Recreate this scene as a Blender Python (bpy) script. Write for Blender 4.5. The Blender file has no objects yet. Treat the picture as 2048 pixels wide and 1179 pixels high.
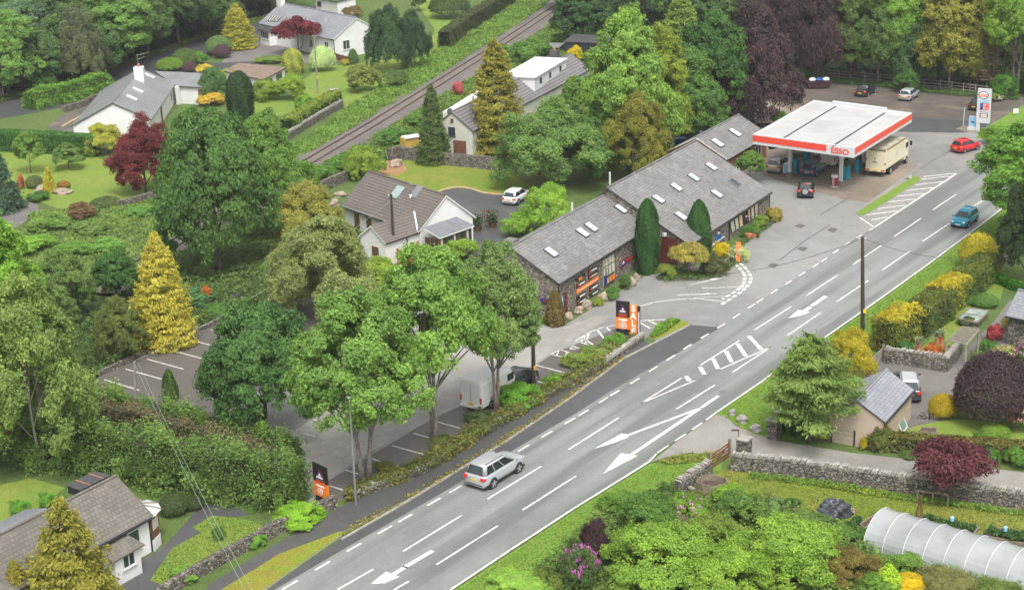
import bpy, bmesh, math, random
import numpy as np
from mathutils import Vector, Matrix

random.seed(7)
SC = bpy.context.scene
COL = SC.collection
PI = math.pi

# ------------------------------------------------------------------ camera
FPX, PW, PH = 3250.0, 2048.0, 1179.0
PITCH, CAMH, ROLL = math.radians(19.0), 48.2, 0.03
C_F = Vector((0, math.cos(PITCH), -math.sin(PITCH)))
C_U = Vector((0, math.sin(PITCH), math.cos(PITCH)))
C_R = Vector((1, 0, 0))
CAMP = Vector((0, 0, CAMH))

def ray(px, py):
    x, y = px - PW / 2, py - PH / 2
    c, s = math.cos(ROLL), math.sin(ROLL)
    X, Y = c * x - s * y, s * x + c * y
    return (C_F * FPX + C_R * X - C_U * Y).normalized()

def P(px, py, z=0.0):
    """point of the photograph -> point of the level plane at height z"""
    d = ray(px, py)
    return CAMP + d * ((z - CAMH) / d.z)

def hit(px, py, p0, n):
    d = ray(px, py)
    return CAMP + d * ((p0 - CAMP).dot(n) / d.dot(n))

def proj(p):
    q = Vector(p) - CAMP
    zc = q.dot(C_F)
    X, Y = q.dot(C_R) / zc * FPX, -q.dot(C_U) / zc * FPX
    c, s = math.cos(ROLL), math.sin(ROLL)
    return PW / 2 + c * X + s * Y, PH / 2 - s * X + c * Y, FPX / zc

cam_d = bpy.data.cameras.new('camera')
cam = bpy.data.objects.new('camera', cam_d)
COL.objects.link(cam)
cam_d.sensor_width = 36.0
cam_d.lens = FPX / PW * 36.0
cam_d.clip_start = 1.0
cam_d.clip_end = 4000.0
cr, sr = math.cos(ROLL), math.sin(ROLL)
# image axes seen by the rolled camera
ax = (C_R * cr + C_U * (-sr)) 
ay = (C_R * sr + C_U * cr)
# pixel x axis = c*R - s*(down) ; pixel y axis(down) = ...
ax = C_R * cr - C_U * sr
ay = C_R * sr + C_U * cr
cam.matrix_world = Matrix(((ax.x, ay.x, -C_F.x, CAMP.x), (ax.y, ay.y, -C_F.y, CAMP.y), (ax.z, ay.z, -C_F.z, CAMP.z), (0, 0, 0, 1)))
SC.camera = cam

# ------------------------------------------------------------------ world and sun
W = bpy.data.worlds.new('World'); SC.world = W; W.use_nodes = True
nt = W.node_tree
sky = nt.nodes.new('ShaderNodeTexSky'); sky.sky_type = 'NISHITA'; sky.sun_disc = False
SUN_EL, SUN_AZ = math.radians(60), math.radians(170)   # azimuth measured clockwise from +Y
sky.sun_elevation = SUN_EL; sky.sun_rotation = SUN_AZ
sky.air_density = 1.0; sky.dust_density = 6.0; sky.ozone_density = 0.6
hs = nt.nodes.new('ShaderNodeHueSaturation'); hs.inputs['Saturation'].default_value = 0.08
nt.links.new(sky.outputs[0], hs.inputs['Color'])
bg = nt.nodes['Background']; bg.inputs[1].default_value = 0.15
nt.links.new(hs.outputs[0], bg.inputs[0])
sl = bpy.data.lights.new('sun', 'SUN'); sl.energy = 1.0; sl.angle = math.radians(16); sl.color = (1, 0.965, 0.9)
so = bpy.data.objects.new('sun', sl); COL.objects.link(so)
sd = Vector((math.sin(SUN_AZ) * math.cos(SUN_EL), math.cos(SUN_AZ) * math.cos(SUN_EL), math.sin(SUN_EL)))
so.rotation_euler = sd.to_track_quat('Z', 'Y').to_euler()
so.location = (0, 0, 200)
VS = SC.view_settings
SC.display_settings.display_device = 'sRGB'
VS.view_transform = 'Standard'; VS.look = 'None'; VS.gamma = 1.0; VS.use_curve_mapping = False
VS.exposure = 0.72

# ------------------------------------------------------------------ objects
WOFF = {}
def tag(o, label=None, cat=None, group=None, kind=None):
    if label: o['label'] = label
    if cat: o['category'] = cat
    if group: o['group'] = group
    if kind: o['kind'] = kind
    return o

def thing(name, label, cat, loc, rot=0.0, group=None):
    o = bpy.data.objects.new(name, None); COL.objects.link(o)
    o.empty_display_size = 0.5
    o.location = loc; o.rotation_euler = (0, 0, rot)
    WOFF[o.name] = Vector(loc)
    return tag(o, label, cat, group)

def linkmesh(name, me, parent=None):
    o = bpy.data.objects.new(name, me); COL.objects.link(o)
    if parent: o.parent = parent
    return o

class MB:
    def __init__(s): s.v = []; s.f = []; s.m = []
    def poly(s, pts, m=0):
        b = len(s.v); s.v += [Vector(p) for p in pts]; s.f.append(list(range(b, b + len(pts)))); s.m.append(m)
    def para(s, o, a, b, c, m=0, m_top=None):
        """box from corner o and three edge vectors"""
        o, a, b, c = Vector(o), Vector(a), Vector(b), Vector(c)
        if a.cross(b).dot(c) < 0: a, b = b, a
        p = [o, o + a, o + a + b, o + b, o + c, o + a + c, o + a + b + c, o + b + c]
        i = len(s.v); s.v += p
        for q, mm in (((0, 3, 2, 1), m), ((4, 5, 6, 7), m if m_top is None else m_top), ((0, 1, 5, 4), m), ((1, 2, 6, 5), m), ((2, 3, 7, 6), m), ((3, 0, 4, 7), m)):
            s.f.append([i + k for k in q]); s.m.append(mm)
    def box(s, c, size, rot=0.0, m=0):
        x = Vector((math.cos(rot), math.sin(rot), 0)) * size[0]; y = Vector((-math.sin(rot), math.cos(rot), 0)) * size[1]; z = Vector((0, 0, size[2]))
        s.para(Vector(c) - x / 2 - y / 2 - z / 2, x, y, z, m)
    def beam(s, a, b, w, h, m=0):
        """rectangular bar from a to b, w wide, h high"""
        a, b = Vector(a), Vector(b); d = b - a
        side = d.cross(Vector((0, 0, 1)))
        side = side.normalized() if side.length > 1e-5 else Vector((1, 0, 0))
        up = side.cross(d).normalized()
        s.para(a - side * w / 2 - up * h / 2, d, side * w, up * h, m)
    def prism(s, pts, z0, z1, m=0, m_top=None):
        n = len(pts); pts = [Vector((p[0], p[1], 0)) for p in pts]
        area = sum(pts[i].x * pts[(i + 1) % n].y - pts[(i + 1) % n].x * pts[i].y for i in range(n))
        if area < 0: pts.reverse()
        lo = [Vector((p.x, p.y, z0)) for p in pts]; hi = [Vector((p.x, p.y, z1)) for p in pts]
        s.poly(hi, m if m_top is None else m_top); s.poly(lo[::-1], m)
        for i in range(n):
            j = (i + 1) % n; s.poly([lo[i], lo[j], hi[j], hi[i]], m)
    def tube(s, pts, r, n=6, m=0, caps=True):
        pts = [Vector(p) for p in pts]; k = len(pts)
        rs = r if isinstance(r, (list, tuple)) else [r] * k
        rings = []
        for i, p in enumerate(pts):
            d = (pts[min(i + 1, k - 1)] - pts[max(i - 1, 0)]).normalized()
            ref = Vector((1, 0, 0)) if abs(d.x) < 0.8 else Vector((0, 1, 0))
            e1 = d.cross(ref).normalized(); e2 = d.cross(e1)
            b = len(s.v)
            for q in range(n):
                a = 2 * PI * q / n; s.v.append(p + (e1 * math.cos(a) + e2 * math.sin(a)) * rs[i])
            rings.append(b)
        for i in range(k - 1):
            for q in range(n):
                a, b = rings[i], rings[i + 1]; q2 = (q + 1) % n
                s.f.append([a + q, b + q, b + q2, a + q2]); s.m.append(m)
        if caps:
            s.f.append([rings[0] + q for q in range(n)]); s.m.append(m)
            s.f.append([rings[-1] + q for q in range(n)][::-1]); s.m.append(m)
    def lathe(s, c, prof, n=14, m=0):
        """prof: list of (r, z) bottom to top"""
        c = Vector(c); rings = []
        for r, z in prof:
            b = len(s.v)
            for q in range(n):
                a = 2 * PI * q / n; s.v.append(c + Vector((r * math.cos(a), r * math.sin(a), z)))
            rings.append(b)
        for i in range(len(prof) - 1):
            for q in range(n):
                q2 = (q + 1) % n
                s.f.append([rings[i] + q, rings[i] + q2, rings[i + 1] + q2, rings[i + 1] + q]); s.m.append(m)
        s.f.append([rings[0] + q for q in range(n)][::-1]); s.m.append(m)
        s.f.append([rings[-1] + q for q in range(n)]); s.m.append(m)
    def build(s, name, mats, parent=None, smooth=False, local=False, bevel=0.0):
        if not isinstance(mats, (list, tuple)): mats = [mats]
        off = Vector((0, 0, 0))
        if parent is not None and not local:
            off = WOFF.get(parent.name, Vector((0, 0, 0)))
        me = bpy.data.meshes.new(name)
        me.from_pydata([tuple(p - off) for p in s.v], [], s.f)
        for mt in mats: me.materials.append(mt)
        me.polygons.foreach_set('material_index', s.m)
        if bevel > 0:
            bm = bmesh.new(); bm.from_mesh(me)
            bmesh.ops.remove_doubles(bm, verts=bm.verts, dist=1e-4)
            bmesh.ops.bevel(bm, geom=[e for e in bm.edges if e.calc_face_angle(0) > 0.4], offset=bevel, segments=2, affect='EDGES')
            bm.to_mesh(me); bm.free()
        uv = me.uv_layers.new(name='UVMap')
        data = np.zeros(len(me.loops) * 2)
        Z = Vector((0, 0, 1))
        for p in me.polygons:
            n = p.normal
            u = Z.cross(n)
            u = u.normalized() if u.length > 0.05 else Vector((1, 0, 0))
            w = n.cross(u)
            for li in p.loop_indices:
                q = me.vertices[me.loops[li].vertex_index].co + off
                data[2 * li] = q.dot(u); data[2 * li + 1] = q.dot(w)
        uv.data.foreach_set('uv', data)
        if smooth: me.polygons.foreach_set('use_smooth', [True] * len(me.polygons))
        o = linkmesh(name, me, parent)
        WOFF[o.name] = Vector((0, 0, 0)) if local else off
        if parent is None: WOFF[o.name] = Vector((0, 0, 0))
        return o

# ------------------------------------------------------------------ materials
def newmat(name):
    m = bpy.data.materials.new(name); m.use_nodes = True
    return m, m.node_tree, m.node_tree.nodes['Principled BSDF']

def nd(t, kind, **kw):
    n = t.nodes.new(kind)
    for k, v in kw.items():
        if k in n.inputs: n.inputs[k].default_value = v
        else: setattr(n, k, v)
    return n

def noise(t, scale, detail=4, coord=None, rough=0.55):
    n = nd(t, 'ShaderNodeTexNoise', Scale=scale, Detail=detail, Roughness=rough)
    if coord is None:
        g = nd(t, 'ShaderNodeNewGeometry'); coord = g.outputs['Position']
    t.links.new(coord, n.inputs['Vector'])
    return n.outputs['Fac']

def ramp(t, fac, stops):
    r = nd(t, 'ShaderNodeValToRGB'); e = r.color_ramp.elements
    while len(e) < len(stops): e.new(0.5)
    for el, (pos, c) in zip(e, stops):
        el.position = pos; el.color = (c[0], c[1], c[2], 1) if not isinstance(c, (int, float)) else (c, c, c, 1)
    t.links.new(fac, r.inputs[0]); return r.outputs[0]

def mix(t, a, b, fac, mode='MIX'):
    n = nd(t, 'ShaderNodeMix', data_type='RGBA', blend_type=mode)
    for sock, val in ((0, fac), (6, a), (7, b)):
        if hasattr(val, 'is_linked'): t.links.new(val, n.inputs[sock])
        elif sock == 0: n.inputs[0].default_value = val
        else: n.inputs[sock].default_value = (val[0], val[1], val[2], 1)
    return n.outputs[2]

def bump(t, b, h, strength=0.4, dist=0.05):
    n = nd(t, 'ShaderNodeBump', Strength=strength, Distance=dist)
    t.links.new(h, n.inputs['Height']); t.links.new(n.outputs[0], b.inputs['Normal'])

MATS = {}
def plain(name, col, rough=0.6, var=0.12, scale=3.0, metal=0.0, spec=0.5, dirt=0.0, coat=0.0):
    if name in MATS: return MATS[name]
    m, t, b = newmat(name)
    f = noise(t, scale, 5)
    lo = [c * (1 - var) for c in col]; hi = [min(1, c * (1 + var)) for c in col]
    c = ramp(t, f, [(0.3, lo), (0.7, hi)])
    if dirt:
        f2 = noise(t, scale * 0.35, 6)
        c = mix(t, c, [x * 0.55 for x in col], ramp(t, f2, [(0.5, 0.0), (0.75, dirt)]))
    t.links.new(c, b.inputs['Base Color'])
    b.inputs['Roughness'].default_value = rough; b.inputs['Metallic'].default_value = metal
    b.inputs['Specular IOR Level'].default_value = spec
    if coat: b.inputs['Coat Weight'].default_value = coat; b.inputs['Coat Roughness'].default_value = 0.08
    MATS[name] = m; return m

def asphalt(name, col, col2=None, big=0.06, rough=(0.38, 0.62), patch=0.5, tint=None, streak=None, crack=0.45):
    m, t, b = newmat(name)
    col2 = col2 or [c * 0.72 for c in col]
    f1 = noise(t, big, 6); f2 = noise(t, 0.7, 5); f3 = noise(t, 14, 3)
    c = mix(t, col, col2, ramp(t, f1, [(0.42, 0.0), (0.62, patch)]))
    c = mix(t, c, [x * 1.28 for x in col], ramp(t, f2, [(0.5, 0.0), (0.8, 0.5)]))
    if streak is not None:
        mp = nd(t, 'ShaderNodeMapping', vector_type='TEXTURE'); mp.inputs['Rotation'].default_value = (0, 0, streak); mp.inputs['Scale'].default_value = (45.0, 1.7, 1)
        gg = nd(t, 'ShaderNodeNewGeometry'); t.links.new(gg.outputs['Position'], mp.inputs['Vector'])
        fs = noise(t, 1.0, 5, mp.outputs[0]); c = mix(t, c, [x * 0.66 for x in col], ramp(t, fs, [(0.47, 0.0), (0.6, 0.95)]))
        c = mix(t, c, [x * 1.2 for x in col], ramp(t, fs, [(0.3, 0.7), (0.42, 0.0)]))
    vd = nd(t, 'ShaderNodeVectorMath', operation='ADD'); g2 = nd(t, 'ShaderNodeNewGeometry'); nz = nd(t, 'ShaderNodeTexNoise', Scale=0.5, Detail=5)
    t.links.new(g2.outputs['Position'], nz.inputs['Vector']); sc_ = nd(t, 'ShaderNodeVectorMath', operation='SCALE'); sc_.inputs['Scale'].default_value = 3.0
    t.links.new(nz.outputs['Color'], sc_.inputs[0]); t.links.new(g2.outputs['Position'], vd.inputs[0]); t.links.new(sc_.outputs[0], vd.inputs[1])
    vo = nd(t, 'ShaderNodeTexVoronoi', Scale=0.16, feature='DISTANCE_TO_EDGE'); t.links.new(vd.outputs[0], vo.inputs['Vector'])
    c = mix(t, c, [x * 0.62 for x in col], ramp(t, vo.outputs['Distance'], [(0.004, crack), (0.016, 0.0)]))
    c = mix(t, c, [x * 0.55 for x in col], ramp(t, noise(t, 0.42, 3), [(0.66, 0.0), (0.74, 0.55)]))
    if tint: c = mix(t, c, tint, ramp(t, noise(t, 0.25, 7), [(0.5, 0.0), (0.7, 0.6)]))
    g = nd(t, 'ShaderNodeMix', data_type='RGBA', blend_type='MULTIPLY'); g.inputs[0].default_value = 1.0
    t.links.new(c, g.inputs[6]); t.links.new(ramp(t, f3, [(0.3, 0.82), (0.7, 1.15)]), g.inputs[7])
    t.links.new(g.outputs[2], b.inputs['Base Color'])
    t.links.new(ramp(t, f1, [(0.35, rough[0]), (0.65, rough[1])]), b.inputs['Roughness'])
    b.inputs['Specular IOR Level'].default_value = 0.45
    bump(t, b, f3, 0.15, 0.02)
    MATS[name] = m; return m

def grass(name, a, b_, c_, s1=0.12, s2=1.3):
    m, t, b = newmat(name)
    c = mix(t, a, b_, ramp(t, noise(t, s1, 5), [(0.38, 0.0), (0.64, 1.0)]))
    c = mix(t, c, c_, ramp(t, noise(t, s2, 6), [(0.48, 0.0), (0.72, 0.8)]))
    f3 = noise(t, 9, 4)
    g = nd(t, 'ShaderNodeMix', data_type='RGBA', blend_type='MULTIPLY'); g.inputs[0].default_value = 1.0
    t.links.new(c, g.inputs[6]); t.links.new(ramp(t, f3, [(0.3, 0.7), (0.7, 1.25)]), g.inputs[7])
    t.links.new(g.outputs[2], b.inputs['Base Color'])
    b.inputs['Roughness'].default_value = 0.85; b.inputs['Specular IOR Level'].default_value = 0.15
    bump(t, b, f3, 0.8, 0.15)
    MATS[name] = m; return m

def uvnode(t):
    return nd(t, 'ShaderNodeUVMap', uv_map='UVMap').outputs[0]

def stone(name, cols, scale=3.2, mortar=(0.06, 0.055, 0.05), sq=(1, 1.7, 1)):
    m, t, b = newmat(name)
    mp = nd(t, 'ShaderNodeMapping'); mp.inputs['Scale'].default_value = sq
    t.links.new(uvnode(t), mp.inputs['Vector'])
    v = nd(t, 'ShaderNodeTexVoronoi', Scale=scale); t.links.new(mp.outputs[0], v.inputs['Vector'])
    e = nd(t, 'ShaderNodeTexVoronoi', Scale=scale, feature='DISTANCE_TO_EDGE'); t.links.new(mp.outputs[0], e.inputs['Vector'])
    sp = nd(t, 'ShaderNodeSeparateColor'); t.links.new(v.outputs['Color'], sp.inputs[0])
    n = len(cols)
    c = ramp(t, sp.outputs[0], [(0.1 + 0.8 * i / (n - 1), x) for i, x in enumerate(cols)])
    c = mix(t, c, [x * 0.5 for x in cols[0]], ramp(t, noise(t, 2.2, 5), [(0.45, 0.0), (0.75, 0.6)]))
    c = mix(t, mortar, c, ramp(t, e.outputs['Distance'], [(0.02, 0.0), (0.09, 1.0)]))
    t.links.new(c, b.inputs['Base Color']); b.inputs['Roughness'].default_value = 0.85
    b.inputs['Specular IOR Level'].default_value = 0.25
    bump(t, b, ramp(t, e.outputs['Distance'], [(0.0, 0.0), (0.15, 1.0)]), 0.9, 0.06)
    MATS[name] = m; return m

def roofing(name, col, var=0.25, row=0.28, width=0.34, gap=0.02, line=0.55, moss=None, rough=0.55, mossamt=0.6, big=0.25):
    m, t, b = newmat(name)
    br = nd(t, 'ShaderNodeTexBrick', Scale=1.0)
    br.inputs['Mortar Size'].default_value = gap; br.inputs['Brick Width'].default_value = width; br.inputs['Row Height'].default_value = row
    br.inputs['Mortar Smooth'].default_value = 0.3; br.inputs['Bias'].default_value = 0.0
    br.inputs['Color1'].default_value = (*[c * (1 - var) for c in col], 1)
    br.inputs['Color2'].default_value = (*[c * (1 + var) for c in col], 1)
    br.inputs['Mortar'].default_value = (*[c * line for c in col], 1)
    t.links.new(uvnode(t), br.inputs['Vector'])
    c = br.outputs['Color']
    f = noise(t, 1.6, 7); f2 = noise(t, big, 5)
    c = mix(t, c, [x * 1.35 for x in col], ramp(t, f, [(0.52, 0.0), (0.75, 0.5)]))
    c = mix(t, c, [x * 0.6 for x in col], ramp(t, f2, [(0.45, 0.0), (0.7, 0.6)]))
    if moss: c = mix(t, c, moss, ramp(t, noise(t, 0.8, 8, rough=0.7), [(0.52, 0.0), (0.68, mossamt)]))
    t.links.new(c, b.inputs['Base Color']); b.inputs['Roughness'].default_value = rough
    b.inputs['Specular IOR Level'].default_value = 0.4
    bump(t, b, br.outputs['Fac'], -0.6, 0.03)
    MATS[name] = m; return m

def foliage(name, trans=0.3):
    m, t, b = newmat(name)
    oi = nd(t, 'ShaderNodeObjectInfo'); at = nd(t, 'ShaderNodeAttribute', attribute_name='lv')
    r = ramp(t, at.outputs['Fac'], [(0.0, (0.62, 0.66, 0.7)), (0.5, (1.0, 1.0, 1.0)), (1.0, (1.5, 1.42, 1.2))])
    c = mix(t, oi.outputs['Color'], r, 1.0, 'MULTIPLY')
    t.links.new(c, b.inputs['Base Color']); b.inputs['Roughness'].default_value = 0.55
    b.inputs['Specular IOR Level'].default_value = 0.22
    tr = nd(t, 'ShaderNodeBsdfTranslucent'); t.links.new(c, tr.inputs[0])
    ms = nd(t, 'ShaderNodeMixShader'); ms.inputs[0].default_value = trans
    t.links.new(b.outputs[0], ms.inputs[1]); t.links.new(tr.outputs[0], ms.inputs[2])
    t.links.new(ms.outputs[0], t.nodes['Material Output'].inputs[0])
    MATS[name] = m; return m

FOL = foliage('foliage', 0.44)
M_ROAD = asphalt('road_asphalt', (0.225, 0.232, 0.222), (0.155, 0.16, 0.155), 0.05, (0.28, 0.55), 0.7, streak=math.radians(54), crack=0.12)
M_SEAM = asphalt('seam_tar', (0.15, 0.152, 0.15))
M_TAR = asphalt('dark_asphalt', (0.085, 0.085, 0.088), (0.06, 0.06, 0.063), 0.09, (0.3, 0.55))
M_FOOT = asphalt('footway_asphalt', (0.085, 0.082, 0.082), (0.06, 0.058, 0.06), 0.2, (0.45, 0.7))
M_YARD = asphalt('yard_asphalt', (0.265, 0.262, 0.248), (0.17, 0.168, 0.16), 0.045, (0.3, 0.6), 0.9)
M_BAY = asphalt('bay_asphalt', (0.12, 0.106, 0.097), (0.092, 0.082, 0.076), 0.08, (0.5, 0.7))
M_AISLE = asphalt('aisle_asphalt', (0.36, 0.345, 0.32), (0.24, 0.225, 0.205), 0.06, (0.5, 0.7), 0.8)
M_LOT = asphalt('worn_asphalt', (0.13, 0.11, 0.095), (0.085, 0.075, 0.068), 0.09, (0.35, 0.6), 0.8, (0.25, 0.2, 0.15))
M_CONC = asphalt('forecourt_concrete', (0.26, 0.215, 0.17), (0.13, 0.11, 0.09), 0.12, (0.45, 0.7), 0.8)
M_LANE = asphalt('lane_asphalt', (0.07, 0.07, 0.075), (0.05, 0.05, 0.055), 0.1)
M_DRIVE = asphalt('gravel_drive', (0.27, 0.258, 0.232), (0.19, 0.185, 0.17), 0.1, (0.6, 0.85), 0.9, (0.24, 0.19, 0.145))
M_GRAVEL = asphalt('grey_gravel', (0.17, 0.155, 0.145), (0.12, 0.11, 0.105), 0.15, (0.6, 0.85), 0.9)
M_BALLAST = asphalt('ballast', (0.15, 0.13, 0.12), (0.1, 0.088, 0.082), 0.15, (0.7, 0.9), 0.8)
M_SOIL = asphalt('soil', (0.09, 0.06, 0.042), (0.06, 0.042, 0.03), 0.4, (0.8, 0.95), 0.8)
M_EARTH = asphalt('orange_earth', (0.34, 0.19, 0.09), (0.25, 0.14, 0.07), 0.4, (0.8, 0.95), 0.8)
M_GROUND = grass('ground_green', (0.09, 0.15, 0.04), (0.12, 0.17, 0.045), (0.08, 0.09, 0.04))
M_LAWN = grass('lawn_grass', (0.17, 0.255, 0.045), (0.22, 0.275, 0.05), (0.13, 0.215, 0.045))
M_VERGE = grass('verge_grass', (0.145, 0.26, 0.04), (0.17, 0.27, 0.045), (0.22, 0.255, 0.05))
M_MEADOW = grass('meadow_grass', (0.16, 0.23, 0.03), (0.24, 0.24, 0.05), (0.12, 0.2, 0.03), 0.2, 0.9)
M_DRYGRASS = grass('dry_grass', (0.24, 0.24, 0.035), (0.2, 0.26, 0.03), (0.26, 0.18, 0.06), 0.4, 1.2)
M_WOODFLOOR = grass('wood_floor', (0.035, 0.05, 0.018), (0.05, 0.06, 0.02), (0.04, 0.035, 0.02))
M_PAINT = plain('road_paint', (0.62, 0.61, 0.57), 0.6, 0.22, 5.0, dirt=0.9)
M_KERB = plain('kerb_stone', (0.33, 0.31, 0.27), 0.8, 0.2, 2)
M_STONE = stone('shop_stone', [(0.12, 0.112, 0.1), (0.25, 0.225, 0.195), (0.17, 0.155, 0.13), (0.36, 0.32, 0.26), (0.27, 0.2, 0.135), (0.46, 0.42, 0.36)], 4.6, (0.15, 0.138, 0.12))
M_DRYST = stone('drystone', [(0.09, 0.085, 0.075), (0.2, 0.185, 0.165), (0.14, 0.12, 0.1), (0.32, 0.3, 0.27), (0.25, 0.19, 0.13), (0.4, 0.37, 0.32)], 5.2, (0.05, 0.046, 0.04))
M_SLATE = roofing('slate_roof', (0.205, 0.198, 0.194), 0.2, 0.3, 0.42, 0.03, 0.5, (0.34, 0.34, 0.31), 0.45, 0.35)
M_SLATE2 = roofing('grey_slate', (0.235, 0.245, 0.265), 0.1, 0.28, 0.4, 0.025, 0.6, None, 0.4)
M_NEWSLATE = roofing('new_slate', (0.27, 0.28, 0.31), 0.12, 0.26, 0.5, 0.03, 0.55, None, 0.4)
M_TILE = roofing('brown_tile', (0.165, 0.142, 0.128), 0.05, 0.34, 90.0, 0.05, 0.35, (0.15, 0.11, 0.09), 0.6)
M_TILE2 = roofing('mossy_tile', (0.165, 0.15, 0.13), 0.16, 0.3, 0.3, 0.03, 0.55, (0.2, 0.16, 0.13), 0.75, 0.45)
M_RED = plain('mossy_felt', (0.2, 0.145, 0.11), 0.9, 0.45, 2.5)
M_PANTILE = roofing('grey_pantile', (0.2, 0.19, 0.195), 0.05, 0.45, 90.0, 0.07, 0.35, None, 0.6)
M_FLATROOF = plain('white_roof', (0.6, 0.6, 0.585), 0.5, 0.08, 0.6, dirt=0.25)
M_CANTOP = plain('canopy_roof', (0.44, 0.435, 0.42), 0.55, 0.09, 0.6, dirt=0.5)
M_WHITE = plain('white_render', (0.7, 0.7, 0.69), 0.75, 0.06, 0.8, dirt=0.18)
M_CREAM = plain('cream_render', (0.56, 0.545, 0.49), 0.75, 0.07, 0.7, dirt=0.25)
M_BEIGE = plain('beige_render', (0.45, 0.36, 0.28), 0.85, 0.1, 0.6, dirt=0.35)
M_WPAINT = plain('white_paint', (0.8, 0.8, 0.79), 0.4, 0.04, 2)
M_BLACK = plain('black_paint', (0.02, 0.02, 0.022), 0.4, 0.2, 3)
M_DARKGREY = plain('dark_grey', (0.06, 0.06, 0.065), 0.55, 0.2, 3)
M_GLASS = plain('window_glass', (0.035, 0.045, 0.05), 0.06, 0.3, 0.7, spec=0.8)
M_SKYL = plain('skylight_glass', (0.55, 0.57, 0.58), 0.12, 0.12, 0.6, spec=0.7)
M_WARM = plain('warm_display', (0.62, 0.42, 0.22), 0.5, 0.35, 2.5)
M_CREAMGL = plain('display_glass', (0.55, 0.54, 0.42), 0.3, 0.25, 2.2)
M_ORANGE = plain('orange_panel', (0.83, 0.22, 0.03), 0.45, 0.06, 2)
M_REDP = plain('red_panel', (0.74, 0.075, 0.045), 0.4, 0.06, 1)
M_CRIM = plain('crimson_panel', (0.28, 0.012, 0.06), 0.45, 0.08, 2)
M_BLUE = plain('blue_panel', (0.02, 0.1, 0.35), 0.45, 0.15, 2)
M_NAVY = plain('navy_panel', (0.03, 0.04, 0.2), 0.45, 0.1, 2)
M_TEAL = plain('teal_panel', (0.01, 0.28, 0.42), 0.4, 0.15, 2)
M_SKYB = plain('pale_blue_panel', (0.25, 0.52, 0.75), 0.4, 0.1, 2)
M_YEL = plain('yellow_tag', (0.8, 0.5, 0.03), 0.5, 0.1, 2)
M_WOOD = plain('weathered_wood', (0.21, 0.17, 0.125), 0.85, 0.3, 4)
M_POLE = plain('creosoted_pole', (0.055, 0.035, 0.026), 0.75, 0.35, 2)
M_GREYPOLE = plain('grey_timber_pole', (0.26, 0.23, 0.19), 0.8, 0.25, 2)
M_STEEL = plain('galvanised_steel', (0.3, 0.31, 0.31), 0.45, 0.12, 2, 0.5)
M_BROWNW = plain('brown_timber', (0.16, 0.07, 0.035), 0.6, 0.3, 3)
M_ORFENCE = plain('orange_timber', (0.42, 0.14, 0.045), 0.75, 0.2, 3)
M_BRICK = plain('red_brick', (0.3, 0.13, 0.08), 0.8, 0.25, 5)
M_BARK = plain('bark', (0.11, 0.09, 0.07), 0.9, 0.4, 5)
M_BARKP = plain('pale_bark', (0.24, 0.21, 0.18), 0.9, 0.4, 5)
M_CORE = plain('hedge_core', (0.035, 0.04, 0.018), 0.9, 0.3, 3)
M_ROCK = plain('boulder_rock', (0.3, 0.24, 0.18), 0.85, 0.35, 2.5)
M_ROCKG = plain('grey_rock', (0.3, 0.28, 0.26), 0.85, 0.35, 2.5)
M_TARP = plain('black_tarpaulin', (0.045, 0.05, 0.06), 0.3, 0.4, 2, spec=0.6)
M_TERRA = plain('terracotta', (0.45, 0.17, 0.09), 0.8, 0.15, 4)
M_RUST = plain('rail_steel', (0.13, 0.085, 0.065), 0.5, 0.2, 3, 0.3)
M_SLEEP = plain('sleeper', (0.19, 0.165, 0.145), 0.85, 0.3, 2)
M_TYRE = plain('tyre_rubber', (0.02, 0.02, 0.021), 0.8, 0.1, 4)
M_RIM = plain('alloy_rim', (0.5, 0.5, 0.51), 0.3, 0.1, 4, 0.7)
M_CARGL = plain('car_glass', (0.02, 0.03, 0.032), 0.04, 0.2, 1, spec=0.9)
M_TAIL = plain('tail_lamp', (0.6, 0.04, 0.03), 0.2, 0.1, 4)
M_HEAD = plain('head_lamp', (0.75, 0.77, 0.78), 0.1, 0.1, 4)
M_PLATEY = plain('yellow_plate', (0.75, 0.52, 0.04), 0.4, 0.03, 4)
M_PLATEW = plain('white_plate', (0.8, 0.8, 0.78), 0.4, 0.03, 4)
M_PVC = plain('white_plastic', (0.6, 0.61, 0.62), 0.3, 0.03, 2)
M_BRWIN = plain('brown_blind', (0.12, 0.085, 0.05), 0.35, 0.3, 2)
M_BURGP = plain('maroon_panel', (0.17, 0.02, 0.03), 0.5, 0.15, 2)
M_RDOOR = plain('red_brown_door', (0.1, 0.026, 0.02), 0.5, 0.15, 2)
def paint(name, col, metal=0.0, rough=0.28):
    return plain('car_paint_' + name, col, rough, 0.02, 1, metal, 0.5, coat=0.6)
# ------------------------------------------------------------------ foliage meshes
def unit(a): return a / np.maximum(np.linalg.norm(a, axis=1, keepdims=True), 1e-9)
def rdir(rng, n): return unit(rng.normal(size=(n, 3)))

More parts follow.
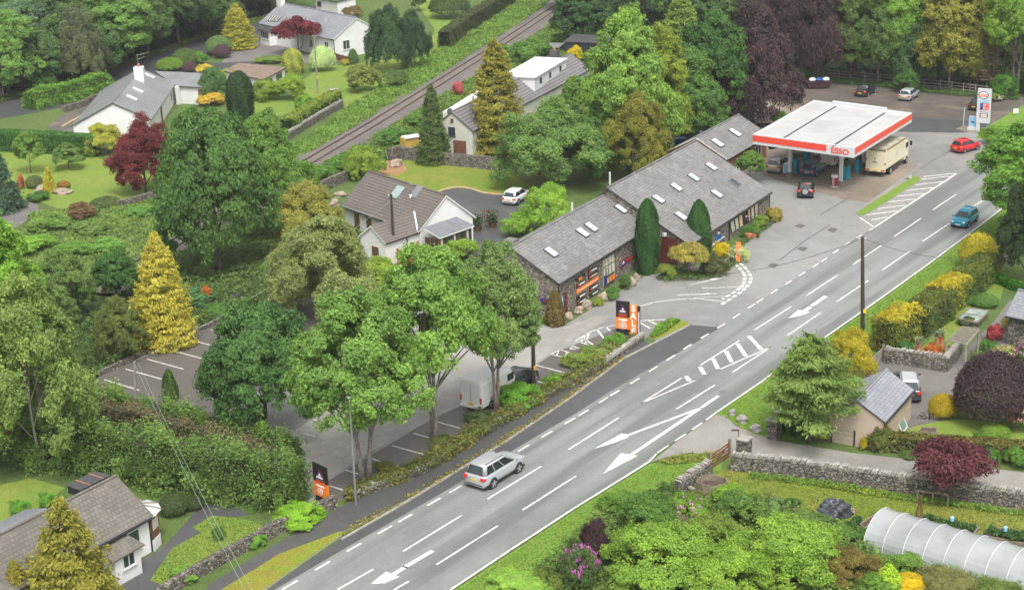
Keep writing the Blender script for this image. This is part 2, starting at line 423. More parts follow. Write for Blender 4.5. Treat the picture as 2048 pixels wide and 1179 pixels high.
def leaf_mesh(name, rng, p, n, size, lv, elong=1.7, along=None, mat=None):
    """one diamond face per leaf spray; lv = colour variation of the leaf"""
    N = len(p); n = unit(n)
    t = rng.normal(size=(N, 3)) if along is None else along + 0.35 * rng.normal(size=(N, 3))
    t = unit(t - n * (t * n).sum(1, keepdims=True)); b = np.cross(n, t)
    s = np.asarray(size).reshape(-1, 1) * rng.uniform(0.7, 1.35, (N, 1))
    L, Wd = t * s * elong * 0.5, b * s * 0.5
    v = np.empty((N, 4, 3)); v[:, 0] = p - L; v[:, 1] = p + Wd - L * 0.1; v[:, 2] = p + L; v[:, 3] = p - Wd - L * 0.1
    v[:, 1] += n * s * 0.12; v[:, 3] += n * s * 0.12
    me = bpy.data.meshes.new(name)
    me.vertices.add(N * 4); me.vertices.foreach_set('co', v.reshape(-1))
    me.loops.add(N * 4); me.loops.foreach_set('vertex_index', np.arange(N * 4, dtype=np.int32))
    me.polygons.add(N); me.polygons.foreach_set('loop_start', np.arange(0, N * 4, 4, dtype=np.int32))
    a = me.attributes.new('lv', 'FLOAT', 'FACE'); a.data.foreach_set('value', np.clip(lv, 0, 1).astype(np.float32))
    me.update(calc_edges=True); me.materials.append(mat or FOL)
    return me

def m_broad(seed, N=9000, hr=2.2, z0=0.25, lobes=26, lr=0.34, sub=12, leaf=0.085, droop=0.0, open_=0.0, flat=0.65, top=1.0, up=0.4):
    rng = np.random.default_rng(seed)
    a = (1 - z0) * hr / 2; c = np.array([0, 0, z0 * hr + a])
    d = rdir(rng, lobes); d[:, 2] = np.where(d[:, 2] < -0.8, -d[:, 2], d[:, 2]); d = unit(d)
    rad = np.array([1 - lr * 0.75, 1 - lr * 0.75, max(a - lr * 0.75, 0.2)])
    d[:, :2] *= 1 + 0.55 * np.clip(-d[:, 2:3], 0, 1)
    taper = 1 - 0.35 * np.clip(d[:, 2:3], 0, 1) * (2 - top)
    lc = c + d * rad * rng.uniform(0.5 + 0.2 * open_, 1.0, (lobes, 1)) * np.hstack([taper, taper, np.ones_like(taper)])
    lR = lr * rng.uniform(0.7, 1.2, (lobes, 1)); lrand = rng.uniform(0, 1, lobes)
    M = lobes * sub; li = np.repeat(np.arange(lobes), sub)
    sdir = unit(rng.normal(size=(M, 3)) + 0.9 * unit(lc[li] - c + np.array([0, 0, 0.2])) + np.array([0, 0, up]))
    sc = lc[li] + sdir * lR[li] * rng.uniform(0.65, 1.05, (M, 1)); srand = rng.uniform(0, 1, M)
    sc[:, 2] -= droop * rng.uniform(0, 1, M) * np.linalg.norm(sc[:, :2], axis=1)
    sr = lR[li] * 0.42
    k = rng.integers(0, M, N)
    off = rdir(rng, N) * rng.uniform(0, 1, (N, 1)) ** 0.45 * sr[k] * np.array([1.15, 1.15, flat])
    p = sc[k] + off
    n = 0.55 * unit(p - c) + 0.5 * unit(off) + np.array([0, 0, 0.45]) + 0.55 * rng.normal(size=(N, 3))
    lv = 0.38 * lrand[li[k]] + 0.34 * srand[k] + 0.28 * rng.uniform(0, 1, N)
    along = None
    if droop > 0.25: along = np.tile(np.array([0, 0, -1.0]), (N, 1)) + 0.6 * unit(p - c)
    return leaf_mesh('crown', rng, p, n, leaf * rng.uniform(0.6, 1.3, N), lv, 1.7, along), hr, lc

def m_conifer(seed, N=9000, hr=2.6, z0=0.04, leaf=0.075, power=0.8, spray=650, ragged=0.25, tipup=0.3, droop=0.25, thick=0.12, core=0.45):
    rng = np.random.default_rng(seed)
    S = spray
    t = 1 - np.sqrt(rng.uniform(0.0, 1, S)) * 0.985
    t = np.where(rng.uniform(0, 1, S) < 0.12, rng.uniform(0.6, 1.0, S), t)
    th = rng.uniform(0, 2 * PI, S); ph = rng.uniform(0, 2 * PI, 3)
    R = (1 - t) ** power * (1 + ragged * (0.5 * np.sin(3 * th + ph[0] + 7 * t) + 0.5 * np.sin(5 * th + ph[1] - 11 * t)) * 0.6 + ragged * rng.normal(size=S) * 0.45)
    R = np.clip(R, 0.03, 1.1); srand = rng.uniform(0, 1, S)
    k = rng.integers(0, S, N)
    u = rng.uniform(core, 1, N) ** 0.7
    out = np.stack([np.cos(th), np.sin(th), np.zeros(S)], 1)
    z = z0 * hr + t * (1 - z0) * hr
    w = thick * (0.5 + 0.8 * R[k])
    p = out[k] * (R[k] * u)[:, None]
    side = np.stack([-out[k][:, 1], out[k][:, 0], np.zeros(N)], 1)
    p += side * (rng.normal(size=N) * w * (0.4 + 0.6 * u))[:, None]
    p[:, 2] = z[k] - droop * R[k] * u + tipup * R[k] * np.clip(u - 0.7, 0, 1) * 1.4 + rng.normal(size=N) * 0.03
    n = 0.5 * out[k] + np.array([0, 0, 0.8]) + 0.5 * rng.normal(size=(N, 3))
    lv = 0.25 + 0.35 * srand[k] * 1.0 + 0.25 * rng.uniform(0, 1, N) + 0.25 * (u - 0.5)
    return leaf_mesh('crown', rng, p, n, leaf * rng.uniform(0.6, 1.3, N), lv, 2.0, out[k] + np.array([0, 0, -0.2])), hr, None

def m_column(seed, N=6500, hr=4.0, leaf=0.085, shoulder=0.55, rough=0.1, upr=True, power=2.2):
    rng = np.random.default_rng(seed)
    t = rng.uniform(0, 1, N); th = rng.uniform(0, 2 * PI, N); ph = rng.uniform(0, 2 * PI, 5)
    prof = np.where(t < shoulder, 0.78 + 0.22 * np.sin(PI / 2 * t / shoulder), np.clip(1 - ((t - shoulder) / (1 - shoulder)) ** power, 0, 1) ** 0.5)
    R = prof * (1 + rough * (np.sin(4 * th + ph[0] + 2 * t) * 0.6 + np.sin(7 * th + ph[1] + 5 * t) * 0.6 + np.sin(9 * t + 3 * th + ph[2]) * 0.4 + 0.5 * rng.normal(size=N) * 0.7))
    R *= np.sqrt(rng.uniform(0.72, 1, N))
    p = np.stack([R * np.cos(th), R * np.sin(th), t * hr], 1)
    out = np.stack([np.cos(th), np.sin(th), 0.25 + 0 * th], 1)
    n = out + 0.5 * rng.normal(size=(N, 3))
    lv = 0.45 + 0.2 * np.sin(6 * th + ph[3] + 4 * t) + 0.15 * np.sin(11 * t + ph[4] + 2 * th) + 0.25 * rng.normal(size=N)
    al = np.tile(np.array([0, 0, 1.0]), (N, 1)) if upr else None
    return leaf_mesh('crown', rng, p, n, leaf * rng.uniform(0.6, 1.3, N), lv, 2.0, al), hr, None

def m_dome(seed, N=5200, hr=1.0, leaf=0.06, rough=0.07, base=0.0, lumps=18):
    rng = np.random.default_rng(seed)
    d = rdir(rng, N); d[:, 2] = np.abs(d[:, 2]) * 1.0 - 0.25 * (rng.uniform(0, 1, N) < 0.3)
    d = unit(d)
    lum = rdir(rng, lumps); lum[:, 2] = np.abs(lum[:, 2])
    dots = (d @ lum.T).max(1); bumpv = (dots - 0.75) * rough * 3
    r = (1 + bumpv + rough * 0.6 * rng.normal(size=N)) * np.sqrt(rng.uniform(0.75, 1, N))
    p = d * r[:, None] * np.array([1, 1, hr * 0.62]); p[:, 2] += hr * 0.38
    p[:, 2] = np.maximum(p[:, 2], 0.01)
    n = d + 0.55 * rng.normal(size=(N, 3)) + np.array([0, 0, 0.25])
    w = (d @ lum.T).argmax(1); lr_ = rng.uniform(0, 1, lumps)
    lv = 0.3 * lr_[w] + 0.45 * rng.uniform(0, 1, N) + 0.15 + 0.6 * (dots - 0.85)
    return leaf_mesh('crown', rng, p, n, leaf * rng.uniform(0.6, 1.4, N), lv, 1.8), hr, None

def m_layered(seed, N=6500, hr=1.25, leaf=0.065, z0=0.22, plates=26, drop=0.35):
    """spreading maple: overlapping drooping plates"""
    rng = np.random.default_rng(seed)
    th = rng.uniform(0, 2 * PI, plates); rr = np.sqrt(rng.uniform(0, 1, plates)) * 0.72
    c = np.stack([rr * np.cos(th), rr * np.sin(th), hr * (z0 + (1 - z0) * np.sqrt(np.clip(1 - rr ** 2, 0, 1)) * rng.uniform(0.62, 0.95, plates))], 1)
    pr = rng.uniform(0.22, 0.42, plates); prand = rng.uniform(0, 1, plates)
    k = rng.integers(0, plates, N)
    a = rng.uniform(0, 2 * PI, N); q = np.sqrt(rng.uniform(0, 1, N))
    p = c[k] + np.stack([np.cos(a) * q * pr[k], np.sin(a) * q * pr[k], -drop * pr[k] * q ** 2 + 0.03 * rng.normal(size=N)], 1)
    out = np.stack([np.cos(a), np.sin(a), -0.5 + 0 * a], 1)
    n = np.array([0, 0, 1.0]) + 0.45 * out * q[:, None] + 0.5 * rng.normal(size=(N, 3))
    lv = 0.45 * prand[k] + 0.3 * rng.uniform(0, 1, N) + 0.2 * (1 - q)
    return leaf_mesh('crown', rng, p, n, leaf * rng.uniform(0.6, 1.3, N), lv, 1.9, out), hr, None

def m_whorl(seed, N=8000, hr=1.6, leaf=0.06, z0=0.12, branches=70, hang=0.18, sparse=1.0, bend=0.25):
    """open conifer with visible branch whorls and hanging sprays"""
    rng = np.random.default_rng(seed)
    B = branches; t = np.sort(rng.uniform(0, 1, B)); th = np.arange(B) * 2.399 + rng.normal(size=B) * 0.3
    L = (0.2 + 0.8 * np.sin(PI * np.clip(1.06 - t, 0, 1) ** 0.85 * 0.62)) * rng.uniform(0.7, 1.08, B)
    L *= np.clip((1.03 - t) * 3.2, 0.1, 1)
    k = rng.integers(0, B, N); u = rng.uniform(0.12, 1, N) ** 0.75
    out = np.stack([np.cos(th), np.sin(th), np.zeros(B)], 1)[k]; side = np.stack([-out[:, 1], out[:, 0], np.zeros(N)], 1)
    wd = (0.05 + 0.16 * (1 - np.abs(2 * u - 1.1) ** 2)) * rng.normal(size=N) * 0.8
    p = out * (L[k] * u)[:, None] + side * wd[:, None]
    p[:, 2] = hr * (z0 + (1 - z0) * t[k]) - bend * L[k] * u + bend * 0.9 * L[k] * np.clip(u - 0.65, 0, 1) * 1.5 - hang * rng.uniform(0, 1, N) ** 2 * (0.4 + np.abs(wd) * 2)
    n = np.array([0, 0, 0.9]) + 0.4 * out + 0.55 * rng.normal(size=(N, 3))
    br = rng.uniform(0, 1, B)
    lv = 0.3 * br[k] + 0.35 * rng.uniform(0, 1, N) + 0.3 * u
    me = leaf_mesh('crown', rng, p, n, leaf * rng.uniform(0.6, 1.3, N), lv, 2.6, out + side * np.sign(wd)[:, None] * 0.8 + np.array([0, 0, -0.3]))
    bs = [(float(hr * (z0 + (1 - z0) * t[i])), float(th[i]), float(L[i])) for i in range(B)]
    return me, hr, bs

def m_bush(seed, N=3200, hr=1.1, leaf=0.1, lobes=14, lr=0.42, sub=9):
    me, h, lc = m_broad(seed, N, hr, 0.0, lobes, lr, sub, leaf)
    # pull the underside to the ground
    co = np.empty(len(me.vertices) * 3); me.vertices.foreach_get('co', co); co = co.reshape(-1, 3)
    co[:, 2] = np.where(co[:, 2] < 0, np.abs(co[:, 2]) * 0.5, co[:, 2]); me.vertices.foreach_set('co', co.reshape(-1))
    return me, h, None

def m_blossom(seed, clusters=70, hr=1.1, per=9, size=0.07, spread=0.07):
    rng = np.random.default_rng(seed)
    d = rdir(rng, clusters); d[:, 2] = np.abs(d[:, 2])
    c = d * np.array([0.92, 0.92, hr * 0.55]) * rng.uniform(0.85, 1.03, (clusters, 1)) + np.array([0, 0, hr * 0.45])
    k = np.repeat(np.arange(clusters), per); off = rdir(rng, clusters * per) * spread
    p = c[k] + off; n = unit(off) + d[k]
    lv = 0.35 + 0.5 * rng.uniform(0, 1, clusters)[k] * 0.6 + 0.3 * rng.uniform(0, 1, len(k))
    return leaf_mesh('blossom', rng, p, n, size * rng.uniform(0.7, 1.2, len(k)), lv, 1.1)

def m_trunk(seed, hr, z0, r=0.045, stems=1, limbs=None, lean=0.06, topf=0.75, c0=(0, 0), forks=7):
    rnd = random.Random(seed); mb = MB()
    for s in range(stems):
        a = 2 * PI * s / max(stems, 1) + rnd.random(); sp = 0.10 if stems > 1 else 0.0
        pts = []; x, y = c0[0] + sp * math.cos(a) * 0.4, c0[1] + sp * math.sin(a) * 0.4
        n = 7
        for i in range(n):
            f = i / (n - 1)
            pts.append(Vector((x + lean * rnd.uniform(-1, 1) * f + sp * 2.2 * f * math.cos(a), y + lean * rnd.uniform(-1, 1) * f + sp * 2.2 * f * math.sin(a), hr * topf * f - 0.03)))
        rs = [r * (1.45 if i == 0 else 1 - 0.75 * i / (n - 1)) for i in range(n)]
        mb.tube(pts, rs, 7)
        tg = limbs if limbs is not None else []
        idx = list(range(len(tg))); rnd.shuffle(idx)
        for j in idx[:forks]:
            q = Vector(tg[j]); i = min(n - 2, max(1, int((q.z * 0.62 / (hr * topf)) * (n - 1))))
            st = pts[i]; mid = st.lerp(q, 0.5) + Vector((0, 0, 0.05))
            mb.tube([st, mid, q.lerp(st, 0.1)], [rs[i] * 0.6, rs[i] * 0.4, rs[i] * 0.15], 5, caps=False)
    return mb

def raw_mesh(mb, name, mat):
    me = bpy.data.meshes.new(name); me.from_pydata([tuple(p) for p in mb.v], [], mb.f); me.materials.append(mat)
    me.polygons.foreach_set('use_smooth', [True] * len(me.polygons)); return me

PROTO = {}
def proto(kind, variants):
    PROTO[kind] = variants   # list of (crown mesh, hr, trunk mesh or None)

def mk(kind, crowns, trunk=None, mat=None, **tk):
    out = []
    for i, (me, hr, lc) in enumerate(crowns):
        tm = None
        if trunk is not None:
            z0, r, stems, topf = trunk
            lim = [tuple(q) for q in lc] if lc is not None and not isinstance(lc[0], tuple) else None
            tb = m_trunk(31 + i * 7, hr, z0, r, stems, lim, topf=topf, **tk)
            if lc is not None and isinstance(lc[0], tuple):
                for z, th, L in lc:
                    tb.tube([(0, 0, z), (L * 0.5 * math.cos(th), L * 0.5 * math.sin(th), z - 0.12 * L), (L * 0.92 * math.cos(th), L * 0.92 * math.sin(th), z - 0.17 * L)], [0.012, 0.008, 0.003], 4, caps=False)
            tm = raw_mesh(tb, 'trunk', mat or M_BARK)
        out.append((me, hr, tm))
    proto(kind, out)

mk('oak', [m_broad(11, 90720, 1.9, 0.06, 60, 0.25, 15, 0.0267), m_broad(12, 90720, 2.1, 0.06, 64, 0.24, 15, 0.0261), m_broad(13, 86400, 1.7, 0.04, 56, 0.26, 15, 0.0274)], (0.12, 0.045, 1, 0.7))
mk('ash', [m_broad(23, 81000, 2.6, 0.32, 66, 0.25, 13, 0.0277, 0.06, 0.4, 0.8), m_broad(21, 90720, 2.7, 0.25, 74, 0.24, 13, 0.0274, 0.06, 0.4, 0.8), m_broad(22, 90720, 2.5, 0.18, 70, 0.25, 13, 0.0274, 0.06, 0.4, 0.8)], (0.16, 0.042, 2, 0.72), M_BARKP, forks=12)
mk('airy', [m_broad(31, 77760, 1.9, 0.04, 66, 0.22, 14, 0.0223, 0.2, 0.2, 1.0), m_broad(32, 77760, 2.2, 0.04, 66, 0.22, 14, 0.0218, 0.2, 0.2, 1.0)], (0.06, 0.025, 2, 0.75), M_BARKP)
mk('willow', [m_broad(36, 95040, 1.7, 0.03, 62, 0.25, 15, 0.0223, 0.12, 0.0, 0.9), m_broad(37, 95040, 2.0, 0.03, 66, 0.24, 15, 0.0223, 0.12, 0.0, 0.9)], (0.05, 0.04, 1, 0.65))
mk('beech', [m_broad(41, 90720, 2.1, 0.03, 60, 0.26, 15, 0.0249, 0.3, 0.0, 1.2), m_broad(42, 90720, 2.3, 0.04, 60, 0.26, 15, 0.0249, 0.3, 0.0, 1.2)], (0.08, 0.045, 1, 0.65))
mk('tallwood', [m_broad(45, 77760, 3.0, 0.07, 76, 0.26, 13, 0.0311, 0.1, 0.2, 0.9), m_broad(46, 77760, 3.3, 0.1, 78, 0.26, 13, 0.0311, 0.1, 0.2, 0.9), m_broad(47, 77760, 2.6, 0.04, 70, 0.26, 13, 0.0311, 0.05, 0.2, 0.8)], (0.12, 0.035, 1, 0.8), M_BARKP)
mk('goldcone', [m_conifer(51, 30000, 2.7, 0.02, 0.038, 0.6, 800, 0.28, 0.35, 0.15, 0.075), m_conifer(52, 32000, 3.4, 0.03, 0.04, 0.55, 620, 0.42, 0.35, 0.25, 0.1)], (0.05, 0.05, 1, 0.9))
mk('darkcone', [m_conifer(53, 22000, 3.0, 0.06, 0.045, 0.6, 600, 0.3, 0.2, 0.25, 0.12), m_conifer(54, 22000, 2.4, 0.02, 0.045, 0.7, 600, 0.2, 0.3, 0.3, 0.13)], (0.05, 0.05, 1, 0.9))
mk('bluespruce', [m_conifer(55, 18000, 2.2, 0.02, 0.045, 0.85, 420, 0.2, 0.1, 0.15, 0.13)], (0.05, 0.05, 1, 0.9))
mk('smallcone', [m_conifer(56, 6000, 2.6, 0.0, 0.08, 0.75, 500, 0.12, 0.5, 0.1, 0.1)])
mk('ragged', [m_conifer(61, 36000, 2.1, 0.03, 0.036, 0.72, 340, 0.42, 0.25, 0.22, 0.13, 0.3)], (0.04, 0.05, 1, 0.9), M_BARK)
mk('column', [m_column(71, 20000, leaf=0.07, rough=.13), m_column(72, 20000, leaf=0.07, rough=.12, shoulder=.3, power=1.45)])
mk('roundcol', [m_column(73, 9000, 2.2, 0.065, 0.45, 0.09, True, 2.0)])
mk('spire', [m_column(74, 5000, 3.2, 0.09, 0.25, 0.12, True, 1.3)])
mk('dome', [m_dome(81, 10000, leaf=0.042), m_dome(82, 10000, leaf=0.042, rough=0.1)])
mk('bigdome', [m_dome(83, 26000, 1.75, 0.03, 0.05, lumps=60)])
mk('maple', [m_layered(86, 16000, leaf=0.042, plates=44), m_layered(87, 16000, 1.45, leaf=0.042, plates=44)], (0.2, 0.025, 3, 0.62), M_BARK)
mk('larch', [m_whorl(91, 30000, 1.8, 0.028, 0.3, 58, 0.12, bend=0.14)], (0.3, 0.03, 1, 0.97), M_BARK)
mk('deadcone', [m_whorl(92, 5200, 3.2, 0.04, 0.25, 80, 0.1)], (0.2, 0.035, 1, 0.98), M_BARKP)
mk('bush', [m_bush(101, 18900, 1.1, 0.0371, 24, 0.36, 11), m_bush(102, 18900, 0.9, 0.0371, 24, 0.36, 11), m_bush(103, 20160, 1.3, 0.0371, 26, 0.34, 11), m_bush(104, 18060, 1.05, 0.0320, 26, 0.34, 11)])
mk('sapling', [m_broad(111, 22950, 2.3, 0.25, 30, 0.28, 11, 0.0378, 0.0, 0.6), m_broad(112, 22950, 2.0, 0.12, 32, 0.27, 11, 0.0378, 0.0, 0.6)], (0.25, 0.03, 1, 0.8))
mk('feather', [m_broad(121, 56160, 1.25, 0.0, 54, 0.25, 13, 0.0236, 0.15, 0.2, 0.8, 1.0, 0.9)])
BLOOM = [m_blossom(131), m_blossom(132, 45), m_blossom(133, 110, per=8)]
LOW = {'bush', 'dome', 'bigdome', 'feather', 'roundcol', 'smallcone'}

def plant(kind, bx, by, ty, wpx, col, label, cat='tree', name=None, group=None, variant=None, bloom=None, bn=0, rnd=random.Random(5)):
    """a plant whose foot shows at (bx, by), whose top shows at row ty and whose crown is wpx wide"""
    w0 = P(bx, by); s = proj(w0)[2]
    ca = math.cos(math.atan2(CAMH, w0.y)); sa = math.sin(math.atan2(CAMH, w0.y))
    R = wpx / 2 / s
    fy = by - (wpx * 0.5 * sa * 0.75 if kind in LOW else 0)
    w = P(bx, fy); s = proj(w)[2]
    H = (fy - ty) / (s * ca) - 0.18 * R * sa
    H = max(H, 0.35 * R)
    vs = PROTO[kind]; i = rnd.randrange(len(vs)) if variant is None else variant
    me, hr, tm = vs[i]
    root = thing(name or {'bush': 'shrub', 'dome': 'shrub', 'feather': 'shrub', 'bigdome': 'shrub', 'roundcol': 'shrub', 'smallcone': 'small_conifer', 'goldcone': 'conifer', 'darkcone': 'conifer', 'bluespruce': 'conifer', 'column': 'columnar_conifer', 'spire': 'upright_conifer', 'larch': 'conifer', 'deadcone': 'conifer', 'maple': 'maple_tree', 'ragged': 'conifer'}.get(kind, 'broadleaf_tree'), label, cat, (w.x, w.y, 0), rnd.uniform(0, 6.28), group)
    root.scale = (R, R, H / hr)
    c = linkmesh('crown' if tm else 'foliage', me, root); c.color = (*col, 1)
    if tm: linkmesh('trunk', tm, root)
    if bloom is not None:
        b = linkmesh('blossom', BLOOM[bn], root); b.color = (*bloom, 1); b.scale = (1, 1, hr / 1.1)
    return root

def pip(px, py, poly):
    inside = np.zeros(len(px), bool); n = len(poly)
    for i in range(n):
        x1, y1 = poly[i][0], poly[i][1]; x2, y2 = poly[(i + 1) % n][0], poly[(i + 1) % n][1]
        c = ((y1 > py) != (y2 > py)) & (px < (x2 - x1) * (py - y1) / (y2 - y1 + 1e-12) + x1)
        inside ^= c
    return inside

def mound(x, y, sc, seed):
    r = np.random.default_rng(seed); h = 0
    for i in range(6):
        a = r.uniform(0, 2 * PI); f = sc * r.uniform(0.6, 2.2); h = h + np.sin(f * (x * math.cos(a) + y * math.sin(a)) + r.uniform(0, 6.28)) / 3.2
    return np.clip(0.5 + 0.5 * h, 0, 1)

def carpet(name, label, cat, pxpoly, h, dens, leaf, col, seed=1, sc=0.9, hmin=0.05, kind='stuff', upright=0.0, z=0.0):
    """ground cover: leaf sprays over the uneven top of a low growth"""
    poly = [P(*q) for q in pxpoly]
    xs = [p.x for p in poly]; ys = [p.y for p in poly]
    area = (max(xs) - min(xs)) * (max(ys) - min(ys))
    rng = np.random.default_rng(seed); N = int(min(area * dens, 260000))
    x = rng.uniform(min(xs), max(xs), N); y = rng.uniform(min(ys), max(ys), N)
    k = pip(x, y, poly); x, y = x[k], y[k]; N = len(x)
    m = mound(x, y, sc, seed); m2 = mound(x, y, sc * 3.1, seed + 9)
    top = hmin + h * (0.25 + 0.75 * m) * (0.7 + 0.3 * m2)
    u = rng.uniform(0, 1, N) ** 0.4
    p = np.stack([x, y, z + top * u], 1)
    n = np.array([0, 0, 1.0 - 0.6 * upright]) + 0.6 * rng.normal(size=(N, 3))
    lv = 0.35 * m2 + 0.25 * m + 0.4 * rng.uniform(0, 1, N)
    al = np.tile(np.array([0.15, 0.1, 1.0]), (N, 1)) if upright > 0.3 else None
    o = linkmesh(name, leaf_mesh(name, rng, p, n, leaf * rng.uniform(0.6, 1.4, N), lv, 2.4 if upright > 0.3 else 1.7, al))
    o.color = (*col, 1)
    return tag(o, label, cat, kind=kind)

def hedge(label, pxpath, h, w, col, topcol=None, leaf=0.12, bump_=0.14, dens=150, cat='hedge', group=None, name='hedge', round_=0.0, seed=3, world=False, toph=0.7):
    col = tuple(min(.75, x * 1.35) for x in col); pts = [Vector(q) if world else P(*q) for q in pxpath]
    rng = np.random.default_rng(seed + int(abs(pxpath[0][0])))
    root = thing(name, label, cat, tuple(pts[0]), 0, group)
    seg = [(pts[i + 1] - pts[i]).length for i in range(len(pts) - 1)]; L = sum(seg)
    N = int(dens * (L * (2 * h + w) + 2 * w * h))
    s = rng.uniform(-0.02 * L - w * 0.25, L + w * 0.25, N)
    cum = np.cumsum([0] + seg); i = np.clip(np.searchsorted(cum, s, side='right') - 1, 0, len(seg) - 1)
    A = np.array([list(p) for p in pts]); d = np.array([list((pts[j + 1] - pts[j]).normalized()) for j in range(len(seg))])
    base = A[i] + d[i] * (s - cum[i])[:, None]; nrm = np.stack([-d[i][:, 1], d[i][:, 0], np.zeros(N)], 1)
    q = rng.uniform(0, 2 * h + w, N)
    off = np.where(q < h, -w / 2, np.where(q < h + w, q - h - w / 2, w / 2)); z = np.where(q < h, q, np.where(q < h + w, h, q - h - w))
    end = rng.uniform(0, 1, N) < (2 * w * h) / (L * (2 * h + w) + 2 * w * h)
    off = np.where(end, rng.uniform(-w / 2, w / 2, N), off); z = np.where(end, rng.uniform(0, h, N), z)
    send = rng.uniform(0, 1, N) < 0.5
    base = np.where(end[:, None], np.where(send[:, None], A[0] - d[0] * w * 0.3, A[-1] + d[-1] * w * 0.3), base)
    if round_: off *= 1 - round_ * (z / h) ** 3
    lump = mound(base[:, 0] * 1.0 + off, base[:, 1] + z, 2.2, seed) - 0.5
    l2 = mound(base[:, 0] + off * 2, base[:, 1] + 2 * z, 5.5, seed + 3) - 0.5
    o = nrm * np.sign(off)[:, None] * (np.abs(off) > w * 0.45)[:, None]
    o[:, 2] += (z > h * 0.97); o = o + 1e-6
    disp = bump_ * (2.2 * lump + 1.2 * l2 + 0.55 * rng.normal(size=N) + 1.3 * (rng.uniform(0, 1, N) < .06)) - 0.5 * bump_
    p = base + nrm * off[:, None]; p[:, 2] = z
    p = p + unit(o) * disp[:, None]; p[:, 2] = np.maximum(p[:, 2], 0.03)
    n = unit(o) + 0.5 * rng.normal(size=(N, 3)) + np.array([0, 0, 0.15])
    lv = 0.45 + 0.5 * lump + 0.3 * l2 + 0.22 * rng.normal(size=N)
    p = p - np.array(list(pts[0])); 
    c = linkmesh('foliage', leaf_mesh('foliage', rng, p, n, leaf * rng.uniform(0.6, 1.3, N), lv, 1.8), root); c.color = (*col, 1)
    mb = MB()
    for j in range(len(seg)):
        mb.beam(pts[j] + Vector((0, 0, h * 0.46)), pts[j + 1] + Vector((0, 0, h * 0.46)), max(0.1, w - 2.4 * bump_ - 0.1) * (1 - 0.5 * round_), h * 0.86)
    mb.build('stems', M_CORE, root)  # solid dark box added inside the leaf shell to block light
    if topcol:
        M = int(L * w * 330)
        s = rng.uniform(-w * 0.2, L + w * 0.2, M); i = np.clip(np.searchsorted(cum, s, side='right') - 1, 0, len(seg) - 1)
        base = A[i] + d[i] * (s - cum[i])[:, None]; nrm = np.stack([-d[i][:, 1], d[i][:, 0], np.zeros(M)], 1)
        off = rng.normal(size=M) * w * 0.31
        hh = toph * (0.35 + 0.65 * mound(base[:, 0] + off, base[:, 1] - off, 2.6, seed + 5)) * np.clip(1.15 - (np.abs(off) / (w * 0.75)) ** 2, 0.05, 1)
        p = base + nrm * off[:, None]; p[:, 2] = h - 0.12 - 0.55 * np.clip(np.abs(off) - w / 2, 0, 2) + hh * rng.uniform(0, 1, M) ** 0.5
        n = nrm * np.sign(off)[:, None] * 0.5 + np.array([0, 0, 0.8]) + 0.6 * rng.normal(size=(M, 3))
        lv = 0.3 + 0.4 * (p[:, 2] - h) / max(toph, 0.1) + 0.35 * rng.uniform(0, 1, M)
        p = p - np.array(list(pts[0]))
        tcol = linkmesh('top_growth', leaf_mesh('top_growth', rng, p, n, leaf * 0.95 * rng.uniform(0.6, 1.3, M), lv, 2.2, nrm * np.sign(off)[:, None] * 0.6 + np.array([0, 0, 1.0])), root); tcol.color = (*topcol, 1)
    return root
# ------------------------------------------------------------------ ground sheets
def structure(o): o['kind'] = 'structure'; return o
def sheet(name, px, z, mat, skirt=None):
    mb = MB(); pts = [P(*q) for q in px]
    ar = sum(pts[i].x * pts[(i + 1) % len(pts)].y - pts[(i + 1) % len(pts)].x * pts[i].y for i in range(len(pts)))
    if ar < 0: pts.reverse()
    mb.poly([(p.x, p.y, z) for p in pts])
    return structure(mb.build(name, mat))
def slab(name, px, z, mat, mat2=None, parent=None):
    mb = MB(); mb.prism([P(*q) for q in px], -0.05, z, 1 if mat2 else 0, 0)
    o = mb.build(name, [mat, mat2] if mat2 else mat)
    return structure(o)

g = MB(); g.poly([(-1500, -300, 0), (1500, -300, 0), (1500, 2500, 0), (-1500, 2500, 0)])
structure(g.build('ground', M_GROUND))
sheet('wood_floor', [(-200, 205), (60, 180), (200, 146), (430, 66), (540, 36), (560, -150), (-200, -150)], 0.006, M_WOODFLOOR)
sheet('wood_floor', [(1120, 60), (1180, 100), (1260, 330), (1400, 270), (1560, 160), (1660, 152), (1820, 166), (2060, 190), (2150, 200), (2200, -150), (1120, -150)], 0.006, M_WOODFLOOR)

EDGE_L = [(498, 1218), (564, 1179), (700, 1099), (797, 1044), (899, 985.6), (1035.8, 903), (1097, 866.6), (1157, 832), (1220, 792), (1275, 759), (1376, 693), (1447.7, 648.6), (1512.6, 606), (1579, 564), (1642.5, 524), (1697, 486), (1748.7, 455.5), (1830, 401), (1904, 352), (1945, 323), (2000, 286), (2060, 244), (2160, 176)]
EDGE_R = [(700, 1310), (900, 1180), (1020, 1100), (1148, 1016.5), (1297.6, 924), (1315, 905.6), (1412, 840.4), (1429.7, 827), (1526.5, 761), (1557, 737), (1647.5, 676.5), (1760, 598), (1860, 526), (1946.8, 461.5), (2020, 405), (2100, 345), (2220, 255)]
sheet('yard', [(610, 1008), (720, 995), (853, 942), (942, 884), (1078, 805), (1208, 733), (1283, 680), (1300, 672), (1379, 650), (1447, 655), (1520, 615), (1660, 530), (1760, 460), (1920, 350), (1965, 322), (1990, 300), (2010, 270), (2050, 215), (2045, 194), (1820, 170), (1640, 158), (1560, 165), (1480, 232), (1380, 300), (1400, 340), (1540, 420), (1450, 520), (1290, 552), (1130, 650), (1060, 650), (900, 600), (760, 570), (640, 570), (430, 650), (200, 752), (150, 800), (540, 920)], 0.02, M_YARD)
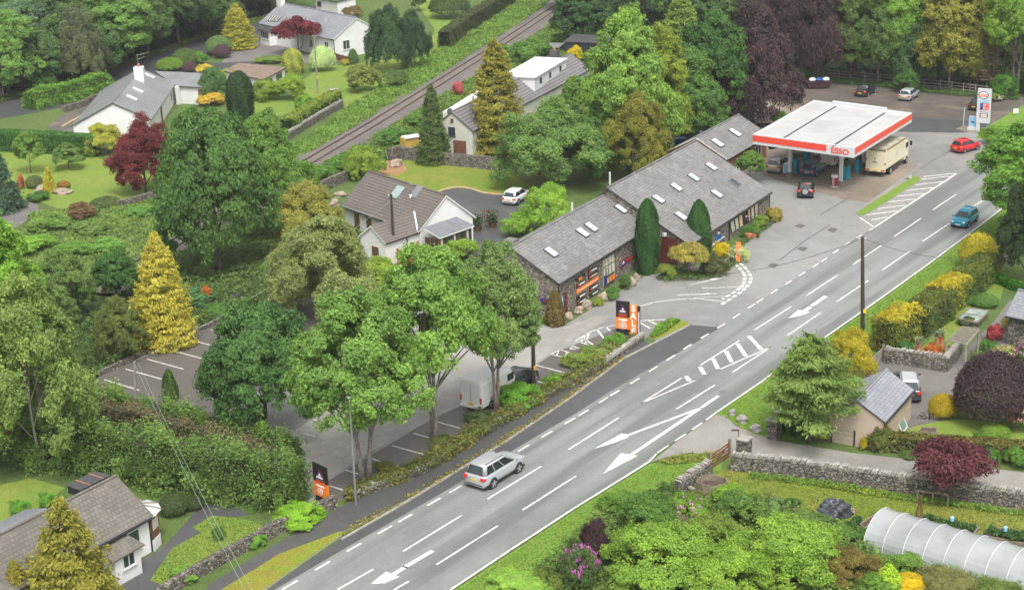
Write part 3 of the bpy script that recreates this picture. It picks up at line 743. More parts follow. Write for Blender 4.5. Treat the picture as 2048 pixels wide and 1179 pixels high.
sheet('car_park', [(200, 752), (430, 650), (640, 570), (770, 575), (800, 640), (560, 760), (400, 850), (300, 815), (180, 790)], 0.026, M_BAY)
sheet('car_park', [(625, 1004), (720, 995), (853, 942), (1078, 805), (1283, 680), (1250, 650), (1110, 705), (1010, 770), (860, 840), (650, 965)], 0.026, M_BAY)
sheet('aisle', [(540, 890), (640, 830), (800, 740), (960, 660), (1080, 655), (1130, 652), (1200, 630), (1215, 640), (1110, 700), (1005, 768), (850, 838), (640, 965)], 0.027, M_AISLE)
sheet('worn_lot', [(1480, 232), (1560, 165), (1640, 158), (1820, 170), (2045, 194), (2050, 215), (1985, 246), (1830, 236), (1720, 226), (1560, 250), (1500, 252)], 0.026, M_LOT)
sheet('dark_strip', [(1500, 248), (1560, 246), (1720, 226), (1830, 234), (1985, 246), (1960, 262), (1920, 266), (1700, 262), (1540, 300)], 0.03, M_TAR)  # strip of darker asphalt colour along the near side of the lot
sheet('concrete_apron', [(1520, 348), (1600, 376), (1690, 399), (1735, 405), (1775, 378), (1835, 332), (1800, 300), (1600, 262), (1500, 300)], 0.03, M_CONC)
sheet('concrete_apron', [(1480, 240), (1540, 200), (1600, 210), (1620, 232), (1560, 248), (1490, 256)], 0.03, M_CONC)
sheet('road', [(x - 10, y - 8) for x, y in EDGE_L[:10]] + EDGE_L[10:] + EDGE_R[::-1], 0.034, M_ROAD)
KERB = [(478, 1220), (533, 1181), (605, 1130), (683, 1078), (805, 1008), (1003, 888), (1133, 801), (1249, 716), (1379, 650)]
sheet('lay_by', KERB + [(1422, 653), (1442, 655), (1376, 694.5)] + [(x - 6, y - 5) for x, y in EDGE_L[:10]][::-1], 0.038, M_TAR)
slab('footway', [(345, 1262), (420, 1170), (560, 1085), (690, 1010), (853, 946), (942, 888), (1078, 809), (1208, 737), (1283, 682), (1300, 690), (1249, 715), (1133, 799), (1003, 886), (805, 1005), (683, 1066), (560, 1110), (444, 1182), (380, 1262)], 0.11, M_FOOT, M_KERB)
slab('grass_verge', [(330, 1262), (444, 1181), (560, 1109), (683, 1064), (684, 1071), (605, 1126), (533, 1178), (368, 1262)], 0.13, M_DRYGRASS, M_KERB)
mb = MB()
for a, b in zip(KERB[3:-1], KERB[4:]):
    mb.beam(P(*a, 0.06), P(*b, 0.06), 0.15, 0.15)
ks = mb.build('kerb', M_KERB); structure(ks)
slab('traffic_island', [(1296, 676), (1345, 640), (1378, 646), (1376, 651), (1310, 682)], 0.12, M_DRYGRASS, M_KERB)
slab('grass_island', [(1711, 428), (1770, 390), (1828, 353), (1840, 356), (1838, 363), (1740, 426), (1722, 433)], 0.12, M_VERGE, M_KERB)
slab('sign_island', [(1912, 259), (1928, 252), (1962, 256), (1968, 260), (1960, 267), (1940, 266)], 0.12, M_CONC, M_KERB)
slab('grass_bank', [(1950, 276), (1968, 262), (2000, 240), (2040, 214), (2140, 214), (2140, 262), (2010, 268), (1975, 280)], 0.1, M_VERGE, M_KERB)
sheet('grass_verge', [(640, 1350), (905, 1183), (1152, 1020), (1299, 928), (1350, 916), (1400, 905), (1450, 905), (1440, 945), (1360, 985), (1250, 1010), (1130, 1090), (1000, 1190), (900, 1350)], 0.03, M_VERGE)
sheet('grass_verge', [(1433, 829), (1527, 764), (1562, 740), (1600, 770), (1640, 830), (1600, 880), (1541, 878), (1500, 864), (1465, 845)], 0.03, M_VERGE)
sheet('grass_verge', [(1650, 679), (1762, 601), (1862, 529), (1948, 465), (2010, 418), (2100, 350), (2160, 380), (1990, 480), (1900, 560), (1760, 690), (1700, 700)], 0.03, M_VERGE)
sheet('driveway', [(1299, 926), (1360, 878), (1431, 829), (1450, 832), (1470, 850), (1510, 868), (1560, 882), (1700, 905), (2080, 948), (2080, 990), (1960, 985), (1830, 968), (1640, 936), (1490, 905), (1440, 912), (1380, 905), (1330, 915)], 0.032, M_DRIVE)
sheet('driveway', [(1560, 737), (1646, 677), (1690, 700), (1700, 720), (1640, 760), (1600, 770)], 0.032, M_GRAVEL)
sheet('gravel_yard', [(1700, 780), (1720, 735), (1765, 722), (1890, 745), (1925, 705), (1990, 640), (2020, 600), (2060, 600), (2060, 690), (1960, 730), (1925, 790), (1880, 850), (1820, 880), (1740, 870)], 0.026, M_GRAVEL)
sheet('vegetable_garden', [(1425, 945), (1470, 937), (1740, 972), (2080, 1022), (2080, 1110), (1800, 1060), (1600, 1060), (1430, 1010)], 0.024, M_MEADOW)
sheet('garden_lawn', [(1830, 852), (1900, 838), (2080, 850), (2080, 880), (1760, 885)], 0.03, M_LAWN)
sheet('garden_lawn', [(1838, 700), (1900, 640), (1975, 560), (2010, 565), (2000, 600), (1960, 640), (1900, 690), (1880, 715)], 0.03, M_LAWN)
sheet('garden_lawn', [(-80, 296), (60, 298), (185, 312), (330, 360), (380, 388), (240, 408), (130, 422), (80, 404), (-80, 400)], 0.02, M_LAWN)
sheet('patio', [(-60, 412), (40, 400), (75, 408), (80, 428), (25, 458), (-60, 470)], 0.024, M_GRAVEL)
sheet('garden_lawn', [(300, 1160), (345, 1095), (400, 1066), (386, 1054), (424, 1030), (500, 1040), (560, 1066), (440, 1130), (350, 1178)], 0.02, M_LAWN)
sheet('drive', [(170, 1215), (255, 1130), (310, 1106), (345, 1075), (400, 1012), (450, 1000), (500, 1030), (424, 1034), (388, 1057), (400, 1067), (346, 1098), (314, 1147), (333, 1160), (350, 1179), (300, 1250)], 0.016, M_TAR)
sheet('garden_lawn', [(-60, 985), (60, 955), (130, 975), (60, 1030), (-60, 1060)], 0.02, M_LAWN)
sheet('garden_lawn', [(765, 350), (790, 322), (860, 318), (1000, 338), (1080, 380), (1010, 389), (950, 387), (905, 378), (870, 384)], 0.02, M_MEADOW)
sheet('drive', [(860, 390), (880, 383), (910, 376), (940, 378), (975, 388), (1010, 389), (1090, 380), (1090, 420), (1040, 440), (1000, 490), (940, 520), (900, 470)], 0.024, M_TAR)
sheet('bare_earth', [(755, 345), (775, 320), (805, 322), (815, 340), (790, 352)], 0.024, M_EARTH)
sheet('garden_lawn', [(600, 165), (640, 135), (700, 128), (850, 112), (870, 60), (800, -40), (960, -40), (900, 70), (850, 130), (760, 182), (690, 216), (610, 200)], 0.02, M_LAWN)
sheet('garden_lawn', [(470, 222), (520, 195), (600, 195), (590, 222), (520, 245)], 0.02, M_LAWN)
sheet('drive', [(430, 140), (470, 95), (520, 82), (560, 90), (640, 110), (672, 122), (600, 128), (520, 128), (440, 132)], 0.022, M_GRAVEL)
sheet('drive', [(95, 255), (120, 232), (200, 197), (245, 190), (175, 268), (120, 262)], 0.022, M_LOT)
sheet('lane', [(-120, 252), (-120, 228), (60, 183), (200, 148), (430, 68), (540, 36), (640, 8), (640, 22), (560, 60), (500, 84), (440, 105), (400, 128), (560, 120), (480, 140), (350, 150), (260, 166), (130, 214), (0, 238)], 0.026, M_LANE)

# railway: ballast, sleepers, rails
RC = [(190, 590), (362, 486), (480, 413), (620, 328), (747, 253), (870, 176), (1004, 91), (1110, 20), (1200, -38)]
RW = [P(*q) for q in RC]
def offs(pts, d):
    out = []
    for i, p in enumerate(pts):
        t = (pts[min(i + 1, len(pts) - 1)] - pts[max(i - 1, 0)]).normalized(); out.append(p + Vector((-t.y, t.x, 0)) * d)
    return out
mb = MB(); L0, L1, L2, L3 = offs(RW, 4.3), offs(RW, 1.9), offs(RW, -1.9), offs(RW, -4.3)
for i in range(len(RW) - 1):
    for (a, za), (b, zb) in (((L0, 0.03), (L1, 0.32)), ((L1, 0.32), (L2, 0.32)), ((L2, 0.32), (L3, 0.03))):
        mb.poly([a[i] + Vector((0, 0, za)), b[i] + Vector((0, 0, zb)), b[i + 1] + Vector((0, 0, zb)), a[i + 1] + Vector((0, 0, za))][::-1])
bal = structure(mb.build('railway_ballast', M_BALLAST))
track = thing('railway_track', 'single railway track with rusty rails on pale sleepers crossing behind the houses', 'railway track', tuple(RW[0]))
sl_, rl = MB(), [MB(), MB()]
for i in range(len(RW) - 1):
    a, b = RW[i], RW[i + 1]; d = (b - a); L = d.length; d.normalize(); n = Vector((-d.y, d.x, 0)); k = int(L / 0.7)
    for j in range(k):
        c = a + d * (j * L / k)
        sl_.para(c - n * 1.3 - d * 0.13 + Vector((0, 0, 0.3)), n * 2.6, d * 0.26, Vector((0, 0, 0.07)))
    for q, sgn in ((0, 1), (1, -1)):
        rl[q].para(a + n * (sgn * 0.755 - 0.05) + Vector((0, 0, 0.37)), d * L, n * 0.1, Vector((0, 0, 0.15)))
so_ = sl_.build('sleepers', M_SLEEP, track)
for q in rl: q.build('rail', M_RUST, track)

# ------------------------------------------------------------------ painted markings
def zoomc(x0, y0, k): return lambda x, y: (x0 + x / k, y0 + y / k)
mk_all = MB()
def line(pts, w=0.12, mb=None, z=0.040, cl=False):
    mb = mb or mk_all
    q = [P(*p) for p in pts]
    for a, b in zip(q[:-1], q[1:]):
        d = (b - a); n = Vector((-d.y, d.x, 0)).normalized() * w / 2; e = d.normalized() * (w * 0.2 if len(q) > 2 else 0)
        mb.poly([(p.x, p.y, z) for p in (a - n - e, b - n + e, b + n + e, a + n - e)])
def patch(pts, mb=None, z=0.040):
    mb = mb or mk_all
    q = [P(*p) for p in pts]
    ar = sum(q[i].x * q[(i + 1) % len(q)].y - q[(i + 1) % len(q)].x * q[i].y for i in range(len(q)))
    if ar < 0: q.reverse()
    mb.poly([(p.x, p.y, z) for p in q])
def dashes(pts, on, off, w, mb=None, z=0.040):
    mb = mb or mk_all
    q = [P(*p) for p in pts]; pos = 0.0
    for a, b in zip(q[:-1], q[1:]):
        d = b - a; L = d.length; d.normalize(); n = Vector((-d.y, d.x, 0)) * w / 2; s = 0.0
        while s < L:
            ph = pos % (on + off)
            if ph < on:
                e = min(L, s + on - ph); A, B = a + d * s, a + d * e
                mb.poly([(p.x, p.y, z) for p in (A - n, B - n, B + n, A + n)]); pos += e - s + 1e-4; s = e + 1e-4
            else: st = on + off - ph; pos += st + 1e-4; s += st + 1e-4
ml = MB()
dashes(EDGE_L[:-4], 1.35, 1.55, 0.17, ml, 0.043)
line(EDGE_R[:5], 0.16, ml); dashes(EDGE_R[4:8], 1.5, 0.9, 0.15, ml); line(EDGE_R[7:10], 0.16, ml); dashes(EDGE_R[9:11], 1.3, 0.9, 0.15, ml); line(EDGE_R[10:], 0.16, ml)
structure(ml.build('edge_marking', M_PAINT))
ml = MB()
for a, b in [((675, 1179), (747, 1138)), ((806, 1102.5), (924, 1030)), ((975, 998), (1083, 932)), ((1137, 899), (1237, 836)), ((1509, 660), (1583, 613)), ((1612, 592), (1676, 550)), ((1705, 530), (1763, 491)), ((1788, 474), (1842, 437)), ((1866, 420), (1912, 389)), ((787, 1180), (818, 1162)), ((873, 1129), (996, 1051)), ((1045, 1020), (1152, 952)), ((1575, 671), (1642, 625)), ((1673, 604), (1737, 561)), ((1764, 541), (1819, 503)), ((1845, 483), (1899, 447)), ((1925, 428), (1975, 395)), ((1352.6, 818.4), (1429.7, 770))]:
    line([a, b], 0.15, ml)
structure(ml.build('lane_marking', M_PAINT))
ml = MB(); Z4 = zoomc(1148, 660, 2.2722)
for a, b, w in [((305, 333), (490, 218), .15), ((305, 333), (550, 230), .15), ((510, 210), (525, 232), .36), ((572, 167), (592, 202), .36), ((632, 130), (655, 178), .36), ((690, 95), (717, 147), .36), ((742, 62), (782, 120), .36), ((795, 28), (852, 90), .36), ((575, 160), (752, 48), .15), ((665, 178), (895, 78), .15), ((720, 192), (895, 78), .15)]:
    line([Z4(*a), Z4(*b)], w, ml)
Z3 = zoomc(1200, 0, 2.415)
for a, b, w in [((1255, 1053), (1325, 1100), .2), ((1285, 1040), (1435, 1020), .26), ((1310, 1064), (1390, 1050), .26), ((1340, 1010), (1480, 992), .26), ((1388, 978), (1525, 963), .26), ((1435, 950), (1565, 936), .26), ((1478, 922), (1605, 908), .26), ((1523, 895), (1650, 880), .26), ((1553, 868), (1685, 853), .26), ((1562, 855), (1725, 838), .26), ((1325, 1100), (1725, 838), .2)]:
    line([Z3(*a), Z3(*b)], w, ml, 0.045)
structure(ml.build('hatch_marking', M_PAINT))
def arrow(head, shaft, w=0.22):
    m = MB()
    for h in head: patch(h, m, 0.0405)
    line(shaft, w, m, 0.0415 + 0.0015 * (head[0][0][1] > 900))
    structure(m.build('arrow_marking', M_PAINT))
arrow([[(740, 1168), (772, 1143), (790, 1150), (800, 1153), (770, 1166)]], [(782, 1152), (810, 1134), (864, 1102)], 0.34)
arrow([[Z4(90, 540), Z4(215, 470), Z4(240, 473), Z4(248, 487), Z4(180, 515)]], [Z4(235, 482), Z4(575, 355), Z4(648, 306)], 0.26)
arrow([[Z4(130, 655), Z4(212, 560), Z4(290, 571)]], [Z4(262, 566), Z4(575, 355), Z4(655, 300)], 0.3)
arrow([[(1576, 637), (1596, 620), (1612, 622), (1620, 625), (1600, 632)]], [(1606, 624), (1622, 613), (1651, 593)], 0.42)
ml = MB(); Z5 = zoomc(1400, 440, 7.37)
dashes([Z5(*q) for q in [(590, 640), (655, 695), (697, 745), (735, 800), (752, 850), (745, 900), (715, 960), (665, 1010), (600, 1065), (520, 1120), (420, 1185), (300, 1262)]], 0.75, 0.33, 0.32, ml, 0.046)
dashes([Z5(*q) for q in [(525, 655), (580, 710), (620, 755), (650, 800), (662, 855), (657, 905), (640, 955), (590, 1005), (525, 1055), (430, 1110), (330, 1170)]], 0.75, 0.33, 0.32, ml, 0.046)
ZB = zoomc(1000, 300, 2.926)
for pts, w in [([(1110, 790), (1315, 745)], .16), ([(1040, 850), (1270, 841)], .16), ([(1180, 808), (1440, 804)], .12), ([(805, 920), (900, 893), (1020, 877), (1150, 870), (1310, 888)], .13), ([(1100, 872), (1200, 862), (1330, 857)], .1), ([(440, 1118), (540, 1060), (600, 1040), (690, 1024)], .13), ([(480, 1100), (545, 1140)], .15), ([(505, 1080), (470, 1128)], .12), ([(520, 1078), (500, 1130)], .12), ([(565, 1048), (615, 1112)], .15), ([(618, 1035), (645, 1060)], .15), ([(440, 1118), (540, 1146)], .13), ([(805, 1004), (870, 996), (965, 993)], .14), ([(806, 1003), (880, 1046)], .15), ([(868, 998), (916, 1022)], .15)]:
    line([ZB(*q) for q in pts], w * 1.15, ml)
patch([ZB(1240, 766), ZB(1220, 758), ZB(1262, 752), ZB(1275, 757)], ml, 0.0425); patch([ZB(1165, 852), ZB(1220, 837), ZB(1222, 843)], ml, 0.0425)
ZC = zoomc(600, 600, 2.926)
for pts, w in [([(1470, 318), (1520, 292), (1620, 320)], .12), ([(1470, 318), (1595, 348)], .12), ([(1517, 295), (1502, 324)], .12), ([(1562, 306), (1550, 336)], .12), ([(1580, 285), (1600, 270), (1615, 275), (1605, 290), (1580, 286)], .13), ([(1600, 285), (1640, 280)], .15), ([(1375, 380), (1545, 425)], .13), ([(1380, 472), (1428, 488)], .13), ([(175, 1088), (315, 1130)], .13), ([(268, 996), (405, 1036)], .13), ([(405, 925), (603, 980)], .13), ([(537, 852), (740, 908)], .13), ([(663, 780), (835, 827)], .13), ([(785, 708), (978, 762)], .13), ([(120, 610), (240, 642)], .13), ([(75, 698), (185, 726)], .13), ([(20, 780), (90, 800)], .13), ([(-150, 735), (-40, 768)], .13), ([(-130, 860), (-60, 880)], .13)]:
    line([ZC(*q) for q in pts], w, ml)
ZD = zoomc(0, 380, 2.926)
for pts in [[(610, 1110), (815, 1172)], [(735, 1048), (950, 1108)], [(860, 990), (1075, 1049)], [(990, 935), (1195, 991)], [(1105, 875), (1320, 932)], [(1232, 820), (1440, 876)], [(1665, 610), (1740, 630)], [(1815, 573), (1912, 598)], [(1440, 712), (1500, 727)], [(1216, 1214), (1290, 1233)]]:
    line([ZD(*q) for q in pts], .13, ml)
structure(ml.build('bay_marking', M_PAINT))
ml = MB()
for a in [ZB(1768, 580), ZB(1598, 676), ZB(1755, 447), ZB(1945, 470)]:
    x, y = a; patch([(x - 11, y), (x - 2, y - 5), (x + 12, y - 2), (x + 2, y + 5)], ml, 0.0385)
structure(ml.build('tarmac_patch', M_BAY))
ml = MB()
for pts in [[(1820, 352), (1870, 318), (1905, 300), (1918, 296)], [(1560, 520), (1612, 480), (1660, 450)], [(1640, 430), (1700, 395)]]:
    line(pts, 0.16, ml, 0.0382)
structure(ml.build('tar_seam', M_SEAM))
# ------------------------------------------------------------------ building helpers
Zv = Vector((0, 0, 1))
def window(root, p, d, n, w, h, cols=2, rows=1, frame=None, pane=None, sill=True, name='window', fw=0.07):
    """p: middle of the sill on the wall plane, d along the wall, n outwards"""
    frame = frame or M_PVC; pane = pane or M_GLASS
    mb = MB(); o = p - d * w / 2 - n * 0.02
    for a, b in (((0, 0), (w, fw)), ((0, h - fw), (w, fw))): mb.para(o + d * a[0] + Zv * a[1], d * b[0], n * 0.07, Zv * b[1])
    for i in range(cols + 1): mb.para(o + d * (i * (w - fw) / cols) + Zv * fw, d * fw, n * 0.068, Zv * (h - 2 * fw))
    for j in range(1, rows): mb.para(o + Zv * (j * h / rows), d * w, n * 0.062, Zv * fw * 0.8)
    f = mb.build(name, frame, root)
    mb = MB(); mb.para(o + d * 0.02 + Zv * 0.02, d * (w - 0.04), n * 0.05, Zv * (h - 0.04)); mb.build('pane', pane, f)
    if sill:
        mb = MB(); mb.para(o - d * 0.06 - Zv * 0.08, d * (w + 0.12), n * 0.14, Zv * 0.078); mb.build('sill', frame, f)
    return f
def door(root, p, d, n, w, h, mat, name='door'):
    mb = MB(); mb.para(p - d * w / 2 - n * 0.02, d * w, n * 0.06, Zv * h); mb.para(p - d * (w / 2 - 0.12) + Zv * h * 0.5, d * (w - 0.24), n * 0.055, Zv * (h * 0.42))
    o = mb.build(name, mat, root)
    mb = MB(); mb.tube([p + d * w * 0.38 + n * 0.05 + Zv * 1.0, p + d * w * 0.38 + n * 0.11 + Zv * 1.0], 0.03, 6); mb.build('handle', M_STEEL, o)
    return o
def solve_ridge(E, u, rp):
    n = Vector((-u.y, u.x, 0)); d = ray(*rp)
    M = Matrix(((d.x, -n.x, 0), (d.y, -n.y, 0), (d.z, -n.z, -1)))
    t, half, rise = M.inverted() @ (E - CAMP)
    return half, rise
class Gable:
    """pitched-roof building; A, B front eave corners left to right, n points to the back"""
    def __init__(s, root, A, B, half, rise, wall, roof, ov=0.28, ovg=0.2, back=None, rise_b=None, roof_th=0.12, trim=None, wall_name='wall', base=0.0, gut=True):
        s.root, s.A, s.B, s.half, s.rise = root, A, B, half, rise
        u = (B - A); u.z = 0; s.L = u.length; s.u = u = u.normalized(); s.n = n = Vector((-u.y, u.x, 0))
        he = A.z; s.he = he; back = half if back is None else back; rise_b = rise if rise_b is None else rise_b
        s.pitch = rise / half; s.back = back
        sb = rise_b / back
        Ra, Rb = A + n * half + Zv * rise, B + n * half + Zv * rise
        A2, B2 = Ra + n * back - Zv * rise_b, Rb + n * back - Zv * rise_b
        s.Ra, s.Rb, s.A2, s.B2 = Ra, Rb, A2, B2
        mb = MB(); dz = Zv * roof_th
        mb.poly([A, B, Rb, Ra]); mb.poly([Ra, Rb, B2, A2])
        mb.poly([A - dz, Ra - dz, Rb - dz, B - dz], 1); mb.poly([Ra - dz, A2 - dz, B2 - dz, Rb - dz], 1)
        for p, q in ((A, Ra), (Ra, A2), (A2, B2), (B2, Rb), (Rb, B), (B, A)): mb.poly([p, p - dz, q - dz, q], 1)
        trim = trim or M_DARKGREY
        s.roof = mb.build('roof', [roof, trim], root)
        mb = MB(); mb.tube([Ra + Zv * 0.02, Rb + Zv * 0.02], 0.11, 6); mb.build('ridge', roof, s.roof)
        # walls
        a = A + u * ovg + n * ov; b = B - u * ovg + n * ov; a2 = A2 + u * ovg - n * ov; b2 = B2 - u * ovg - n * ov
        s.a, s.b = a, b
        zf = he + ov * s.pitch - roof_th - 0.01; zb = A2.z + ov * sb - roof_th - 0.01; zr = he + rise - roof_th - 0.01
        g = lambda p, z: Vector((p.x, p.y, z))
        ra, rb = A + u * ovg + n * half, B - u * ovg + n * half
        mb = MB()
        mb.poly([g(a, base), g(b, base), g(b, zf), g(a, zf)]); mb.poly([g(b2, base), g(a2, base), g(a2, zb), g(b2, zb)])
        mb.poly([g(b, base), g(b2, base), g(b2, zb), g(rb, zr), g(b, zf)]); mb.poly([g(a2, base), g(a, base), g(a, zf), g(ra, zr), g(a2, zb)])
        s.wall = mb.build(wall_name, wall, root)
        s.rn = (n * half + Zv * rise).cross(u).normalized(); s.rn = s.rn if s.rn.z > 0 else -s.rn
        s.up = (n * half + Zv * rise).normalized()
        if gut:
            mb = MB(); mb.tube([A - n * 0.05 - Zv * 0.1, B - n * 0.05 - Zv * 0.1], 0.07, 6); mb.build('gutter', M_BLACK, root)
    def front(s, t, z): p = s.a + s.u * t; return Vector((p.x, p.y, z))
    def on_front(s, px, py): return hit(px, py, s.a, s.n)
    def on_right(s, px, py): return hit(px, py, s.b, s.u)
    def on_left(s, px, py): return hit(px, py, s.a, s.u)
    def on_roof(s, px, py): return hit(px, py, s.A, s.rn)
    def skylight(s, px, py, w=0.95, h=1.25, pane=None, frame=None):
        c = s.on_roof(px, py); o = c - s.u * w / 2 - s.up * h / 2
        mb = MB()
        for q in ((0, 0, w, 0.09), (0, h - 0.09, w, 0.09)): mb.para(o + s.u * q[0] + s.up * q[1] - s.rn * 0.02, s.u * q[2], s.up * q[3], s.rn * 0.16)
        for x in (0, w - 0.09): mb.para(o + s.u * x + s.up * 0.09 - s.rn * 0.02, s.u * 0.09, s.up * (h - 0.18), s.rn * 0.158)
        f = mb.build('skylight', frame or M_DARKGREY, s.root)
        mb = MB(); mb.para(o + s.u * 0.05 + s.up * 0.05 - s.rn * 0.01, s.u * (w - 0.1), s.up * (h - 0.1), s.rn * 0.152); mb.build('pane', pane or M_SKYL, f)
def plate(root, pts, n, mat, name, th=0.05, lift=0.03):
    """flat panel through wall points, thickness th outwards along n"""
    mb = MB(); lo = [p + n * lift for p in pts]; hi = [p + n * (lift + th) for p in pts]
    c = sum(hi, Vector()) / len(hi); f = (hi[1] - hi[0]).cross(hi[2] - hi[0])
    if f.dot(n) < 0: hi.reverse(); lo.reverse()
    mb.poly(hi); mb.poly(lo[::-1])
    for i in range(len(hi)):
        j = (i + 1) % len(hi); mb.poly([lo[i], lo[j], hi[j], hi[i]])
    return mb.build(name, mat, root)
def text(root, s, origin, d, up, size, mat, name='lettering', depth=0.03, bold=0.0, xs=1.0):
    cu = bpy.data.curves.new('t', 'FONT'); cu.body = s; cu.size = size; cu.extrude = depth; cu.offset = bold
    cu.align_x = 'CENTER'; cu.align_y = 'CENTER'
    to = bpy.data.objects.new('t', cu); COL.objects.link(to)
    dg = bpy.context.evaluated_depsgraph_get(); me = bpy.data.meshes.new_from_object(to.evaluated_get(dg))
    bpy.data.objects.remove(to); bpy.data.curves.remove(cu)
    n = d.cross(up).normalized(); off = WOFF.get(root.name, Vector())
    for v in me.vertices:
        c = v.co.copy(); v.co = origin + d * (c.x * xs) + up * c.y + n * c.z - off
    me.materials.clear(); me.materials.append(mat); me.name = name
    for p in me.polygons: p.material_index = 0
    return linkmesh(name, me, root)
def quadpix(f, pts): return [f(*q) for q in pts]
def G0(p, z=0.0): return (p.x, p.y, z)

# ------------------------------------------------------------------ stone shop, left range
A, B = P(1119, 567, 3.4), P(1283, 465, 3.4)
B = B + (B - A).normalized() * 5.5
r = thing('stone_shop', 'stone shop with four roof windows and black-orange wall boards, left of both columnar conifers', 'shop', G0(A))
h, ri = solve_ridge(A, (B - A).normalized(), (1020, 494))
S1 = Gable(r, A, B, h, ri, M_STONE, M_SLATE)
for q in [(1101.8, 505), (1165, 465.8), (1182, 454.8), (1241.6, 418.6)]: S1.skylight(*q)
ZS = zoomc(1140, 500, 9.829); no = -S1.n
def board(root, G, Z, pts, mat, name='sign_board', strips=(), th=0.06, lift=0.02):
    q = [G.on_front(*Z(*p)) for p in pts]
    o = plate(root, q, -G.n, mat, name, th, lift)
    return o, q
def strip(o, q, a, b, c, d, n, mat, name='lettering', lift=0.085):
    """small panel inside quad q (TL, TR, BR, BL) between fractions a..b across and c..d down"""
    f = lambda s, t: (q[0].lerp(q[1], s)).lerp(q[3].lerp(q[2], s), t)
    return plate(o, [f(a, c), f(b, c), f(b, d), f(a, d)], n, mat, name, 0.012, lift)
BOARDS = [((105, 570), (290, 450), (290, 540), (110, 630)), ((115, 670), (290, 570), (295, 630), (120, 745)), ((120, 905), (300, 800), (300, 875), (125, 985)), ((125, 1035), (310, 905), (315, 970), (135, 1085)), ((345, 400), (530, 295), (535, 365), (350, 475)), ((350, 510), (540, 400), (545, 465), (355, 580)), ((370, 735), (548, 635), (550, 705), (375, 815)), ((370, 870), (550, 755), (552, 820), (375, 930))]
for i, b in enumerate(BOARDS):
    o, q = board(r, S1, ZS, b, M_BLACK)
    if i == 0: strip(o, q, 0.25, 0.62, 0.1, 0.9, no, M_ORANGE, 'emblem')
    elif i in (1, 3, 5, 6, 4): strip(o, q, 0.1, 0.24, 0.2, 0.8, no, M_REDP, 'emblem')
    if i: strip(o, q, 0.3, 0.9, 0.28, 0.62, no, M_WPAINT if i not in (5,) else M_CREAMGL)
    strip(o, q, 0.34 if i else 0.66, 0.86, 0.72, 0.8, no, M_CREAMGL)
o, q = board(r, S1, ZS, ((118, 785), (550, 505), (555, 575), (125, 865)), M_ORANGE)
strip(o, q, 0.06, 0.94, 0.42, 0.56, no, M_WPAINT)
o, q = board(r, S1, ZS, ((625, 190), (860, 40), (880, 560), (650, 715)), M_CREAMGL, 'display_window')
for t in (0.0, 0.16, 0.42, 0.68, 0.97): strip(o, q, t, t + 0.035, 0, 1, no, M_DARKGREY, 'mullion')
for t in (0.0, 0.30, 0.97): strip(o, q, 0.01, 0.99, t, t + 0.03, no, M_DARKGREY, 'transom', 0.09)
strip(o, q, 0.46, 0.68, 0.77, 0.96, no, M_ORANGE, 'poster'); strip(o, q, 0.72, 0.96, 0.77, 0.96, no, M_ORANGE, 'poster'); strip(o, q, 0.04, 0.3, 0.62, 0.96, no, M_NAVY, 'poster')
strip(o, q, 0.25, 0.4, 0.42, 0.62, no, M_BLACK, 'emblem', 0.092); strip(o, q, 0.28, 0.37, 0.45, 0.59, no, M_CREAMGL, 'emblem', 0.1); strip(o, q, 0.2, 0.9, 0.68, 0.75, no, M_BLACK, 'lettering', 0.092)
o, q = board(r, S1, ZS, ((1055, 180), (1240, 75), (1245, 145), (1090, 260)), M_BURGP); strip(o, q, 0.12, 0.9, 0.42, 0.6, no, M_REDP)
o, q = board(r, S1, ZS, ((965, 380), (1035, 160), (1095, 262)), M_BURGP, 'emblem_board')
c = sum(q, Vector()) / 3
plate(o, [c + (p - c) * 0.74 for p in q], no, M_NAVY, 'emblem', 0.012, 0.085); plate(o, [c + (p - c) * 0.36 + Zv * 0.12 for p in q], no, M_WPAINT, 'emblem', 0.012, 0.1)
q = [S1.on_front(*ZS(*p)) for p in ((905, 60), (925, 60), (935, 600), (905, 610))]
door(r, S1.front(1.3, 0.2), S1.u, no, 0.75, 1.9, M_RDOOR)
window(r, S1.front(0.75, 0.7), S1.u, no, 0.35, 1.3, 1, 1, M_WOOD, M_SKYB, False)
ZT = zoomc(980, 460, 5.894)
q = [S1.on_left(*ZT(*p)) for p in ((585, 795), (700, 815), (700, 862), (560, 850))]
o = plate(r, q, -S1.u, M_NAVY, 'sign_board'); strip(o, q, 0.4, 1.0, 0.15, 0.85, -S1.u, M_BURGP, 'lettering')
mb = MB(); p = S1.on_left(*ZT(440, 690)); mb.para(Vector((p.x, p.y, 0)) - S1.u * 1.1, S1.u * 1.1, S1.n * 2.2, Zv * 2.3)
o = mb.build('lean_to', M_STONE, r)
mb = MB(); mb.para(Vector((p.x, p.y, 2.31)) - S1.u * 1.25 - S1.n * 0.1, S1.u * 1.22 + Zv * 0.5, S1.n * 2.4, Zv * 0.09); mb.build('lean_to_roof', M_SLATE, r)
mb = MB(); c = S1.Ra.lerp(S1.A2, 0.35) + S1.u * 3.1; mb.box(c + Zv * 0.15, (1.2, 1.0, 0.8), math.atan2(S1.u.y, S1.u.x)); mb.build('dormer', M_SLATE, r)
mb = MB(); mb.tube([S1.b - S1.n * 0.1 + Zv * (3.2 - S1.he), Vector((S1.b.x, S1.b.y, 0)) - S1.n * 0.1], 0.06, 6); mb.tube([S1.a - S1.n * 0.08 + Zv * -0.2, Vector((S1.a.x, S1.a.y, 0.02)) - S1.n * 0.08], 0.06, 6); mb.build('downpipe', M_BLACK, r)
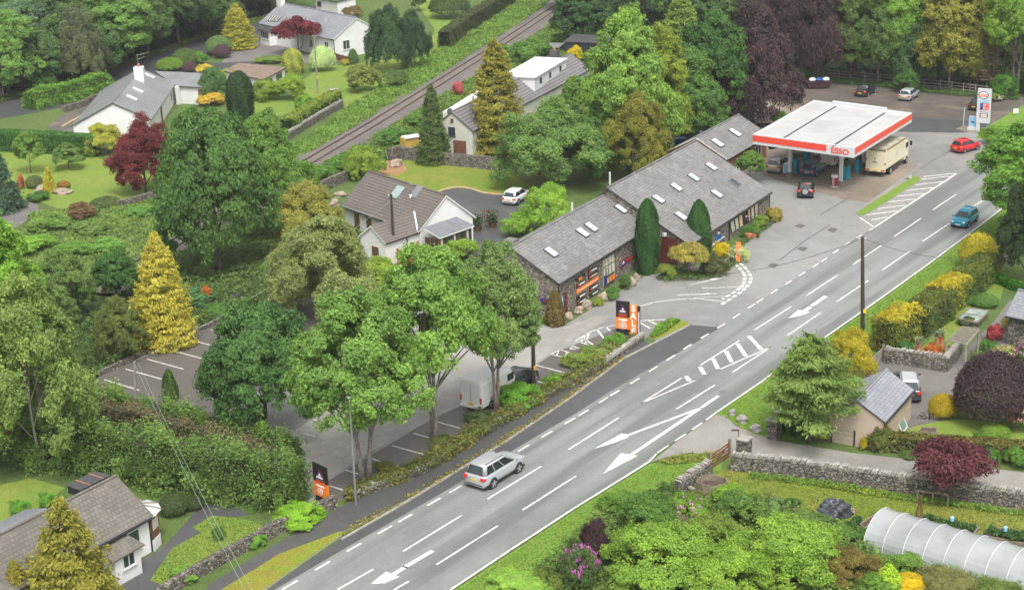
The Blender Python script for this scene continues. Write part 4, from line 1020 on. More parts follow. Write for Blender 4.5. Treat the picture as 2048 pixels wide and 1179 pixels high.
for q in ((1152, 413), (1227, 352)):
    p = hit(*q, S1.Ra, S1.n) - S1.n * -0.4
    mb = MB(); mb.tube([p - Zv * 0.9, p + Zv * 0.35], 0.09, 8); mb.build('flue', M_PVC, r)

# ------------------------------------------------------------------ stone shop, right range
A, B = P(1380.5, 490, 2.3), P(1544, 383, 2.3)
r = thing('stone_shop', 'wide stone shop with the biggest slate roof and eight roof windows behind the columnar conifers', 'shop', G0(A))
h, ri = solve_ridge(A, (B - A).normalized(), (1213.6, 381)); h2, ri2 = solve_ridge(B, (B - A).normalized(), (1392.7, 276))
S2 = Gable(r, A, B, (h + h2) / 2, (ri + ri2) / 2, M_STONE, M_SLATE, back=5.0)
for q in [(1316.4, 399), (1352.4, 375.4), (1387.2, 355.7), (1422.2, 334.3), (1433.4, 388.7), (1361.6, 433), (1400, 409.6)]: S2.skylight(*q)
S2.skylight(1469, 366.3, pane=M_GLASS, frame=M_STEEL)
ZW = zoomc(1440, 390, 13.1); no = -S2.n
o, q = board(r, S2, ZW, ((240, 700), (985, 180), (990, 525), (290, 995)), M_BLACK, 'display_window', th=0.05)
for i, (a, b, c1, c2, m_) in enumerate([(0.02, 0.12, .08, .82, M_CREAMGL), (.165, .265, .08, .84, M_CREAMGL), (.31, .41, .06, .86, M_WARM), (.635, .69, .08, .8, M_WARM), (.745, .83, .08, .8, M_CREAMGL), (.885, .965, .04, .8, M_WARM)]):
    strip(o, q, a, b, c1, c2, no, m_, 'pane', 0.072)
    strip(o, q, a, b, 0.88, 0.94, no, M_WPAINT, 'lettering', 0.074)
strip(o, q, .52, .6, .42, .62, no, M_NAVY, 'emblem', 0.074); strip(o, q, .53, .58, .4, .5, no, M_WPAINT, 'emblem', 0.088); strip(o, q, .5, .61, .64, .78, no, M_BURGP, 'lettering', 0.074)
o, q = board(r, S2, Z5, ((205, 320), (262, 160), (312, 235), (312, 262)), M_BLUE, 'emblem_board', th=0.04)
o, q = board(r, S2, Z5, ((245, 200), (265, 165), (285, 195), (262, 205)), M_WPAINT, 'emblem', lift=0.065, th=0.02)
o, q = board(r, S2, Z5, ((160, 365), (350, 232), (350, 252), (160, 388)), M_WPAINT, 'lettering', th=0.03)
gp = lambda t: S2.a + S2.n * t
door(r, Vector((*gp(2.2).xy, 0.1)), S2.n, -S2.u, 2.2, 2.6, M_RDOOR)
mb = MB(); p = S2.on_left(*zoomc(1180, 260, 4.9125)(740, 1020)); mb.box(p - S2.u * 0.2, (0.35, 0.25, 0.3), 0.6); mb.build('flood_light', M_PVC, r)
mb = MB(); mb.tube([S2.b - S2.n * 0.1, Vector((S2.b.x, S2.b.y, 0)) - S2.n * 0.1], 0.07, 6); p = S2.on_front(*ZW(225, 900)); mb.tube([Vector((p.x, p.y, 2.2)) - S2.n * 0.08, Vector((p.x, p.y, 0)) - S2.n * 0.08], 0.07, 6); mb.build('downpipe', M_BLACK, r)

# ------------------------------------------------------------------ garage shop behind the canopy
uu = S2.u; A = P(1470, 309, 2.7) - uu * 2.2
B = A + uu * 12.7
r = thing('garage_shop', 'low brick garage shop with grey slate roof and two roof windows beside the petrol canopy', 'shop', G0(A))
S3 = Gable(r, A, B, 3.9, 2.1, M_BRICK, M_SLATE, trim=M_WPAINT)
for q in ((1470, 266), (1434.5, 286.5)): S3.skylight(*q, w=1.1, h=1.5)
door(r, S3.front(6.2, 0.02), S3.u, -S3.n, 1.8, 2.1, M_BLACK)
window(r, S3.front(4.0, 0.6), S3.u, -S3.n, 1.8, 1.3, 2, 1, M_WPAINT); window(r, S3.front(9.2, 0.6), S3.u, -S3.n, 2.6, 1.5, 3, 1, M_WPAINT)

# ------------------------------------------------------------------ petrol canopy
ZT_ = 5.6
c1, c2, c3, c4 = P(1505.7, 268.4, ZT_), P(1708.5, 295.5, ZT_), P(1824, 225.4, ZT_), P(1627.7, 200, ZT_)
r = thing('petrol_canopy', 'white flat petrol station canopy with red fascia on two columns', 'canopy', ((c1 + c3) / 2).to_tuple()[:2] + (0,))
def inset(pts, d):
    n = len(pts); out = []
    for i in range(n):
        a, b, c = pts[i - 1], pts[i], pts[(i + 1) % n]
        e1, e2 = (b - a).normalized(), (c - b).normalized(); n1, n2 = Vector((-e1.y, e1.x, 0)), Vector((-e2.y, e2.x, 0))
        k = d / (1 + n1.dot(n2)); out.append(b + (n1 + n2) * k)
    return out
cs = [c1, c2, c3, c4]; ins = inset(cs, 0.22); FH = 1.12
mb = MB(); mb.prism(ins, ZT_ - 0.55, ZT_ - 0.10); mb.build('roof', M_CANTOP, r)
mb = MB(); ins2 = inset(cs, 0.24); mb.prism(ins2, ZT_ - FH + 0.06, ZT_ - FH + 0.12); mb.build('soffit', M_FLATROOF, r)
for i in range(4):
    a, b = cs[i], cs[(i + 1) % 4]; d = (b - a).normalized(); n = Vector((d.y, -d.x, 0)); L = (b - a).length
    ia, ib = ins[i], ins[(i + 1) % 4]
    mb = MB(); z0, z1 = ZT_ - FH, ZT_
    g_ = lambda p, z: Vector((p.x, p.y, z))
    mb.poly([g_(a, z0), g_(b, z0), g_(b, z1), g_(a, z1)]); mb.poly([g_(a, z1), g_(b, z1), g_(ib, z1), g_(ia, z1)]); mb.poly([g_(ib, z0), g_(ia, z0), g_(ia, z1), g_(ib, z1)]); mb.poly([g_(b, z0), g_(a, z0), g_(ia, z0), g_(ib, z0)])
    f = mb.build('fascia', M_PVC, r)
    lo, hi = (0.0, L * 0.735) if i == 0 else ((0.25, L) if i == 1 else (0, L))
    mb = MB(); mb.para(a + d * lo + Zv * (-0.80), d * (hi - lo), n * 0.02, Zv * 0.70); mb.build('red_band', M_REDP, f)
    if i == 0: text(f, 'ESSO', a + d * (L * 0.865) + n * 0.02 - Zv * 0.62, d, Zv, 0.86, M_REDP, 'lettering', 0.02, 0.02, 1.12)
    if i == 2:
        mb = MB(); mb.tube([g_(a.lerp(b, 0.25), ZT_ + 0.1), g_(a.lerp(b, 0.8), ZT_ + 0.1)], 0.13, 8); mb.build('roof_duct', M_PVC, r)
ZP = zoomc(1450, 160, 5.12)
for a, b in (((590, 600), (1135, 270)), ((1105, 675), (1640, 335))):
    mb = MB(); mb.beam(P(*ZP(*a), ZT_ - 0.09), P(*ZP(*b), ZT_ - 0.09), 0.22, 0.03); mb.build('gutter', M_BLACK, r)
du = (c2 - c1).normalized(); dn = (c4 - c1).normalized()
k1, k2 = P(1579, 353), P(1681, 371)
for k in (k1, k2):
    for q in (0, 8.5):
        p = k + dn * q
        mb = MB(); mb.box((p.x, p.y, 2.3), (0.34, 0.34, 4.45), math.atan2(du.y, du.x)); o = mb.build('column', M_PVC, r)
        mb = MB(); mb.box((p.x, p.y, 0.35), (0.44, 0.44, 0.4), math.atan2(du.y, du.x)); mb.build('base', M_CONC, o)
# pump islands, pumps
rot = math.atan2(dn.y, dn.x)
for k, lab in ((k1, 'left'), (k2, 'right')):
    c = k + dn * 4.4
    mb = MB(); mb.box((c.x, c.y, 0.09), (10.2, 1.15, 0.16), rot)
    structure(mb.build('pump_island', M_CONC, bevel=0.04))
def pump(p, label, mat):
    r = thing('fuel_pump', label, 'fuel pump', (p.x, p.y, 0.17), rot, 'pumps under the petrol canopy')
    mb = MB(); mb.box((0, 0, 0.75), (0.95, 0.5, 1.5)); mb.build('body', mat, r, local=True, bevel=0.04)
    mb = MB(); mb.box((0, 0, 1.68), (0.9, 0.42, 0.34)); mb.build('display', M_DARKGREY, r, local=True, bevel=0.03)
    for s in (-1, 1):
        mb = MB(); mb.tube([(0.3 * s, 0.27, 1.3), (0.42 * s, 0.36, 0.9), (0.44 * s, 0.36, 0.5), (0.35 * s, 0.29, 0.9)], 0.025, 5); mb.build('hose', M_BLACK, r, local=True)
pump(P(1592, 346), 'turquoise fuel pump behind the left canopy column', M_TEAL)
pump(P(1693, 361), 'turquoise fuel pump behind the right canopy column', M_TEAL)
pump(P(1716, 346), 'turquoise fuel pump nearest the cream lorry', M_TEAL)
pump(P(1613, 330), 'turquoise fuel pump between the silver estate and blue hatchback', M_TEAL)
# drum-shaped display under the canopy
p = P(1668.5, 373)
r = thing('drum_display', 'crimson cup-shaped drum display with white lid beside the right canopy column', 'display', G0(p))
mb = MB(); mb.lathe(p, [(0.42, 0.02), (0.42, 0.1)], 16); mb.build('base', M_PVC, r)
mb = MB(); mb.lathe(p, [(0.31, 0.1), (0.38, 1.1)], 16); o = mb.build('drum', M_CRIM, r, smooth=False)
mb = MB(); mb.lathe(p, [(0.42, 1.1), (0.42, 1.2), (0.36, 1.28), (0.36, 1.36)], 16); mb.build('lid', M_PVC, r)
fd = Vector((p.x, p.y, 0)).normalized()
text(r, 'COSTA', p - fd * 0.36 + Zv * 0.6 - Vector((0.12, 0, 0)), Zv, Vector((-1, 0, 0)), 0.3, M_WPAINT, 'lettering', 0.03)
p = P(1572.5, 349)
r = thing('poster_stand', 'white arch-topped poster stand at the foot of the left canopy column', 'sign', G0(p))
d = Vector((1, -0.25, 0)).normalized(); n = Vector((-0.25, -1, 0)).normalized()
mb = MB(); pts = [p - d * 0.38, p + d * 0.38] + [p + d * (0.38 * math.cos(a)) + Zv * (0.9 + 0.38 * math.sin(a)) for a in np.linspace(0, PI, 8)]
pts = [q + Zv * 0.17 for q in pts]; pts = [pts[0], pts[1]] + pts[2:]
plate(r, pts, n, M_PVC, 'frame', 0.08, 0.0); c = p + Zv * 0.75
plate(r, [c - d * 0.27 - Zv * 0.5, c + d * 0.27 - Zv * 0.5, c + d * 0.27 + Zv * 0.35, c - d * 0.27 + Zv * 0.35], n, M_SKYB, 'poster', 0.012, 0.082)
p = P(1613, 322); r = thing('poster_stand', 'small white poster stand on the forecourt behind the blue hatchback', 'sign', G0(p))
plate(r, [p - d * .3 + Zv * .2, p + d * .3 + Zv * .2, p + d * .3 + Zv * 1.2, p - d * .3 + Zv * 1.2], n, M_PVC, 'panel', 0.06, 0); plate(r, [p - d * .22 + Zv * .5, p + d * .22 + Zv * .5, p + d * .22 + Zv * 1.0, p - d * .22 + Zv * 1.0], n, M_STEEL, 'poster', 0.012, .062)
mb = MB(); mb.box((p.x, p.y, 0.13), (0.6, 0.4, 0.2)); mb.build('foot', M_STEEL, r)

# price sign
p = P(1950.8, 261.7, 0.12); q = P(1977.4, 264.2, 0.12); d = (q - p).normalized(); n = d.cross(Zv); L = (q - p).length
r = thing('price_sign', 'tall white petrol price sign with oval logo on a grass-edged island', 'sign', G0(p))
sc_ = 80.0 / 786 * 0 + 1
mb = MB(); mb.para(p, d * 0.46, -n * 0.3, Zv * 5.0); mb.build('post', M_PVC, r, bevel=0.03)
HT = 5.35; hz = lambda y: HT * (1030 - y) / (1030 - 130); wx = lambda x: L * (x - 290) / (580 - 290)
fp = lambda x, y: p + d * wx(x) + Zv * hz(y)
plate(r, [fp(290, 850), fp(580, 850), fp(580, 130), fp(290, 130)], n, M_PVC, 'panel', 0.32, -0.28)
el = lambda k: [fp(418 + 112 * k * math.cos(a), 262 - 78 * k * math.sin(a)) for a in np.linspace(0, 2 * PI, 28)[:-1]]
plate(r, el(1), n, M_NAVY, 'logo_ring', 0.012, 0.045); o = plate(r, el(0.84), n, M_WPAINT, 'logo_field', 0.012, 0.06)
text(r, 'Esso', fp(418, 262), d, Zv, 0.66, M_REDP, 'lettering', 0.08, 0.012)
for (x0, y0, x1, y1), m_ in [((358, 360, 548, 425), M_SKYB), ((358, 428, 420, 500), M_BLUE), ((420, 428, 548, 500), M_REDP), ((358, 503, 420, 575), M_NAVY), ((420, 503, 548, 575), M_REDP), ((358, 650, 540, 730), M_CRIM)]:
    plate(r, [fp(x0, y1), fp(x1, y1), fp(x1, y0), fp(x0, y0)], n, m_, 'price_panel', 0.012, 0.045)
for (x0, y0, x1, y1), m_ in [((375, 375, 400, 410), M_WPAINT), ((412, 385, 530, 402), M_PVC), ((432, 440, 448, 490), M_WPAINT), ((462, 440, 478, 490), M_WPAINT), ((500, 440, 530, 455), M_WPAINT), ((432, 512, 448, 565), M_WPAINT), ((462, 512, 472, 565), M_WPAINT), ((505, 512, 518, 560), M_WPAINT), ((365, 600, 400, 625), M_STEEL), ((420, 606, 480, 622), M_STEEL), ((500, 610, 530, 635), M_STEEL), ((385, 662, 515, 685), M_WPAINT), ((385, 695, 515, 718), M_WPAINT)]:
    plate(r, [fp(x0, y1), fp(x1, y1), fp(x1, y0), fp(x0, y0)], n, m_, 'lettering', 0.01, 0.06)
p = P(1934, 259.5, 0.12); r = thing('poster_board', 'low white poster board with pale blue sheet left of the price sign', 'sign', G0(p))
mb = MB(); mb.para(p, d * 1.05, -n * 0.5, Zv * 0.32); mb.build('base', M_PVC, r)
plate(r, [p + d * .1 + Zv * .35, p + d * 1.05 + Zv * .35, p + d * 1.1 + Zv * 1.75, p + d * .15 + Zv * 1.75], n, M_PVC, 'board', 0.08, -0.25)
plate(r, [p + d * .17 + Zv * .5, p + d * 1.0 + Zv * .5, p + d * 1.04 + Zv * 1.68, p + d * .22 + Zv * 1.68], n, M_SKYB, 'poster', 0.012, -0.165)
plate(r, [p + d * .4 + Zv * .9, p + d * .8 + Zv * .9, p + d * .8 + Zv * 1.1, p + d * .4 + Zv * 1.1], n, M_DARKGREY, 'lettering', 0.01, -0.15)
p = P(1926.5, 253, 0.12); r = thing('slim_post', 'slim pale post standing left of the poster board', 'post', G0(p)); mb = MB(); mb.tube([p, p + Zv * 2.3], 0.05, 6); mb.build('post', M_PVC, r); mb = MB(); mb.box(p + Zv * 2.32, (0.14, 0.14, 0.06)); mb.build('cap', M_PVC, r)
p = P(2031, 231, 0.1); r = thing('small_sign', 'small blank white sign facing the road on the grass bank', 'sign', G0(p)); mb = MB(); mb.tube([p, p + Zv * .5], 0.04, 6); mb.build('post', M_STEEL, r); plate(r, [p + Vector((-.35, 0, .3)), p + Vector((.35, 0, .3)), p + Vector((.35, 0, .95)), p + Vector((-.35, 0, .95))], Vector((0, -1, 0)), M_PVC, 'panel', .04, .04)

# ------------------------------------------------------------------ roadside shop signs
def logo(r, q, n, y0=.0):
    f = lambda s, t: (q[0].lerp(q[1], s)).lerp(q[3].lerp(q[2], s), t)
    plate(r, [f(.18, .36), f(.82, .36), f(.5, .10)], n, M_BURGP, 'emblem', .012, .11); plate(r, [f(.26, .345), f(.74, .345), f(.5, .15)], n, M_NAVY, 'emblem', .012, .125)
    plate(r, [f(.42, .27), f(.6, .28), f(.52, .2)], n, M_WPAINT, 'emblem', .01, .14); plate(r, [f(.28, .34), f(.72, .34), f(.7, .30), f(.3, .30)], n, M_WPAINT, 'lettering', .01, .14)
    plate(r, [f(.2, .395), f(.8, .395), f(.8, .38), f(.2, .38)], n, M_STEEL, 'lettering', .012, .11); plate(r, [f(.16, .45), f(.84, .45), f(.84, .425), f(.16, .425)], n, M_REDP, 'lettering', .012, .11); plate(r, [f(.18, .49), f(.84, .49), f(.84, .475), f(.18, .475)], n, M_REDP, 'lettering', .012, .11)
def ring(r, c, d, n, R, mat, name, lift):
    plate(r, [c + d * R * math.cos(a) + Zv * R * math.sin(a) for a in np.linspace(0, 2 * PI, 25)[:-1]], n, mat, name, .012, lift)
bl, br_ = P(1233, 668), P(1260, 671); d = (br_ - bl).normalized(); n = d.cross(Zv)
r = thing('shop_sign', 'black and orange shop board with SALE strip by the yard entrance', 'sign', G0(bl))
bl, br_ = bl + Zv * .3, br_ + Zv * .3; W1 = (br_ - bl).length; HH = 2.75; q = [bl + Zv * HH, br_ + Zv * HH, br_, bl]
plate(r, [bl + Zv * (HH * .48), br_ + Zv * (HH * .48), br_ + Zv * HH, bl + Zv * HH], n, M_BLACK, 'upper_panel', .1, 0); plate(r, [bl + Zv * .28, br_ + Zv * .28, br_ + Zv * (HH * .48), bl + Zv * (HH * .48)], n, M_ORANGE, 'lower_panel', .1, 0)
logo(r, q, n); f = lambda s, t: (q[0].lerp(q[1], s)).lerp(q[3].lerp(q[2], s), t)
plate(r, [f(.18, .63), f(.82, .63), f(.82, .57), f(.18, .57)], n, M_WPAINT, 'lettering', .012, .105); c = f(.5, .78); ring(r, c, d, n, .34, M_WPAINT, 'emblem', .105); ring(r, c, d, n, .29, M_ORANGE, 'emblem', .118); ring(r, c, d, n, .2, M_PVC, 'emblem', .131)
mb = MB(); mb.para(bl - Zv * .3, d * W1, -n * .08, Zv * .58); mb.build('base', M_BLACK, r)
sl0 = br_ + d * .04 - Zv * .2; W2 = .62
plate(r, [sl0, sl0 + d * W2, sl0 + d * W2 + Zv * HH, sl0 + Zv * HH], n, M_ORANGE, 'strip', .1, .05)
for i, ch in enumerate('SALE'): text(r, ch, sl0 + d * W2 * .5 + n * .16 + Zv * (HH - .36 - i * .66), d, Zv, .74, M_WPAINT, 'letter', .012, .03)
plate(r, [sl0 + d * (W2 + .02), sl0 + d * (W2 + .26), sl0 + d * (W2 + .26) + Zv * (HH - .1), sl0 + d * (W2 + .02) + Zv * (HH - .1)], n, M_BLACK, 'side_strip', .08, .0)
plate(r, [sl0 + d * (W2 + .08), sl0 + d * (W2 + .2), sl0 + d * (W2 + .2) + Zv * (HH - .6), sl0 + d * (W2 + .08) + Zv * (HH - .6)], n, M_PVC, 'lettering', .01, .085)
bl, br_ = P(632, 999), P(660, 1010); d = (br_ - bl).normalized(); n = d.cross(Zv)
r = thing('shop_sign', 'black and orange shop board leaning out of the hedge end at the car park corner', 'sign', G0(bl))
HH = 2.75; q = [bl + Zv * (HH + .1), br_ + Zv * HH, br_, bl]
f = lambda s, t: (q[0].lerp(q[1], s)).lerp(q[3].lerp(q[2], s), t)
plate(r, [f(0, .46), f(1, .46), f(1, 0), f(0, 0)], n, M_BLACK, 'upper_panel', .1, 0); plate(r, [f(0, .83), f(1, .83), f(1, .46), f(0, .46)], n, M_ORANGE, 'lower_panel', .1, 0); logo(r, q, n)
plate(r, [f(.2, .58), f(.75, .58), f(.75, .53), f(.2, .53)], n, M_WPAINT, 'lettering', .012, .105); c = f(.45, .7); ring(r, c, d, n, .26, M_WPAINT, 'emblem', .105); ring(r, c, d, n, .22, M_ORANGE, 'emblem', .118); ring(r, c, d, n, .16, M_PVC, 'emblem', .131)
mb = MB(); mb.para(f(0, 1), d * (br_ - bl).length, -n * .08, Zv * .45); mb.build('base', M_BLACK, r)
# ------------------------------------------------------------------ houses
ZH = zoomc(660, 320, 5.851)
# white bungalow behind the utility pole
A, B = P(682, 410.6, 2.5), P(837, 463.6, 2.5)
r = thing('bungalow', 'white bungalow with brown tiled roof, front gable and brown conservatory behind the timber pole', 'house', G0(A))
H5 = Gable(r, A, B, 3.6, 3.0, M_WHITE, M_TILE, trim=M_WPAINT)
H5.skylight(795.5, 385, 1.3, 1.5, plain('green_skylight', (.3, .38, .36), .1, .1, 1), M_STEEL); H5.skylight(834, 384, 1.0, 1.5, M_STEEL, M_STEEL)
nf = -H5.n
for x, y in ((316, 680), (457, 715)):
    p = H5.on_front(*ZH(x, y)); window(r, Vector((p.x, p.y, 0.7)), H5.u, nf, 0.85, 1.35, 1, 1, M_BROWNW, M_BRWIN)
p = H5.on_roof(*ZH(955, 420))
mb = MB(); mb.tube([p - Zv * .1, p + Zv * 1.1], 0.09, 8); mb.tube([p + Zv * 1.1, p + Zv * 1.25], 0.15, 8); o = mb.build('flue', M_STEEL, r)
mb = MB(); mb.box(p, (0.4, 0.4, 0.3)); mb.build('flashing', M_WPAINT, o)
for x, y in ((855, 570), (607, 655)):
    c = H5.on_roof(*ZH(x, y)); mb = MB(); mb.box(c, (0.25, 0.25, 0.2)); mb.build('vent', M_STEEL, r)
# front gable wing
a0, b0 = P(771, 487, 2.4), P(837.5, 464.5, 2.4)
du5 = (b0 - a0).normalized(); dn5 = Vector((-du5.y, du5.x, 0)); Lw = (b0 - a0).length
hw, rw = 1.95, 1.45
a1 = a0 + dn5 * 2 * hw; ra, rb = a0 + dn5 * hw + Zv * rw, b0 + dn5 * hw + Zv * rw + du5 * 1.6
mb = MB(); bb = b0 + du5 * 0.2; b1 = a1 + du5 * (Lw + 2.5)
mb.poly([a0, bb, rb, ra]); mb.poly([ra, rb, b1, a1])
for p, q in ((a0, ra), (ra, a1)): mb.poly([p, q, q - Zv * .13, p - Zv * .13], 1)
mb.poly([a0, a0 - Zv * .13, bb - Zv * .13, bb], 2); mb.poly([a0 - Zv * .13, ra - Zv * .13, rb - Zv * .13, bb - Zv * .13], 1); mb.poly([ra - Zv * .13, a1 - Zv * .13, b1 - Zv * .13, rb - Zv * .13], 1)
mb.build('wing_roof', [M_TILE, M_WPAINT, M_BLACK], r)
mb = MB(); w0, w1 = a0 + du5 * .18 + dn5 * .22, a0 + du5 * .18 + dn5 * (2 * hw - .22); g_ = lambda p, z: Vector((p.x, p.y, z)); wm = a0 + du5 * .18 + dn5 * hw
e0 = w0 + du5 * (Lw + .6); e1 = w1 + du5 * (Lw + .6)
mb.poly([g_(w1, 0), g_(w0, 0), g_(w0, 2.38), g_(wm, 2.4 + rw - .16), g_(w1, 2.38)]); mb.poly([g_(w0, 0), g_(e0, 0), g_(e0, 2.38), g_(w0, 2.38)]); mb.poly([g_(e1, 0), g_(w1, 0), g_(w1, 2.38), g_(e1, 2.38)])
mb.build('wing_wall', M_WHITE, r)
window(r, g_(wm, .75) - dn5 * .3, -dn5, -du5, .9, 1.0, 1, 1, M_BROWNW, M_BRWIN)
c = (w0 + du5 * 2.9); mb = MB(); mb.tube([g_(c, 2.3) - dn5 * .06, g_(c, 0) - dn5 * .06], .06, 6); mb.build('downpipe', M_BLACK, r)
mb = MB(); mb.box(g_(w0 + du5 * 3.5 - dn5 * .1, 1.35), (.35, .2, .4)); mb.build('hanging_basket', M_CORE, r)
mb = MB(); v0 = rb - du5 * 0.15; mb.beam(v0 + Zv * .03, bb + Zv * .03 - du5 * .3, .16, .06); mb.build('valley_flashing', M_PVC, r)
# conservatory
q1, q2, q3, q4 = P(*ZH(1285, 910), 2.2), P(*ZH(1690, 765), 2.2), P(*ZH(1475, 660), 3.0), P(*ZH(1095, 790), 3.0)
mb = MB(); dz = Zv * .12
mb.poly([q1, q2, q3, q4]); mb.poly([q4 - dz, q3 - dz, q2 - dz, q1 - dz], 1)
for p, q in ((q1, q2), (q2, q3), (q3, q4), (q4, q1)): mb.poly([p, p - dz, q - dz, q], 1)
o = mb.build('conservatory_roof', [plain('lead_roof', (.17, .175, .19), .4, .15, 1.5), M_WPAINT], r)
du6 = (q2 - q1).normalized(); dn6 = (q4 - q1); dn6.z = 0; dn6.normalize()
s0 = q1 + du6 * .2 + dn6 * .2; Lc = (q2 - q1).length - .4; Dc = (Vector((q4.x, q4.y, 0)) - Vector((q1.x, q1.y, 0))).length - .2
for (o0, dd, LL, nn) in ((s0, du6, Lc, 5), (s0, dn6, Dc, 3)):
    mb = MB(); o0 = g_(o0, 0)
    for i in range(nn + 1): mb.para(o0 + dd * (i * (LL - .12) / nn), dd * .12, dd.cross(Zv) * -.1, Zv * 2.02)
    mb.para(o0 + Zv * .02, dd * LL, dd.cross(Zv) * -.09, Zv * .5); f = mb.build('conservatory_frame', M_BROWNW, r)
    mb = MB(); mb.para(o0 + Zv * .5 + dd.cross(Zv) * -.03, dd * LL, dd.cross(Zv) * -.03, Zv * 1.5); mb.build('pane', M_GLASS, f)
    for i in range(nn):
        if i % 2 == 0:
            mb = MB(); mb.para(o0 + Zv * .55 + dd * (i * LL / nn + .2) + dd.cross(Zv) * -.005, dd * .28, dd.cross(Zv) * -.02, Zv * 1.35); mb.build('curtain', M_CREAM, f)
window(r, H5.b + H5.n * 5.9 + Zv * (1.5 - H5.he), H5.n, H5.u, .3, .4, 1, 1, M_DARKGREY)
r = thing('garden_fence', 'orange stained curved timber fence below the white bungalow wall', 'fence', G0(P(790, 520)))
mb = MB(); pts = [P(*q) for q in ((755, 502), (775, 510), (790, 522), (808, 533), (828, 522), (842, 505))]
for a, b in zip(pts[:-1], pts[1:]): mb.beam(a + Zv * .75, b + Zv * .75, .06, 1.5)
o = mb.build('panel', M_ORFENCE, r)
mb = MB()
for a in pts: mb.box(a + Zv * .8, (.12, .12, 1.7))
mb.build('post', M_ORFENCE, r)

# long cottage with the white dormer
ZK = zoomc(800, 60, 4.717)
B = P(1180, 139, 3.6); A = P(946, 262, 3.6)
r = thing('cottage', 'long cream cottage with dark roof and flat-topped white dormer behind the gold conifer', 'house', G0(A))
u = (B - A).normalized(); h, ri = solve_ridge(A, u, (919, 225)); h = max(2.8, min(h, 4.2)); ri = max(1.4, min(ri, 2.6))
H6 = Gable(r, A, B, h, ri, M_CREAM, M_PANTILE, ov=.2, ovg=.15, gut=False)
nl = -H6.u; mid = H6.a + H6.n * (H6.half - .2)
window(r, g_(mid, 2.75) + H6.n * .1, -H6.n, nl, .9, 1.1, 2, 2, M_DARKGREY, M_GLASS, True); window(r, g_(mid, 4.55), -H6.n, nl, .35, .35, 1, 1, M_BROWNW)
door(r, g_(mid, .05) - H6.n * .9, -H6.n, nl, 1.7, 2.2, M_BROWNW)
t0, t1, f0, f1 = P(*ZK(1270, 455), 5.9), P(*ZK(1568, 277), 5.9), P(*ZK(1275, 250), 5.9), P(*ZK(1080, 370), 5.9)
dd = (t1 - t0).normalized(); bk = Vector((-dd.y, dd.x, 0)); Ld = (t1 - t0).length
tl = t0 + bk * 4.6; tr_ = t1 + bk * 4.6
mb = MB(); mb.prism([t0 - dd * .2 - bk * .2, t1 + dd * .2 - bk * .2, tr_ + dd * .2, tl - dd * .2], 5.9, 6.05); o = mb.build('dormer_roof', M_FLATROOF, r)
mb = MB(); mb.prism([t0, t1, tr_, tl], 3.4, 5.895); w = mb.build('dormer_wall', M_WHITE, r)
for t_ in (.18, .47, .8): window(r, t0 + dd * (Ld * t_) - Zv * 1.15, dd, -bk, .75, .75, 1, 1, M_DARKGREY, M_GLASS, False)
p = t1 + dd * .9 + bk * 2.0; mb = MB(); mb.box(g_(p, 5.4), (1.1, 1.1, 3.0), math.atan2(dd.y, dd.x)); o = mb.build('chimney', M_DARKGREY, r)
mb = MB(); mb.tube([g_(p, 6.9), g_(p, 7.3)], .16, 8); mb.build('chimney_pot', M_TERRA, o)
z0_, z1_ = P(*ZK(405, 775), 4.2), P(*ZK(690, 600), 4.2); d = (z1_ - z0_).normalized(); n = Vector((-d.y, d.x, 0))
mb = MB(); mb.prism([z0_ + n * .1, z1_ + d * 6 + n * .1, z1_ + d * 6 - n * 2.2, z0_ - n * 2.2], 4.08, 4.2); mb.build('lean_to_roof', M_FLATROOF, r)
mb = MB(); mb.prism([z0_, z1_ + d * 6, z1_ + d * 6 - n * 2.0, z0_ - n * 2.0], 0, 4.07); mb.build('lean_to_wall', M_CREAM, r)
p = P(*ZK(470, 770), 4.5); fd = Vector((-.5, -.8, .3)).normalized()
mb = MB(); e1 = fd.cross(Zv).normalized(); e2 = e1.cross(fd)
mb.poly([p + (e1 * math.cos(a) + e2 * math.sin(a)) * .42 for a in np.linspace(0, 2 * PI, 17)[:-1]]); mb.tube([p, p - fd * .3, p - fd * .3 - Zv * .8], .04, 5); mb.build('satellite_dish', M_DARKGREY, r)

# grey-roofed bungalow at the top
Z7 = zoomc(430, 0, 5.851)
A, B = P(517, 46, 3.2), P(666.7, 78.6, 3.2)
r = thing('bungalow', 'long white bungalow with blue-grey slate roof behind the red maple', 'house', G0(A))
H7 = Gable(r, A, B, 4.7, 2.85, M_WHITE, M_SLATE2, trim=M_WPAINT); no = -H7.n
for x, y, w, h in ((1305, 510, 1.1, 1.5), (1125, 490, 1.0, 1.3)):
    p = H7.on_front(*Z7(x, y)); window(r, g_(p, .95), H7.u, no, w, h, 2)
for x, y in ((1535, 510), (1775, 445)):
    p = H7.on_right(*Z7(x, y)); window(r, g_(p, 1.2), H7.n, H7.u, 1.3, 1.5, 2, 1, M_PVC)
mb = MB(); p = H7.Ra + H7.u * .6 - H7.n * .4; mb.box(p + Zv * .3, (1.3, .9, 3.2), math.atan2(H7.u.y, H7.u.x)); o = mb.build('chimney', M_WHITE, r)
mb = MB(); mb.tube([p + Zv * 1.9, p + Zv * 2.3], .17, 8); mb.build('chimney_pot', M_TERRA, o)
b0_ = P(522, 88); d = H7.u; n = no; p0 = b0_
mb = MB(); c0, c1_ = g_(p0, 0), g_(p0 + d * 3.0, 0)
mb.prism([c0, c1_, c1_ - n * 3.2, c0 - n * 3.2], 0, 1.0); mb.prism([c0 + d * .04 - n * .04, c1_ - d * .04 - n * .04, c1_ - n * 3.2, c0 - n * 3.2], 1.005, 2.35); o = mb.build('bay', M_WHITE, r)
